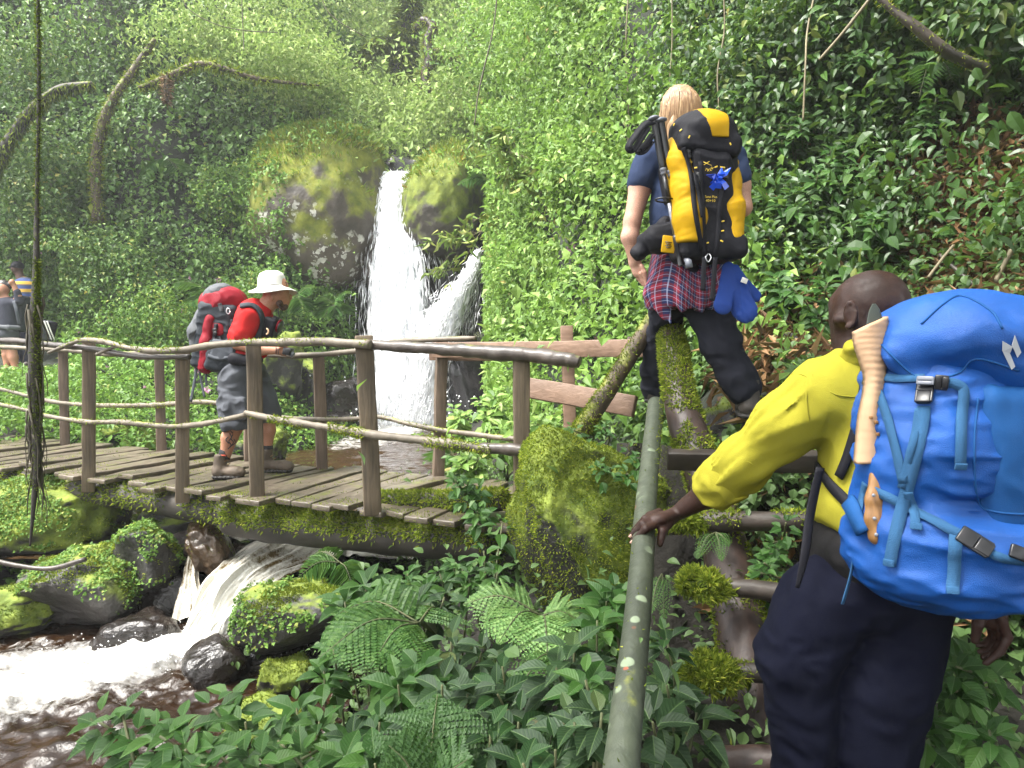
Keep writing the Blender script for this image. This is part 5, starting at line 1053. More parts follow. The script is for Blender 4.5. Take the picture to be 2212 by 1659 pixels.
# ---- machete in its cardboard sheath, tied along the rucksack
mc = thing('machete', 'wooden-handled machete in a tan cardboard sheath strapped along the blue rucksack', 'machete', K(1895, 1170, -.09))
rows = crm(np.array([(1850, 717, 1919, 683), (1853, 745, 1920, 730), (1864, 780, 1917, 775), (1874, 815, 1914, 812), (1872, 850, 1911, 850), (1862, 900, 1911, 905), (1857, 950, 1913, 955), (1853, 1003, 1917, 1000)], float), 60)
Vf = []
for a, b, c, d in rows:
    for s_ in np.linspace(0, 1, 10): Vf.append(K(a+(c-a)*s_, b+(d-b)*s_, -.075-.014*math.sin(math.pi*s_)))
Vf = np.array(Vf); Vf += np.array([0, -1, 0])*(.0009*np.sin(Vf[:, 2]*420+5*vnoise(Vf*12, 3)))[:, None]; n_ = len(Vf); F = gridF(60, 10); Vb = Vf+np.array([0, .024, 0]); V = np.vstack([Vf, Vb])
i = np.arange(59); side = lambda c: np.column_stack([i*10+c, (i+1)*10+c, (i+1)*10+c+n_, i*10+c+n_]); k9 = np.arange(9)
mk('sheath', V, np.vstack([F, F[:, ::-1]+n_, side(0), side(9)[:, ::-1], np.column_stack([k9, k9+1, k9+1+n_, k9+n_])[:, ::-1], np.column_stack([k9, k9+1, k9+1+n_, k9+n_])+590*np.array([1, 1, 1, 1])]), M['card'], mc)
for u, v in ((1893, 912), (1882, 902), (1896, 938)):
    V, F = cuboid(K(u, v, -.094), np.eye(3), (.004, .003, .004), .0015); mk('stitch', V, F, M['handle'], mc)
V, F = tube([K(1888, 656, -.065), K(1889, 672, -.065), K(1890, 700, -.065), K(1890, 740, -.065)], [.004, .014, .021, .024], 12, n=16, flat=.15); mk('blade', V, F, M['blade'], mc)
V, F = cuboid(K(1893, 1015, -.07), np.eye(3), (.018, .004, .03), .002); mk('tang', V, F, M['blade'], mc)
S = Solid(); S.chain([K(1893, 1030, -.085), K(1890, 1080, -.092), K(1889, 1120, -.096), K(1897, 1156, -.1)], [15*km, 17*km, 17*km, 21*km], .02, flat=((0, 1, 0), .7)); S.ell(K(1910, 1148, -.1), (9*km, .01, 16*km), None, .01); ho, _ = S.mesh('handle', .004, M['handle'], mc)
for u, v in ((1887, 1070), (1889, 1120), (1893, 1155)):
    V, F = tube([K(u, v, -.118), K(u, v, -.112)], .0045, 10); mk('rivet', V, F, M['plastic_grey'], ho)
# ============================================================ blond hiker
J = Px(3.62); m = J.m
wm = thing('person', 'blond hiker in navy tee and black trousers with a tartan shirt tied round the waist', 'person', J(1530, 905))
S = Solid()
S.ell(J(1464, 243), (36*m, .092, 50*m), None, .03).ell(J(1447, 268, .035), (25*m, .06, 36*m), None, .03).ell(J(1424, 268, .06), (6*m, .014, 7*m), None, .01).ell(J(1451, 270, -.05), (5*m, .014, 12*m), None, .006).cap(J(1466, 270), J(1470, 330), 21*m, 26*m, .02)
S.cap(J(1490, 360), J(1490, 570), 62*m, 66*m, .05, flat=((0, 1, 0), .7)).cap(J(1420, 345), J(1560, 345), 26*m, 26*m, .04)
S.chain([J(1402, 345), J(1383, 405, -.01), J(1366, 478, -.03), J(1361, 512, -.03), J(1371, 566, -.01)], [29*m, 24*m, 18*m, 18.5*m, 12*m], .02).cap(J(1371, 566, -.01), J(1379, 586, -.005), 13*m, 14*m, .01, flat=((.35, 1, 0), .6))
for k, pts in enumerate(([(1384, 590), (1393, 602), (1396, 616)], [(1381, 592), (1389, 606), (1393, 618)], [(1377, 592), (1384, 606), (1389, 616)], [(1373, 590), (1379, 602), (1384, 610)])): S.chain([J(u, v, -.035+.02*k) for u, v in pts], [4.3*m, 3.9*m, 3*m], .004)
S.chain([J(1386, 575, -.03), J(1393, 588, -.035), J(1394, 600, -.03)], [5*m, 4.4*m, 3.4*m], .005)
S.chain([J(1578, 350), J(1596, 400, -.01), J(1603, 448, .0), J(1585, 425, .12), J(1555, 400, .24)], [29*m, 24*m, 20*m, 17*m, 13*m], .02).ell(J(1548, 395, .26), (16*m, .03, 14*m), None, .01)
S.chain([J(1520, 600), J(1555, 740, -.04), J(1606, 850, -.06)], [36*m, 28*m, 20*m], .04).chain([J(1445, 600, .05), J(1425, 740, .26), J(1415, 850, .36)], [36*m, 26*m, 20*m], .04)
S.mesh('body', .006, M['skin_fair'], wm)
S = Solid(); S.ell(J(1469, 237, -.005), (43*m, .105, 51*m), None, .02).chain([J(1478, 250, -.06), J(1480, 290, -.07), J(1482, 320, -.075)], [36*m, 34*m, 30*m], .03, flat=((0, 1, 0), .55)).chain([J(1450, 235, -.05), J(1455, 270, -.075), J(1453, 318, -.07)], [18*m, 12*m, 7*m], .02).chain([J(1498, 245, -.03), J(1502, 285, -.04), J(1503, 312, -.05)], [16*m, 17*m, 14*m], .02)
S.ell(J(1428, 268, .03), (20*m, .12, 38*m), None, .01, '-')
S.mesh('hair', .005, M['hair_blond'], wm, lambda q: .004*fbm(q*np.array([55, 55, 6]), 3, 5)+.003*fbm(q*np.array([140, 140, 10]), 2, 6))
hp_ = []; hr = np.random.default_rng(3)
for k in range(190):
    a = hr.uniform(-.9, 2.9); top = J(1469, 237, -.005)+np.array([.012*hr.normal(), .01*hr.normal(), .118]); sx, sy = 46*m*math.cos(a), -.115*math.sin(a); e = hr.uniform(.75, 1.1)
    p1 = J(1469, 237, -.005)+np.array([sx*.75, sy*.75, .07]); p2 = J(1469, 237, -.005)+np.array([sx*1.02, sy*1.02, -.03]); p3 = J(1469, 237, -.005)+np.array([sx*.95+.008*hr.normal(), sy*.9, -.13*e]); p4 = p3+np.array([.012*hr.normal()-.1*sx, .01*hr.normal(), -.075*e])
    hp_.append(tube([top, p1, p2, p3, p4], [.0022, .0028, .003, .0026, .001], 4, True, n=14))
V, F = join(hp_); mk('hair_strands', V, F, M['hair_blond'], wm)
S = Solid(); S.cap(J(1425, 344), J(1562, 344), 36*m, 36*m, .04).ell(J(1494, 450), (90*m, .155, 140*m), None, .05).cap(J(1450, 330), J(1490, 326), 24*m, 24*m, .03).cap(J(1408, 342), J(1386, 388, -.01), 35*m, 32*m, .03).cap(J(1576, 346), J(1590, 385, -.01), 35*m, 31*m, .03)
to, TS = S.mesh('tee_shirt', .007, M['navy_tee'], wm, wrinkle(.006, 9, (1, 1, 1.2), 4))
S = Solid(); S.ell(J(1490, 605), (84*m, .17, 66*m), None, .04).chain([J(1523, 645, .0), J(1557, 740, -.04), J(1590, 810, -.06), J(1606, 838, -.065)], [48*m, 39*m, 34*m, 35*m], .04).chain([J(1450, 640, .08), J(1424, 740, .26), J(1414, 800, .32), J(1410, 846, .36)], [42*m, 31*m, 28*m, 27*m], .04)
S.mesh('trousers', .007, M['black_trousers'], wm, wrinkle(.010, 8, (1, 1, 1.6), 9))
boots(J, J(1622, 905, -.12), J(1604, 900, .16), wm, 'boot_dark', .052, tall=.12); boots(J, J(1412, 872, .32), J(1420, 862, .6), wm, 'boot_dark', .05)
S = Solid(); S.cap(J(1490, 560), J(1487, 632), 84*m, 95*m, .03, flat=((0, 1, 0), .8)); S.cut(J(1490, 664), (-.02, .12, -1), .006); S.cap(J(1424, 630, -.07), J(1450, 704, -.10), 30*m, 6*m, .03, flat=((0, 1, 0), .5)); S.cap(J(1578, 610, -.03), J(1597, 684, -.03), 16*m, 6*m, .03)
pc = J(1488, 600)
def pdisp(q):
    a = np.arctan2(q[:, 0]-pc[0], -(q[:, 1]-pc[1])); return (.011*np.sin(a*9+1.5*np.sin(a*3))+.006*np.sin(a*21+q[:, 2]*9))*sstep(pc[2]+.08, pc[2]-.14, q[:, 2])
def pattr(V):
    a = np.arctan2(V[:, 0]-pc[0], -(V[:, 1]-pc[1])); r_ = .215+.12*(pc[2]+.1-V[:, 2])
    return {'ca': a*r_+.04*np.sin(a*4)+5+.12*(V[:, 2]-pc[2])*np.sign(a), 'cb': V[:, 2]+.05*np.sin(a*3+1)+5}
S.mesh('tied_shirt', .0065, M['plaid'], wm, pdisp, None, pattr)
# ---- yellow and black rucksack
K = Px(3.33); km = K.m
yp = thing('backpack', 'yellow and black rucksack with a blue ribbon bow on the blond hiker\'s back', 'backpack', K(1525, 560))
S = Solid(); S.box(K(1522, 425, .02), (60*km, .12, 128*km), .06, None, .03).box(K(1534, 440, -.07), (42*km, .075, 112*km), .035, rots('Y', -.06), .03).box(K(1528, 538, .0), (70*km, .14, 26*km), .04, None, .03).cap(K(1480, 315, .0), K(1500, 540, -.06), 16*km, 14*km, .02)
S.chain([K(1400, 525, .16), K(1425, 515, .1), K(1455, 500, .06)], [27*km, 30*km, 22*km], .03, flat=((0, 1, 0), .7)).cap(K(1437, 478, .12), K(1380, 545, .16), 12*km, 18*km, .02)
mo, YPV = S.mesh('main_bag', .006, M['black_cloth'], yp, wrinkle(.006, 8, (1, 1, 1.6), 3))
S = Solid(); S.chain([K(1461, 318, -.03), K(1465, 350, -.05), K(1481, 410, -.08), K(1489, 470, -.095), K(1491, 516, -.095)], [23*km, 27*km, 28*km, 31*km, 30*km], .05, flat=((0, 1, 0), 1.25)); S.cut(K(1480, 532), (0, 0, -1), .01); lo2, YLV = S.mesh('side_panel', .006, M['pack_yellow'], yp, wrinkle(.0022, 12, (.8, .8, 2.5), 4))
S = Solid(); S.chain([K(1583, 352, -.03), K(1576, 395, -.05), K(1580, 450, -.08), K(1582, 512, -.08)], [12*km, 19*km, 23*km, 23*km], .05, flat=((0, 1, 0), 1.25)); S.cut(K(1580, 524), (0, 0, -1), .01); S.mesh('side_panel', .006, M['pack_yellow'], yp, wrinkle(.0022, 12, (.8, .8, 2.5), 5))
lid = lambda e: Solid().ell(K(1517, 292, -.02), (71*km+e, .165+e, 48*km+e), rots('Y', .06), .03).box(K(1520, 322, -.03), (66*km+e, .13+e, 24*km+e), .04, rots('Y', .08), .03)
S = lid(0); S.ell(K(1527, 372, -.17), (44*km, .09, 28*km), None, .01, '-'); _, YDV = S.mesh('lid', .006, M['black_cloth'], yp, wrinkle(.005, 9, (1, 1, 1.4), 7))
S = lid(.005); S.cut(K(1503, 285), (-1, 0, -.42), .002); S.cut(K(1553, 290), (1, 0, -.06), .002); S.cut(K(1530, 318), (0, 0, -1), .002); S.cut(K(1530, 300, .08), (0, 1, 0), .002); S.mesh('lid_stripe', .005, M['pack_yellow'], yp)
DP = Drape(YPV, YLV, YDV)
pst = lambda pts, w_, mt='black_cloth', lift=.004: mk('strap', *DP.line(pts, w_, .003, lift, 24), M[mt], yp)
pst([(1476, 318), (1492, 380), (1500, 450), (1515, 540)], .022); pst([(1512, 350), (1516, 430), (1518, 500), (1522, 560)], .02, lift=.008); pst([(1560, 400), (1552, 470), (1545, 560)], .02, lift=.008); pst([(1499, 378), (1508, 430), (1515, 470)], .024, lift=.01)
for u, v, r in ((1488, 333, .5), (1506, 385, .3), (1564, 378, .1)): buckle(u, v, .03, .045, r*.3, DP, yp, lift=.008)
for u, v, w_, r in ((1491, 351, .026, .1), (1560, 362, .022, -.1), (1504, 363, .014, .0), (1546, 361, .014, .4), (1509, 389, .016, .2), (1548, 388, .016, -.2), (1514, 409, .008, .2), (1458, 270, .012, 1.2), (1472, 283, .014, .7), (1488, 297, .014, 1.2), (1577, 312, .012, -1.2), (1527, 525, .014, .3), (1561, 478, .013, .2), (1560, 500, .013, .2), (1558, 521, .013, -.4)):
    p, n = DP.hit(u, v, .006); x = unit(np.cross(ZZ, n)); y = np.cross(n, x); x2 = x*math.cos(r)+y*math.sin(r); V, F = cuboid(p, np.array([x2, np.cross(n, x2), n]), (w_/2, .003, .002), .001); mk('lash_tab', V, F, M['yellow_tab'], yp)
p, n = DP.hit(1529, 357, .012)
for k, ch in enumerate('TREK'):
    a = -2.1+.52*k; x = unit(np.cross(ZZ, n)); y = np.cross(n, x); fontobj('logo', ch, .017, p+x*.021*math.cos(a)+y*.021*math.sin(a)-y*.004, n, M['yellow_tab'], yp, a+math.pi/2)
for a, b in (((-.022, .012), (.014, -.004)), ((-.02, -.001), (.004, .014))):
    x = unit(np.cross(ZZ, n)); y = np.cross(n, x); V, F = tube([p+x*a[0]+y*a[1], p+x*b[0]+y*b[1]], .0016, 6); mk('logo', V, F, M['yellow_tab'], yp)
p, n = DP.hit(1533, 430, .012); fontobj('lettering', 'Zenn Plus', .015, p+ZZ*.008, n, M['yellow_tab'], yp); fontobj('lettering', '40+10', .017, p-ZZ*.009, n, M['yellow_tab'], yp)
c, n = DP.hit(1553, 386, .014); bits = []
for ang, l_, lp in ((2.9, .05, 1), (.75, .055, 1), (-2.25, .06, 0), (-.95, .055, 0), (1.4, .035, 1), (-1.7, .045, 0), (3.6, .035, 1)):
    e = RT*math.cos(ang)+ZZ*math.sin(ang); q = [c, c+e*l_*.5+n*(.016 if lp else .01), c+e*l_+n*.004]
    if lp: q += [c+e*l_*.5+n*-.004, c]
    ns = np.repeat([unit(n+.35*np.cross(n, e))], len(q), 0); bits.append(ribbon(np.array(q), ns, [.012, .024, .026, .024, .012] if lp else [.012, .024, .028], .0015))
bits.append(tube([c-RT*.009+n*.006, c+RT*.009+n*.006], .009, 8)); V, F = join(bits); mk('ribbon_bow', V, F, M['bow_blue'], yp, False)
p, n = DP.hit(1446, 528, .012); V, F = cuboid(K(1444, 528, -.075), np.array([unit(np.array([1, 0, -.12])), [0, 1, 0], unit(np.array([.12, 0, 1]))]), (14*km, .006, 18*km), .004); mk('side_tag', V, F, M['pack_yellow'], yp)
V, F = join([cuboid(K(1444, 523+k*4, -.083), np.array([unit(np.array([1, .0, -.12])), [0, 1, 0], ZZ]), ((7-k % 2*2)*km, .001, .9*km), 0) for k in range(4)]); mk('tag_print', V, F, M['plastic'], yp)
for u, v in ((1490, 413), (1484, 405)): pass
V, F = tube([K(1489+6*math.cos(a), 413+6*math.sin(a), -.16) for a in np.linspace(0, 6.0, 16)], .0022, 6); mk('ring', V, F, M['metal'], yp)
V, F = tube([K(1530, 548, -.14), K(1524, 556, -.15), K(1530, 566, -.15), K(1536, 556, -.15), K(1532, 548, -.14)], .003, 6, n=20); mk('carabiner', V, F, M['metal'], yp)
for pts in ([(1522, 556), (1520, 590), (1518, 628)], [(1545, 556), (1542, 600), (1538, 650)]): V, F = tube([K(u, v, -.15) for u, v in pts], .011, 8, n=14, flat=.2); mk('hanging_strap', V, F, M['black_cloth'], yp)
DT = Drape(TS); V, F = DT.line([(1442, 318), (1432, 350), (1438, 400), (1446, 440)], .045, .012, .004, 20); mk('shoulder_strap', V, F, M['black_cloth'], yp)
# ---- trekking poles in the side pocket
for k, (du, lb) in enumerate(((0, 'left trekking pole with black grip and wide wrist loop, beside the yellow rucksack'), (15, 'second trekking pole, nearer the yellow rucksack panel'))):
    tp = thing('trekking_pole', lb, 'trekking pole', K(1468+du, 575, -.1), 'folded trekking poles in the rucksack side pocket')
    q = lambda t: K(1412+du+(1470-1412)*t, 255+4*(k > 0)+(572-255)*t, -.08)
    V, F = tube([q(-.012), q(.0), q(.012), q(.02)], [.016, .028, .026, .016], 12, n=14); mk('grip_top', V, F, M['plastic_grey'], tp)
    V, F = tube([q(.015), q(.1), q(.2), q(.3), q(.34)], [.017, .0165, .017, .0165, .014], 12, True, .03, 3, 24); mk('grip', V, F, M['plastic'], tp)
    V, F = tube([q(.34), q(.345), q(.36), q(.365), q(.375), q(.39)], [.012, .016, .016, .012, .0155, .011], 12); mk('collar', V, F, M['plastic_grey'], tp)
    V, F = tube([q(.38), q(.58)], [.011, .011], 12); mk('upper_shaft', V, F, M['plastic'], tp)
    V, F = tube([q(.57), q(.8)], [.0105, .0105], 12); mk('lower_shaft', V, F, M['alu'], tp); V, F = tube([q(.8), q(.82), q(.9), q(.905), q(1.0), q(1.01)], [.014, .015, .014, .012, .012, .016], 12); mk('lock', V, F, M['plastic'], tp)
    if k == 0:
        for pts in ([(1414, 262, -.09), (1392, 270, -.09), (1368, 300, -.1), (1358, 318, -.1), (1368, 324, -.1), (1385, 300, -.1), (1400, 275, -.09)], [(1410, 290, -.08), (1395, 312, -.09), (1380, 326, -.09), (1392, 326, -.09), (1408, 305, -.08)]):
            a = np.array([K(*x) for x in pts]); V, F = ribbon(a, np.repeat([unit(np.array([-.5, -.8, .3]))], len(a), 0), .035, .003, 40); mk('wrist_loop', V, F, M['black_cloth'], tp)
    else:
        V, F = tube([K(1482, 560, -.1), K(1487, 565, -.12), K(1489, 578, -.12)], [.012, .016, .017], 10); mk('tip_guard', V, F, M['plastic_grey'], tp)
V, F = tube([K(1436+20*math.cos(a), 432+5*math.sin(a), -.085+.03*math.sin(a)) for a in np.linspace(0, 6.28, 24)], .004, 6, False); mk('pole_cord', V, F, M['plastic'], yp)
# ---- blue foam visor hanging from the rucksack
vi = thing('sun_visor', 'quilted blue sun hat hanging below the yellow rucksack', 'hat', K(1590, 690, .0))
S = Solid(); S.cap(K(1573, 580, -.05), K(1562, 660, -.07), 14*km, 19*km, .02, flat=((.2, 1, 0), .35)).ell(K(1588, 640, -.05), (16*km, .02, 46*km), rots('Y', -.12), .01); S.mesh('hat_crown', .005, M['visor_blue'], vi, wrinkle(.004, 12))
S = Solid(); S.cap(K(1590, 580, -.06), K(1610, 672, -.05), 9*km, 26*km, .02, flat=((.1, 1, 0), .35)).cap(K(1596, 600, -.05), K(1630, 640, -.03), 12*km, 14*km, .02, flat=((.1, 1, 0), .4)); S.mesh('hat_brim', .005, M['visor_blue'], vi, lambda q: .002*np.sin((q[:, 0]+q[:, 2])*150))
V, F = cuboid(K(1608, 606, -.085), np.array([unit(np.array([1, 0, -.4])), [0, 1, 0], unit(np.array([.4, 0, 1]))]), (.014, .003, .012), .001); mk('hat_label', V, F, M['white_hat'], vi)
# ============================================================ hiker with the white hat on the bridge
J = Px(5.55); m = J.m
rm = thing('person', 'hiker in a red tee, grey shorts and white bucket hat walking across the bridge', 'person', J(535, 1030))
S = Solid()
S.ell(J(596, 628, .0), (27*m, .082, 34*m), rots('Y', .2), .02).ell(J(610, 646, .03), (17*m, .06, 20*m), None, .02).ell(J(612, 662, .03), (10*m, .035, 9*m), None, .015).ell(J(628, 642, .05), (4*m, .012, 6*m), None, .008).ell(J(588, 640, -.075), (4*m, .012, 9*m), None, .006)
S.chain([J(593, 640), J(570, 668)], [18*m, 20*m], .02).cap(J(552, 690), J(532, 790), 32*m, 34*m, .04, flat=((1, 0, 0), .8)).cap(J(540, 682, -.12), J(560, 682, .14), 15*m, 15*m, .03)
S.chain([J(535, 688, -.14), J(514, 742, -.2), J(560, 756, -.22), J(596, 757, -.22)], [18*m, 13*m, 11.5*m, 8*m], .015).cap(J(597, 757, -.22), J(611, 757, -.22), 9*m, 8.5*m, .008, flat=((0, 1, 0), .6))
for k, pts in enumerate(([(610, 752), (620, 751), (625, 756)], [(611, 756), (621, 756), (624, 761)], [(611, 760), (619, 761), (621, 765)], [(609, 763), (615, 766), (617, 769)])): S.chain([J(u, v, -.235+.012*k) for u, v in pts], [2.5*m, 2.3*m, 1.9*m], .003)
S.chain([J(603, 752, -.24), J(612, 747, -.25), J(619, 748, -.245)], [3*m, 2.6*m, 2.*m], .004)
S.chain([J(562, 688, .14), J(560, 745, .18), J(612, 760, .02)], [17*m, 13*m, 9*m], .015).ell(J(618, 760, -.03), (9*m, .03, 7*m), None, .01)
S.chain([J(508, 850, -.08), J(506, 925, -.08), J(496, 945, -.08), J(487, 985, -.08)], [22*m, 17*m, 17*m, 11*m], .02).chain([J(565, 850, .14), J(580, 905, .16), J(580, 930, .16), J(576, 975, .16)], [20*m, 16*m, 15*m, 10*m], .02)
S.mesh('body', .008, M['skin_tan'], rm)
S = Solid(); S.ell(J(613, 661, .025), (9.5*m, .04, 9.5*m), None, .01).ell(J(604, 655, -.03), (7*m, .03, 8*m), None, .015); S.mesh('beard', .006, M['beard'], rm, wrinkle(.002, 60))
S = Solid(); S.cap(J(550, 684), J(534, 768), 37*m, 39*m, .04, flat=((0, 1, 0), 1.2)).cap(J(538, 682, -.13), J(558, 682, .14), 19*m, 19*m, .03).cap(J(568, 672), J(560, 680), 20*m, 24*m, .02).cap(J(536, 688, -.14), J(519, 725, -.19), 24*m, 21*m, .03).cap(J(562, 688, .14), J(562, 725, .17), 22*m, 20*m, .03)
S.cut(J(540, 775), (0.1, 0, -1), .01); S.cap(J(521, 721, -.185), J(518, 729, -.192), 22.5*m, 22*m, .008)
_, RS = S.mesh('tee_shirt', .0075, M['red_shirt'], rm, wrinkle(.011, 8, (1, 1, 1), 6))
V, F = tube([J(575+5*math.sin(a), 716+6*math.cos(a), -.2) for a in np.linspace(0, 3, 10)], .006, 6); mk('print', V, F, M['card'], rm)
S = Solid(); S.ell(J(525, 800), (44*m, .17, 34*m), None, .03).chain([J(512, 815, -.08), J(510, 870, -.09), J(513, 912, -.09)], [37*m, 35*m, 34*m], .03, flat=((0, 1, 0), 1.)).chain([J(545, 815, .1), J(566, 860, .14), J(580, 893, .16)], [33*m, 28*m, 26*m], .03); S.cut(J(512, 926, -.09), (.12, 0, -1), .006)
S.box(J(508, 882, -.2), (24*m, .03, 24*m), .015, None, .012); S.mesh('shorts', .008, M['grey_shorts'], rm, wrinkle(.010, 8, (1, 1, 1.4), 3))
for a, b in ((J(488, 972, -.08), J(484, 990, -.08)), (J(577, 962, .16), J(576, 985, .16))):
    V, F = tube([a, b], [13*m, 12.5*m], 14); mk('sock', V, F, M['sock'], rm)
boots(J, J(465, 1033, -.09), J(527, 1031, -.09), rm, 'boot', .054, tall=.115, lace='lace'); boots(J, J(565, 1020, .15), J(632, 1014, .16), rm, 'boot', .054, tall=.115, lace='lace')
V, F = tube([J(479+13*math.cos(a), 984, -.08+.05*math.sin(a)) for a in np.linspace(3.2, 6.2, 12)], .006, 6); mk('lace_red', V, F, M['lace_red'], rm)
DBm = None
parts = []
for pts in ([(496, 935), (500, 945), (494, 953), (499, 961), (492, 970)], [(503, 938), (499, 948), (504, 955), (497, 966)], [(493, 944), (488, 950), (495, 958)], [(505, 948), (508, 956), (501, 962)], [(498, 930), (503, 936)]): parts.append((pts, 1))
ob = [o for o in rm.children if o.name.startswith('body')][0]; me = ob.data; VV = np.zeros(len(me.vertices)*3, np.float32); me.vertices.foreach_get('co', VV); VV = VV.reshape(-1, 3)+wloc(ob); FFq = np.array([list(p.vertices) for p in me.polygons]); DL = Drape((VV, FFq))
V, F = join([DL.line(p_, .007, .0015, .0012, 12, False) for p_, _ in parts]); mk('tattoo', V, F, M['ink'], rm)
# bucket hat
A = []; hc = J(588, 617, .0)
for r, z, wv in ((.0, .115, 0), (.05, .112, 0), (.085, .095, 0), (.10, .06, 0), (.108, .0, 0), (.112, -.012, 0), (.14, -.03, .3), (.17, -.046, .7), (.178, -.052, 1), (.176, -.056, 1), (.14, -.038, .3), (.105, -.02, 0), (.098, .0, 0)):
    th = np.linspace(0, 2*np.pi, 48, endpoint=False); A.append(np.stack([r*1.0*np.cos(th), r*1.06*np.sin(th), z+wv*.016*np.sin(2*th+2.3)-wv*.012*np.cos(th)+0*th], 1))
A = np.array(A); A[0] += 0; V = A.reshape(-1, 3)@rots('Y', -.06)+hc; V += .004*fbm(V*14, 2, 3)[:, None]; F = gridF(13, 48, True); o = mk('bucket_hat', V, F, M['white_hat'], rm)
V, F = tube([hc+np.array([.109*math.cos(a), .115*math.sin(a), -.002]) for a in np.linspace(-2.2, .3, 20)], .003, 6); mk('hat_cord', V, F, M['plastic'], o)
V, F = tube([hc+np.array([.112+.012*math.cos(a), -.03, .012+.014*math.sin(a)]) for a in np.linspace(0, 6.28, 14)], .0025, 6, False); mk('cord_loop', V, F, M['plastic'], o)
V, F = tube([J(606, 657, -.06), J(601, 672, -.08), J(603, 684, -.09), J(599, 690, -.09)], .003, 6, n=16); mk('chin_cord', V, F, M['plastic'], o)
for u in (597, 602):
    V, F = tube([J(u+8*0+.8*math.sin(a), 757+7.6*math.cos(a), -.22+.034*math.sin(a)) for a in np.linspace(0, 6.28, 16)], .003, 6, False); mk('bracelet', V, F, M['ink'], rm)
# red and grey rucksack
K = J; rp = thing('backpack', 'red and grey rucksack with dangling straps on the white-hat hiker\'s back', 'backpack', K(465, 800))
ang = rots('Y', .16)
S = Solid(); S.box(K(474, 728, -.0), (40*m, .15, 74*m), .05, ang, .03).box(K(482, 770, -.1), (30*m, .08, 30*m), .03, ang, .02).cap(K(455, 790), K(500, 785), 10*m, 12*m, .03); mo, RP = S.mesh('main_bag', .008, M['pack_char'], rp, wrinkle(.007, 9, (1, 1, 1.5), 3))
S = Solid(); S.ell(K(482, 655, -.0), (50*m, .17, 36*m), rots('Y', -.1), .03).cap(K(462, 680, -.1), K(472, 716, -.15), 30*m, 10*m, .03, flat=((0, 1, 0), .5)); _, RL = S.mesh('lid', .007, M['pack_red'], rp, wrinkle(.008, 9, (1.2, 1, 1), 4))
S = Solid(); S.ell(K(472, 638, -.0), (33*m, .15, 23*m), rots('Y', -.5), .03); S.mesh('lid_panel', .007, M['pack_lgrey'], rp, wrinkle(.006, 12, (1, 1, 1), 5))
S = Solid(); S.chain([K(443, 680, -.02), K(430, 715, -.03), K(430, 750, -.02)], [17*m, 20*m, 16*m], .02, flat=((0, 1, 0), 1.6)); S.mesh('front_pocket', .007, M['pack_lgrey'], rp, wrinkle(.006, 12, (1, 1, 1), 6))
S = Solid(); S.chain([K(456, 690, -.13), K(447, 740, -.135), K(444, 792, -.1)], [12*m, 13*m, 15*m], .02); S.mesh('red_panel', .007, M['pack_red'], rp, wrinkle(.006, 12, (1, 1, 1), 7))
S = Solid(); S.box(K(484, 758, -.16), (26*m, .03, 22*m), .02, ang, .02); S.mesh('side_pocket', .007, M['pack_grey'], rp, wrinkle(.006, 12, (1, 1, 1), 8))
DR = Drape(RP, RL)
for pts, w_, mt in (([(468, 700), (464, 730), (460, 760)], .03, 'black_cloth'), ([(502, 690), (501, 720), (501, 770)], .035, 'pack_grey'), ([(450, 768), (470, 775), (500, 772)], .03, 'pack_grey'), ([(474, 725), (480, 742), (496, 728), (502, 722)], .012, 'pack_lgrey'), ([(474, 655), (478, 665), (480, 672)], .03, 'pack_lgrey')):
    V, F = DR.line(pts, w_, .004, .006, 20); mk('strap', V, F, M[mt], rp)
buckle(466, 716, .03, .05, .1, DR, rp)
V, F = tube([K(493+4*math.cos(a), 672+6*math.sin(a), -.2) for a in np.linspace(0, 6, 14)], .004, 6); mk('ring', V, F, M['metal'], rp)
for pts, r in (([(425, 795), (420, 825), (412, 868)], .012), ([(430, 798), (436, 830), (442, 858)], .009), ([(446, 800), (445, 815), (446, 834)], .009)):
    V, F = tube([K(u, v, -.08) for u, v in pts], r, 8, n=14, flat=.25); mk('hanging_strap', V, F, M['pack_grey'], rp)
DS = Drape(RS)
for pts, w_ in (([(520, 664), (540, 661), (556, 670), (564, 690), (563, 712), (553, 735)], .055), ([(562, 712), (580, 710)], .02), ([(548, 732), (530, 752)], .03)):
    V, F = DS.line(pts, w_, .01, .01, 24); mk('shoulder_strap', V, F, M['pack_char'], rp)
S = Solid(); S.chain([K(505, 775, -.2), K(535, 779, -.2), K(560, 778, -.12)], [13*m, 11*m, 9*m], .02, flat=((0, 1, 0), .6)); S.mesh('hip_belt', .008, M['black_cloth'], rp)
cb = thing('camera_bag', 'black camera pouch with an open red-lined lid on the white-hat hiker\'s chest', 'camera bag', K(586, 725, -.05))
S = Solid(); S.box(K(584, 708, -.05), (15*m, .07, 22*m), .025, rots('Y', .3), .01); S.mesh('pouch', .006, M['black_cloth'], cb); V, F = tube([K(588, 692, -.05), K(597, 698, -.05)], [.045, .05], 16, flat=1.); mk('pouch_rim', V, F, M['plastic'], cb)
S = Solid(); S.ell(K(603, 704, -.05), (4*m, .06, 15*m), rots('Y', .35), .01); S.mesh('pouch_lid', .005, M['pack_red'], cb); S = Solid(); S.ell(K(606, 706, -.05), (3*m, .06, 14*m), rots('Y', .35), .01); S.mesh('lid_shell', .005, M['plastic'], cb)
cm = thing('camera', 'small black camera in the white-hat hiker\'s hands', 'camera', K(624, 768, -.2))
V, F = cuboid(K(623, 759, -.2), rots('Y', .2), (.03, .05, .028), .008); mk('camera_body', V, F, M['plastic'], cm); V, F = tube([K(627, 763, -.2), K(634, 768, -.2)], .022, 14); mk('lens', V, F, M['plastic_grey'], cm)
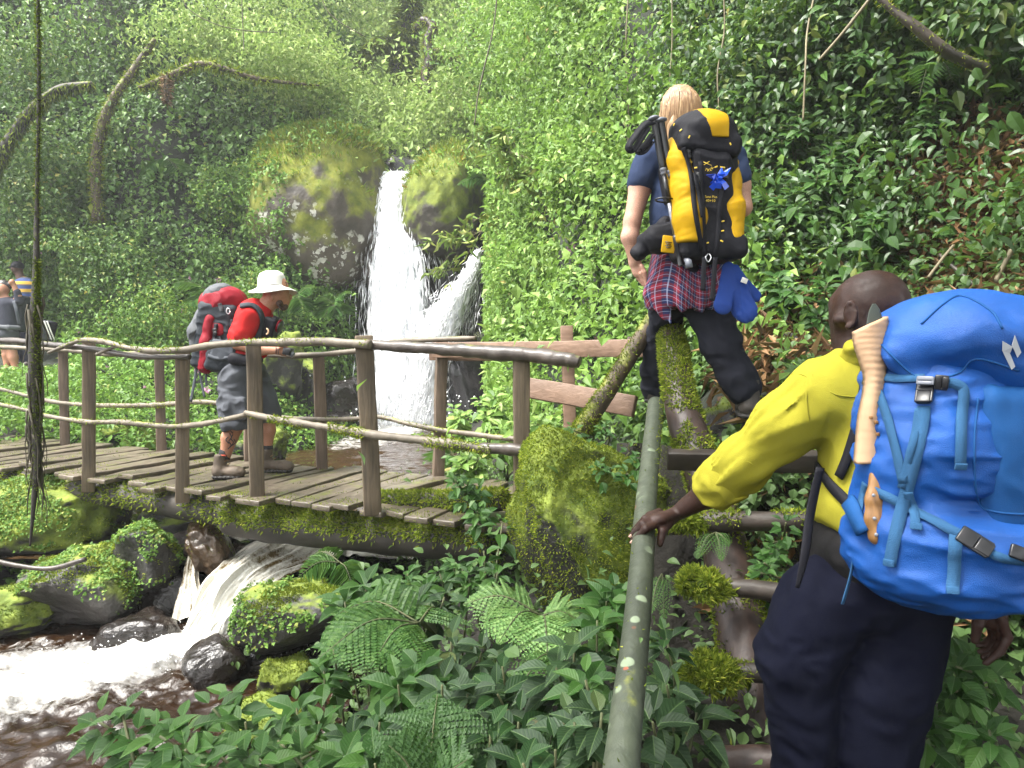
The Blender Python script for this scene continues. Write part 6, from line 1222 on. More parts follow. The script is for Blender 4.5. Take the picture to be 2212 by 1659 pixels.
# ============================================================ two hikers waiting on the far bank
J = Px(11.9); m = J.m
fw = thing('person', 'dark-haired hiker in a dark top and grey shorts holding her hair on the far bank', 'person', J(28, 803))
S = Solid(); S.ell(J(6, 624, .0), (13.5*m, .1, 15*m), None, .02).ell(J(1, 630, -.05), (9*m, .06, 12*m), None, .02).ell(J(-2, 630, -.11), (2.4*m, .02, 3*m), None, .01).cap(J(8, 634), J(12, 650), 7*m, 9*m, .03).cap(J(14, 660), J(16, 715), 19*m, 20*m, .05, flat=((0, 1, 0), .75))
S.chain([J(33, 655), J(40, 640, -.05), J(30, 616, -.08)], [7*m, 6.5*m, 5*m], .02).ell(J(26, 610, -.09), (6*m, .05, 7*m), None, .02)
S.chain([J(12, 745), J(14, 768), J(16, 798)], [10*m, 8*m, 5.5*m], .03).chain([J(24, 745), J(29, 772), J(34, 799)], [10*m, 9*m, 5.5*m], .03); S.mesh('body', .016, M['skin_tan'], fw)
S = Solid(); S.ell(J(8, 618, .03), (15*m, .11, 14*m), None, .02).ell(J(22, 616, .03), (7*m, .05, 7*m), None, .02).ell(J(-2, 632, -.12), (8*m, .1, 12*m), None, .02, '-'); S.mesh('hair', .013, M['hair_dark'], fw)
S = Solid(); S.cap(J(13, 662), J(15, 715), 22*m, 22*m, .06, flat=((0, 1, 0), .75)).cap(J(2, 656), J(30, 656), 9*m, 9*m, .04).chain([J(31, 656), J(42, 652, -.03), J(37, 630, -.06)], [10*m, 9*m, 7*m], .03); S.mesh('top', .014, M['dark_top'], fw)
S = Solid(); S.ell(J(15, 722), (23*m, .17, 18*m), None, .04).cap(J(8, 730), J(8, 746), 14*m, 14*m, .03).cap(J(24, 730), J(26, 746), 14*m, 14*m, .03).cut(J(0, 752), (0, 0, -1), .01); S.mesh('shorts', .014, M['grey_shorts'], fw)
for u, v in ((15, 803), (35, 804)): boots(J, J(u, v, .06), J(u-4, v+2, -.18), fw, 'lace', .05, tall=.03, name='shoe')
wp = thing('backpack', 'black rucksack with pale hip belt worn by the dark-haired hiker', 'backpack', J(48, 735, .2))
S = Solid(); S.box(J(46, 678, .16), (14*m, .14, 40*m), .06, None, .03); S.mesh('main_bag', .016, M['pack_char'], wp); S = Solid(); S.chain([J(-4, 706, -.16), J(18, 708, -.17), J(40, 708, -.08)], [5*m, 6*m, 5*m], .02, flat=((0, 1, 0), .6)); S.mesh('hip_belt', .014, M['pack_lgrey'], wp); V, F = tube([J(30, 650, -.12), J(36, 672, -.13), J(42, 700, -.05)], .03, 8, n=14, flat=.4); mk('shoulder_strap', V, F, M['pack_grey'], wp)
J = Px(12.6); m = J.m
sm = thing('person', 'hiker in a dark cap and yellow-blue striped shirt, back turned, on the far bank', 'person', J(50, 790))
S = Solid(); S.ell(J(37, 580), (11*m, .1, 14*m), None, .02).cap(J(40, 588), J(48, 610), 8*m, 9*m, .02).cap(J(52, 620), J(52, 700), 18*m, 18*m, .05, flat=((0, 1, 0), .7)).chain([J(48, 700), J(46, 745), J(44, 785)], [11*m, 9*m, 6*m], .03).chain([J(60, 700), J(62, 745), J(62, 785)], [11*m, 9*m, 6*m], .03); S.mesh('body', .018, M['skin_brown'], sm)
S = Solid(); S.ell(J(38, 575), (12.5*m, .11, 11*m), None, .02).ell(J(27, 578, .03), (8*m, .06, 3*m), None, .02).cut(J(38, 582), (.15, 0, -1), .01); S.mesh('cap', .012, M['black_cloth'], sm)
S = Solid(); S.cap(J(40, 616), J(66, 616), 11*m, 11*m, .04).cap(J(54, 620), J(54, 690), 22*m, 20*m, .05, flat=((0, 1, 0), .75)).cap(J(70, 620), J(76, 655), 9*m, 8*m, .03); S.mesh('striped_shirt', .014, M['stripes'], sm)
S = Solid(); S.chain([J(48, 700), J(46, 745), J(45, 782)], [14*m, 10*m, 8*m], .03).chain([J(60, 700), J(62, 745), J(62, 782)], [14*m, 10*m, 8*m], .03); S.mesh('trousers', .016, M['navy_trousers'], sm)
for u in (45, 62): boots(J, J(u, 792, .1), J(u-6, 793, -.16), sm, 'boot_dark', .05, tall=.05, name='shoe')
gp = thing('backpack', 'pale grey rucksack set down on the bank beside the hanging mossy vine', 'backpack', J(100, 735))
S = Solid(); S.box(J(98, 714), (12*m, .14, 22*m), .06, rots('Y', .2), .03); S.mesh('main_bag', .014, M['pack_lgrey'], gp); S = Solid(); S.box(J(106, 716, .03), (7*m, .13, 22*m), .04, rots('Y', .3), .02); S.mesh('side_bag', .014, M['navy_trousers'], gp)
for du in (0, 6): V, F = tube([J(96+du, 694, -.16), J(104+du, 715, -.17), J(112+du, 735, -.15)], .012, 6, n=12); mk('strap', V, F, M['white_hat'], gp)
# ------------------------------------------------------------------ single plants: leafy whorls, ferns, bamboo, trees, vines
def whorl(bag, c, up, n, L, wr, tm, rise=.25, ph=0., r0=.02, sd=None):
    a = ph+np.arange(n)*2.399+RG.normal(size=n)*.15; up = unit(np.asarray(up)); e1 = unit(np.cross(up, np.array([.3, .9, .1]))); e2 = np.cross(up, e1)
    out = np.cos(a)[:, None]*e1+np.sin(a)[:, None]*e2; k = np.linspace(1, -.6, n)[:, None]
    tip = unit(out+up*(rise+.45*k)+.12*rdir(n)); Ls = L*(.55+.5*np.linspace(0, 1, n)**.7)*RG.uniform(.85, 1.15, n)
    bag.add(*leaves(c+out*r0+up*np.linspace(.02, -.05, n)[:, None], tip, up+.15*rdir(n)+0*out, Ls, Ls*wr*RG.uniform(.9, 1.1, n), tm))
def leafy(label, base, heads, L, mat='leaf_dark', wr=.46, n=8, tm=None, cat='plant', group=None, name='leafy_plant', flower=False):
    """heads: points in space that each carry a whorl"""
    t = thing(name, label, cat, base, group); b = Bag(); st_ = []
    for h in heads:
        h = np.asarray(h); mid = (np.asarray(base)+h)/2+np.array([RG.normal()*.03, RG.normal()*.03, .03]); st_.append(tube([base, mid, h], [.006, .005, .0035], 6, n=8))
        ax = unit(h-mid+np.array([0, -.12, .3]))
        whorl(b, h, ax, n, L*RG.uniform(.85, 1.15), wr, tm or LF_BIG, .2, RG.random()*6)
        q = h-ax*L*.55; whorl(b, q, ax, max(3, n-4), L*1.1, wr, tm or LF_BIG, .05, RG.random()*6)
    V, F = join(st_); mk('stem', V, F, M['stem'], t); b.build('foliage', M[mat], t, tm=tm or LF_BIG)
    return t
def frond(bag, stems, a, c, b, W, n=20, tm=LF_DIA, fine=True, lw=.36):
    """fern frond along a-c-b with paired pinnae, each a row of leaflets"""
    q = crm(np.array([a, c, b]), n+2); T = unit(np.gradient(q, axis=0)); L = np.linalg.norm(b-a); stems.append(tube(q, np.linspace(.004, .001, len(q)), 5))
    nr = unit(np.cross(T, unit(np.cross(T, np.array([0, -.35, 1.])))))*-1
    for i in range(2, n+1):
        s_ = i/(n+1); w_ = W*math.sin(math.pi*min(1, .18+s_*.86))**.75*(1-.25*s_)
        sd = np.cross(T[i], nr[i])
        for sg in (-1, 1):
            ax = unit(sd*sg+T[i]*.45-np.array([0, 0, .22])+.05*RG.normal(size=3))
            if fine:
                m_ = max(4, int(w_/.011)); x = np.linspace(.06, 1, m_); P_ = q[i]+ax*(x*w_)[:, None]+np.array([0, 0, -1])*(.12*w_*x*x)[:, None]; lw_ = .017*(W/.16)*(1-x)**.6+.003
                s2 = unit(np.cross(ax, nr[i]))
                for g2 in (-1, 1): bag.add(*leaves(P_, np.repeat((s2*g2+ax*.5)[None], m_, 0)+.06*RG.normal(size=(m_, 3)), np.repeat(nr[i][None], m_, 0)+.1*RG.normal(size=(m_, 3)), lw_, lw_*.75+.002, LF_DIA))
            else: bag.add(*leaves(q[i][None], ax[None], nr[i][None], w_, w_*lw*.55, tm))
def fern(label, crown, tips, W, mat='fern', n=20, fine=True, arch=.18, group=None):
    t = thing('fern', label, 'fern', crown, group); b, s_ = Bag(), []
    for tp in tips:
        tp = np.asarray(tp); c = (crown+tp)/2+np.array([0, 0, arch*np.linalg.norm(tp-crown)]); frond(b, s_, crown, c, tp, W*RG.uniform(.85, 1.1), n, fine=fine)
    V, F = join(s_); mk('stem', V, F, M['stem'], t); b.build('fronds', M[mat], t); return t
gz = lambda u, v, d: (lambda q: np.array([q[0], q[1], float(ground_z(q[0], q[1]))-.02]))(P(u, v, d))
near_plants = [
 # label, heads (u,v,d), leaf length, leaves
 ('plant with long veined leaves beside the round cascade boulder', [(790, 1268, 3.1), (745, 1300, 3.0), (840, 1290, 3.05)], .20),
 ('leafy plant under the dark end of the mossy log', [(985, 1215, 3.4), (1015, 1250, 3.3), (950, 1240, 3.4)], .12),
 ('pale-green leafy plant against the mossy boulder\'s left flank', [(1045, 1190, 3.3), (1075, 1235, 3.2), (1085, 1130, 3.5)], .11),
 ('dark leafy plant left of the big fern, touching the mossy stone', [(720, 1400, 2.75), (700, 1450, 2.7)], .17),
 ('rosette of glossy leaves behind the upper fern', [(960, 1290, 2.9), (900, 1300, 2.9)], .14),
 ('plant of shining leaves between the two large ferns', [(975, 1380, 2.5), (1040, 1410, 2.5)], .15),
 ('plant with one broad grey-green leaf at the picture\'s middle bottom', [(905, 1445, 2.35), (860, 1480, 2.3)], .16),
 ('light rosette plant just above the bottom fern', [(955, 1480, 2.1), (1010, 1500, 2.1)], .15),
 ('dark plant hanging over the pool edge', [(640, 1530, 2.5), (690, 1560, 2.4)], .15),
 ('plant with a tiny pale flower near the mossy bank stone', [(820, 1560, 2.1), (760, 1600, 2.05)], .15),
 ('bright rosette in the lower middle', [(1085, 1440, 2.25), (1075, 1500, 2.1)], .14),
 ('tall leafy plant left of the hand pole\'s lower half', [(1240, 1400, 2.15), (1200, 1440, 2.1)], .14),
 ('two-tiered rosette plant close to the hand pole', [(1265, 1470, 1.95), (1290, 1340, 2.3)], .14),
 ('wide-leaved plant at the hand pole\'s foot', [(1300, 1540, 1.75), (1240, 1560, 1.8)], .14),
 ('dark leafy plant at the lower right of the bottom fern', [(1060, 1580, 1.85), (1120, 1560, 1.9)], .14),
 ('plant with chewed leaves at the bottom edge beside the pole', [(1200, 1620, 1.75), (1130, 1650, 1.7)], .14),
 ('dark broad plant at the bottom edge left of the fern', [(810, 1650, 1.85), (740, 1640, 1.9)], .15),
 ('shaded plant under the fern fronds', [(1120, 1490, 2.3), (1160, 1530, 2.2)], .14),
 ('leafy plant right of the hand pole near the moss cushion', [(1440, 1480, 2.1), (1410, 1560, 1.9)], .14),
 ('large smooth-leaved plant below the mossy boulder, left of the pole', [(1330, 1280, 2.65), (1310, 1300, 2.6)], .17),
 ('low plant crowding the lower pole, right side', [(1440, 1380, 2.35)], .13),
 ('leafy plant between big fern and mossy log', [(880, 1240, 3.3), (920, 1270, 3.2)], .12),
 ('dim leafy plant deep under the ferns', [(1000, 1560, 2.3), (940, 1530, 2.4)], .15),
 ('plant with narrow drooping leaves left of the pale rosette', [(870, 1400, 2.55), (830, 1450, 2.5)], .15),
]
for lb, hd, L in near_plants:
    H = [P(*h) for h in hd]; u, v, d = hd[0]; base = gz(u+10, v+120, d+.05); k = len(lb) % 5; leafy(lb, base, H+[P(hd[0][0]+RG.normal()*60, hd[0][1]+60+RG.normal()*30, d+.05) for _ in range(1+k % 2)], L*(.6, .84, .68, .52, .76)[k], ('leaf_dark', 'leaf_grey', 'leaf_mid', 'leaf_mid', 'leaf_dark')[k] if L > .125 else 'leaf_mid', (.54, .5, .56, .64, .5)[k], (8, 7, 10, 9, 6)[k], (LF_BIG, LF_BIG, LF_OVAL, LF_OVAL, LF_BIG)[k])
pool_plants = [('light leafy sprig leaning over the pool, bottom left', [(215, 1560, 1.9), (265, 1545, 1.9), (300, 1600, 1.85)], .085), ('leafy sprig with yellowing leaf over the dark water', [(345, 1590, 1.8), (390, 1560, 1.85), (400, 1620, 1.75)], .085), ('leafy sprig touching the bank stone at the pool', [(460, 1530, 2.0), (500, 1510, 2.05), (530, 1560, 1.95)], .09), ('bright low sprig at the bottom edge of the pool', [(470, 1630, 1.75), (560, 1640, 1.8), (420, 1650, 1.7)], .085), ('leafy sprig below the bank stone', [(600, 1600, 1.9), (650, 1640, 1.85), (560, 1590, 2.0)], .085)]
for lb, hd, L in pool_plants:
    H = [P(*h) for h in hd]; q = P(hd[1][0]+60, 1750, hd[1][2]); leafy(lb, np.array([q[0], q[1], q[2]]), H, L, 'leaf_mid', .55, 7, LF_OVAL)
fern('large fern spreading toward the cascade boulder', P(905, 1345, 2.65), [P(690, 1420, 2.45), P(720, 1330, 2.8), P(800, 1440, 2.4), P(960, 1330, 2.9)], .24, 'fern', 15)
fern('bright pale fern below the mossy boulder', P(1170, 1330, 2.75), [P(1000, 1305, 2.75), P(1185, 1440, 2.35), P(1075, 1390, 2.45), P(1250, 1340, 2.75)], .19, 'fern_pale', 14)
fern('dark fern rising from the bottom edge', P(925, 1760, 1.75), [P(945, 1500, 1.95), P(840, 1610, 1.75), P(1010, 1640, 1.75)], .19, 'fern_dark', 15)
fern('small yellow-green fern in the middle of the leafy plants', P(1210, 1430, 2.3), [P(1110, 1500, 2.1), P(1150, 1430, 2.2)], .12, 'fern', 13)
fern('ladder fern hanging beside the moss cushion of the steps', P(1545, 1150, 2.85), [P(1505, 1210, 2.75), P(1560, 1215, 2.75), P(1575, 1180, 2.8)], .05, 'fern', 14)
fern('little fern right of the hand pole', P(1430, 1240, 2.5), [P(1405, 1330, 2.4), P(1435, 1350, 2.4)], .045, 'fern', 14)
fern('small fern at the bottom between pole and plants', P(1210, 1560, 2.0), [P(1180, 1640, 1.85), P(1260, 1640, 1.85)], .1, 'fern_dark', 16)
fern('drooping fern frond over the stream behind the round boulder', P(735, 1215, 3.7), [P(640, 1250, 3.6), P(670, 1200, 3.8), P(760, 1260, 3.6)], .14, 'fern', 16, False)
for lb, c, tp, W in (('fern left of the falls below the lichen boulder', (720, 660, 12.8), [(750, 632, 12.7), (690, 640, 12.8), (700, 690, 12.5), (745, 680, 12.6)], .45), ('fern behind the white hat', (640, 640, 12.6), [(600, 625, 12.6), (680, 620, 12.6), (660, 680, 12.4)], .42), ('pale fern left of the red rucksack', (470, 640, 11.5), [(365, 612, 11.4), (400, 660, 11.2), (520, 620, 11.5)], .42), ('fern spreading from the right boulder by the falls', (1060, 395, 13), [(985, 400, 12.8), (1010, 370, 13), (1100, 360, 13)], .42), ('fern on the bright hillside left of the blond hiker', (1330, 290, 8.6), [(1270, 300, 8.4), (1380, 260, 8.5), (1350, 330, 8.3)], .3), ('fern in the dark hillside right of the tree stem', (2020, 130, 5.6), [(1985, 210, 5.3), (2060, 180, 5.3), (1960, 120, 5.5)], .2), ('fern on the creeper wall below the leaning branch', (350, 340, 14.6), [(300, 400, 14.4), (400, 390, 14.4), (330, 420, 14.3)], .5), ('feathery fern under the far end of the fence', (980, 985, 6.8), [(930, 1000, 6.6), (1010, 1010, 6.5), (960, 960, 6.9)], .26)):
    fern(lb, P(*c), [P(*q) for q in tp], W, 'fern', 16, False, .15)
mid = [('big-leaved plant under the slanting bare trunk', (1990, 250, 5.4)), ('plant with wide pale leaves right of the yellow rucksack lid', (1720, 300, 6.0)), ('dark broad-leaved plant high on the near hillside', (1760, 110, 6.2)), ('drooping leafy plant left of the slanting bare trunk', (1860, 120, 5.8)), ('broad-leaved plant level with the rucksack\'s blue bow', (1780, 410, 5.5)), ('leafy plant between rucksack and litter slope', (1900, 480, 5.1)), ('light shrub at the right end of the deck, lowest', (1010, 1000, 5.4)), ('light shrub behind the last near-side bridge post', (1090, 950, 5.6)), ('light shrub beneath the upper fence board', (1050, 880, 6.4)), ('light shrub filling the gap below the second fence board', (1180, 920, 5.4)), ('light shrub between plunge pool and fence', (990, 900, 7.6)), ('shrub above the fence board, left of the post', (1130, 720, 7.6)), ('shrub behind the top of the fence post', (1250, 700, 6.8)), ('shrub below the leaning pole\'s pale end', (1330, 780, 6.0)), ('broad-leaved shrub left of the blond hiker\'s knees', (1330, 640, 6.4)), ('broad-leaved shrub left of the blond hiker\'s hanging hand', (1290, 540, 7.0)), ('shrub with big pale leaves level with the hiker\'s elbow', (1240, 600, 7.4)), ('shrub at the foot of the fence post', (1270, 900, 5.0)), ('low plants on the crest of the mossy boulder', (1290, 950, 3.4)), ('small plant rooted on the mossy boulder by the pole', (1340, 1000, 3.2)), ('shrub right of the blond hiker\'s rucksack', (1700, 440, 5.6)), ('tall big-leaved shrub on the dark hillside', (1850, 230, 5.9)), ('big-leaved shrub above the dark head', (1820, 330, 5.6)), ('plant by the blond hiker\'s raised knee', (1690, 620, 5.0)), ('low plant left of the dark head', (1760, 640, 4.6)), ('plant below the second rung, between logs', (1680, 1180, 2.75)), ('plant beside the side log, third rung', (1650, 1240, 2.7)), ('bright plant at the dark-skinned hiker\'s right hand', (2080, 1440, 2.1)), ('yellowing plant low on the right edge', (2100, 1540, 2.0)), ('small plant low beside the navy trouser leg', (2020, 1600, 2.1)), ('plant hanging at the bridge\'s mossy log end', (1050, 1110, 4.0)), ('trailing plant over the mossy log', (1010, 1060, 4.15))]
for k, (lb, (u, v, d)) in enumerate(mid):
    far = d > 4.5; L = .115 if far else (.05 if d < 3.6 and u < 1700 else .075); H = [P(u+RG.normal()*26*4/d*(1 if far else .7), v+RG.normal()*24*4/d*(1 if far else .7), d+RG.normal()*.08) for _ in range(7 if far else 5)]
    leafy(lb, P(u+5, v+ (90 if far else 45), d+.2), H, L, 'leaf_bright' if (d > 4.5 and u < 1600) else 'leaf_mid', .58, 8, LF_OVAL, 'shrub' if 'shrub' in lb else 'plant', None, 'shrub' if 'shrub' in lb else 'leafy_plant')
# bamboo spray by the falls
def bamboo(label, pts, seed):
    t = thing('bamboo_branch', label, 'bamboo', pts[0]); q = crm(np.array(pts), 40); st_ = [tube(q, np.linspace(.012, .004, 40), 6)]; b = Bag()
    for i in range(6, 40, 2):
        d = unit(rdir(1)[0]+np.array([-.5, -.3, -.2])); l_ = RG.uniform(.2, .5); c = q[i]+d*l_+np.array([0, 0, -.25*l_]); tw = crm(np.array([q[i], q[i]+d*l_*.5, c]), 8); st_.append(tube(tw, .003, 4)); k = 9; p = tw[RG.integers(2, 8, k)]
        b.add(*leaves(p, unit(np.array([-.45, -.3, -.5])+.75*rdir(k)), rdir(k), RG.uniform(.13, .24, k), .022, LF_BLADE))
    V, F = join(st_); mk('stem', V, F, M['vine_dry'], t); b.build('foliage', M['bamboo'], t)
bamboo('bamboo spray hanging left over the side stream, lower', [P(1140, 470, 11.2), P(1060, 490, 11.6), P(990, 530, 12.2), P(940, 590, 12.6)], 1)
bamboo('bamboo spray arching above the side stream, upper', [P(1180, 430, 10.9), P(1100, 440, 11.2), P(1020, 480, 11.9), P(950, 530, 12.5)], 2)
bamboo('bamboo clump on the bright hillside below the hanging vine', [P(1130, 420, 11), P(1120, 340, 11.2), P(1090, 280, 11.4), P(1040, 300, 11.3)], 3)
bamboo('bamboo stems leaning over the bright hillside', [P(1200, 520, 9.8), P(1170, 420, 9.9), P(1130, 340, 9.9), P(1100, 330, 9.8)], 4)
# mossy trees and branches
def limb(name, pts, r, mat, par, seed, moss=0, L=.06, mm='moss', n=40, hang=.4): 
    V, F = tube([P(*q) for q in pts], r, 10, True, .2, seed, n, 1., 3.); o = mk(name, V, F, M[mat], par)
    if moss: b = Bag(); fuzz(b, V, F, moss, L, None, .9, .2, down=hang); b.build('moss', M[mm], o)['kind'] = 'stuff'
    return V, F
def crown(par, pts, n, r, L, mat='leaf_wall', name='crown'):
    b = Bag(); 
    for c in pts:
        c = P(*c); d = rdir(n)*(RG.random(n)**.4*r)[:, None]*np.array([1, .8, .7]); b.add(*leaves(c+d, unit(rdir(n)+np.array([0, 0, -.4])), unit(d+np.array([0, -.2, .8])+.4*rdir(n)), L*RG.uniform(.6, 1.3, n), L*.5, LF_KITE))
    b.build(name, M[mat], par)
t = thing('mossy_tree', 'thin leaning tree with yellow moss on its trunk, on the creeper wall', 'tree', P(212, 480, 13.6))
limb('trunk', [(212, 480, 13.7), (206, 380, 13.7), (215, 300, 13.7), (245, 215, 13.8), (290, 150, 13.9), (335, 85, 14)], [.11, .10, .10, .09, .075, .05], 'bark_moss', t, 3, 1500, .09); limb('branch', [(300, 190, 13.7), (345, 175, 13.6), (400, 150, 13.5), (445, 138, 13.5), (560, 170, 13.5), (690, 185, 13.6)], [.04, .07, .085, .06, .04, .02], 'bark_moss', t, 4, 900, .12); limb('branch', [(362, 165, 13.5), (360, 200, 13.4), (362, 225, 13.4)], [.05, .06, .02], 'bark_moss', t, 5, 400, .1, 'litter')
crown(t, [(360, 90, 14.2), (480, 80, 14), (570, 110, 13.8), (650, 130, 13.8), (430, 40, 14.2)], 620, .95, .12, 'leaf_mist')
t = thing('mossy_tree', 'dark bent branch draped in moss at the left edge', 'tree', P(-30, 420, 12))
limb('trunk', [(-90, 520, 12.5), (-30, 400, 12.2), (10, 320, 12), (70, 240, 12), (130, 195, 12), (200, 182, 12.1)], [.12, .11, .1, .09, .075, .05], 'log_dark', t, 6, 1800, .11, 'moss_dark', hang=2.2); crown(t, [(-60, 150, 12.5), (40, 110, 12.6), (150, 90, 12.8)], 700, 1.0, .11)
t = thing('mossy_tree', 'dark trunk hung with beard moss above the falls', 'tree', P(880, 170, 21))
limb('trunk', [(868, 175, 20.5), (872, 110, 20.5), (880, 50, 20.5), (890, -40, 20.5), (905, -200, 20.6)], [.26, .27, .24, .24, .2], 'log_dark', t, 7, 3200, .28, 'moss_dark', hang=1.2); limb('branch', [(880, 70, 20.4), (840, 85, 20.2), (800, 100, 20.1), (770, 150, 20)], [.15, .13, .1, .06], 'log_dark', t, 8, 1500, .3, 'moss_dark', hang=1.8); limb('branch', [(872, 160, 20.4), (900, 185, 20.2), (925, 200, 20.1)], [.12, .1, .07], 'log_dark', t, 9, 600, .2, 'moss_dark'); crown(t, [(800, -20, 20.5), (900, -60, 20.5), (980, 0, 20.8), (720, 10, 20.5)], 900, 1.7, .15, 'leaf_mist')
t = thing('mossy_tree', 'twisted mossy stump trunk right of the dark trunk above the falls', 'tree', P(925, 210, 20))
limb('trunk', [(925, 205, 19.8), (918, 165, 19.8), (930, 125, 19.8), (922, 90, 19.8), (935, 60, 19.8), (915, 45, 19.9), (895, 65, 20)], [.2, .13, .17, .13, .15, .13, .08], 'log_brown', t, 10, 900, .12, 'moss'); limb('branch', [(932, 112, 19.8), (960, 118, 19.7), (980, 128, 19.7), (985, 170, 19.8)], [.09, .13, .13, .1], 'bark_moss', t, 11, 900, .22, 'moss_dark', hang=1.8)
t = thing('mossy_stump', 'rusty mossy stump on the pale slope near the hanging vine', 'stump', P(1040, 100, 21)); limb('trunk', [(1035, 112, 21), (1042, 80, 21), (1050, 55, 21)], [.28, .25, .12], 'bark_moss', t, 12, 900, .25, 'litter')
t = thing('bare_tree', 'thick bare lichen-streaked trunk slanting in the dark upper right corner', 'tree', P(2110, 160, 4.6)); limb('trunk', [(1850, -60, 4.6), (1915, 10, 4.55), (1980, 60, 4.5), (2050, 115, 4.5), (2130, 150, 4.6)], [.022, .027, .031, .036, .04], 'stick_dark', t, 13, 300, .03)
for k, (lb, pts, r, mt) in enumerate([('thin stick crossing the dark foliage upper right', [(1770, 130, 5.2), (1830, 60, 5.1), (1900, -30, 5)], .012, 'vine_dry'), ('short stick in the right slope litter', [(2030, 550, 4.7), (2075, 590, 4.5), (2110, 620, 4.4)], .012, 'stick_dark'), ('straw-coloured stalk at the slope near the blue rucksack', [(2150, 610, 4.2), (2185, 540, 4.2)], .014, 'vine_dry'), ('twig by the dark head', [(2005, 600, 4.3), (2035, 560, 4.3), (2060, 530, 4.3)], .01, 'vine_dry'), ('red-tipped dead branch over the mossy stream stones', [(-40, 1205, 4.6), (40, 1222, 4.6), (110, 1228, 4.6), (185, 1208, 4.6)], .016, 'stick_dark'), ('dead twig under the bridge deck', [(390, 1075, 5.4), (425, 1105, 5.4), (455, 1150, 5.3)], .012, 'stick_dark')]):
    t = thing('stick', lb, 'stick', P(*pts[0])); V, F = tube([P(*q) for q in pts], r, 8, True, .15, k, 20); mk('twig', V, F, M[mt], t)
# hanging vines
v_ = thing('hanging_vine', 'thick moss-bearded vine hanging in front of the left end of the bridge', 'vine', P(72, 1180, 2.6))
limb('stem', [(80, -160, 2.7), (82, 0, 2.7), (84, 200, 2.68), (80, 420, 2.65), (78, 600, 2.62), (74, 760, 2.6), (76, 900, 2.6), (80, 1000, 2.6), (72, 1100, 2.6), (65, 1180, 2.6)], [.005, .006, .007, .009, .013, .018, .019, .014, .008, .004], 'log_dark', v_, 14, 0, n=120)
hr = np.random.default_rng(8); bits = []
for k in range(60):
    v0 = hr.uniform(640, 960); a = hr.uniform(0, 6.28); r_ = hr.uniform(.006, .024); L_ = hr.uniform(.12, .5); q = P(75, v0, 2.6)+np.array([r_*math.cos(a), r_*math.sin(a), 0]); tt = np.linspace(0, 1, 8)[:, None]
    bits.append(tube(q+tt*np.array([[.012*hr.normal(), .01*hr.normal(), -L_]])+.006*np.sin(tt*9+a)*np.array([[1, .5, 0]]), np.linspace(.0045, .0012, 8)*hr.uniform(.6, 1.3), 5))
V, F = join(bits); mk('aerial_roots', V, F, M['vine'], v_)
b = Bag(); V, F = tube([P(78, 560, 2.62), P(74, 700, 2.6), P(74, 850, 2.6), P(76, 960, 2.6), P(74, 1060, 2.6)], [.010, .016, .019, .015, .008], 10, n=40); fuzz(b, V, F, 2600, .015, lambda c, n: sstep(-.2, .8, n[:, 0]), .9, .3, down=.8); V, F = tube([P(82, 0, 2.7), P(84, 200, 2.68), P(80, 420, 2.65), P(78, 600, 2.62)], .008, 8, n=40); fuzz(b, V, F, 1600, .014, None, .9, .25); b.build('moss', M['moss_dark'], v_)['kind'] = 'stuff'
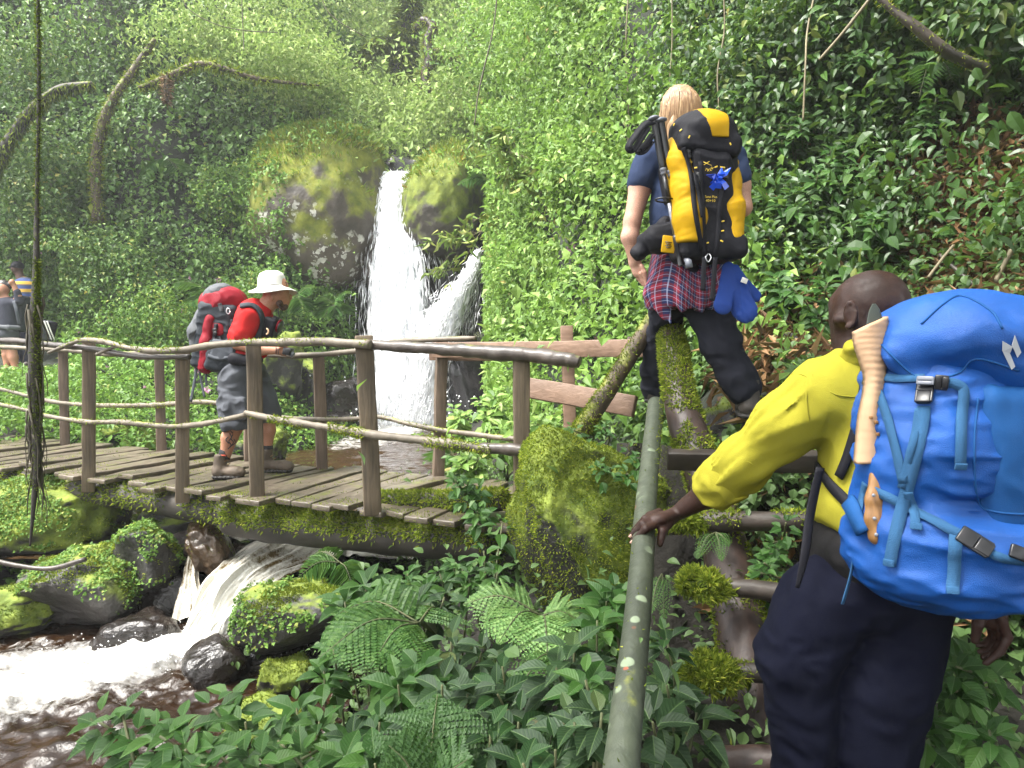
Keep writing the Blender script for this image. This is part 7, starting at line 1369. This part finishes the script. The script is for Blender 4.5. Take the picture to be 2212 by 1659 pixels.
for k, (lb, pts, r) in enumerate([('long thin dark vine hanging down the bright centre of the valley', [(1075, -80, 6.), (1072, 10, 6), (1062, 80, 6), (1045, 150, 6), (1032, 210, 6), (1025, 270, 6)], .006), ('thin looping vine at the top, left of the dark trunk', [(690, -60, 6.5), (700, 10, 6.5), (730, 45, 6.5), (790, 80, 6.5)], .004), ('wire-thin vine looping across the left creeper wall', [(390, -60, 7), (400, 10, 7), (460, 50, 7), (530, 66, 7), (600, 70, 7)], .004), ('thin straight vine over the mossy leaning tree', [(520, -60, 8), (524, 40, 8), (527, 110, 8)], .005), ('dangling brown liana beside the blond hiker\'s head', [(1560, -60, 6.2), (1565, 60, 6.2), (1550, 160, 6.2), (1556, 260, 6.2)], .007), ('pale liana over the dark hillside, upper right', [(1770, -60, 5.8), (1745, 60, 5.7), (1740, 140, 5.6), (1735, 260, 5.6)], .008), ('straight liana hanging on the bright hillside', [(1450, -60, 7.4), (1452, 80, 7.4), (1446, 200, 7.4), (1450, 330, 7.4)], .007), ('tan liana falling behind the poles', [(1360, -60, 8), (1352, 100, 8), (1358, 260, 8), (1350, 420, 8)], .008)]):
    t = thing('hanging_vine', lb, 'vine', P(*pts[-1])); V, F = tube([P(*q) for q in pts], r, 7, True, .1, k, 50); mk('stem', V, F, M['vine' if k < 4 else 'vine_dry'], t)
# pink flowers scattered over the bank and hillside
fb, fF = ico(1); proto = None; RF_ = np.random.default_rng(5)
pk = [(RF_.uniform(150, 520), RF_.uniform(600, 900)) for _ in range(34)]+[(1231, 538), (1236, 532), (1290, 735), (1362, 740), (1290, 350), (870, 610), (700, 560), (90, 545), (140, 555), (1400, 880), (145, 605), (560, 555)]
DLh, DRh = bvh(LV, LFc), bvh(RV, RF)
for u, v in pk:
    r = ray(u, v); hits = [h for h in (DLh.ray_cast(Vector(CAM), Vector(r)), DRh.ray_cast(Vector(CAM), Vector(r))) if h[0] is not None]
    if not hits: continue
    h = min(hits, key=lambda x: x[3]); p = CAM+r*(h[3]-.42)
    if proto is None:
        b = Bag(); a = np.arange(5)*1.2566; o_ = np.stack([np.cos(a), -.35+0*a, np.sin(a)], 1); b.add(*leaves(o_*.004, unit(o_), np.repeat(np.array([[0, -1, .3]]), 5, 0), .045, .04, LF_OVAL)); me0 = b.build('pink_flower', M['pink']); proto = me0
        o = proto
    else: o = proto.copy(); COL.objects.link(o)
    o.location = p; o.scale = [RF_.uniform(.7, 1.3)]*3; o.rotation_euler = (0, RF_.uniform(0, 6), 0)
    tag(o, 'small pink flower dotting the green undergrowth', 'flower', 'pink flowers in the undergrowth')
# ------------------------------------------------------------------ damp forest air
V, F = cuboid((-6, 20, 14), np.eye(3), (48, 44, 34)); hz = mk('haze', V, F)
t = bpy.data.materials.new('haze'); t.use_nodes = True; n_ = t.node_tree.nodes; n_.remove(n_['Principled BSDF']); pv = n_.new('ShaderNodeVolumePrincipled'); pv.inputs['Color'].default_value = (.92, .95, .95, 1); pv.inputs['Density'].default_value = .0021; pv.inputs['Anisotropy'].default_value = .2
t.node_tree.links.new(pv.outputs[0], n_['Material Output'].inputs['Volume']); hz.data.materials.append(t); tag(hz, kind='stuff')
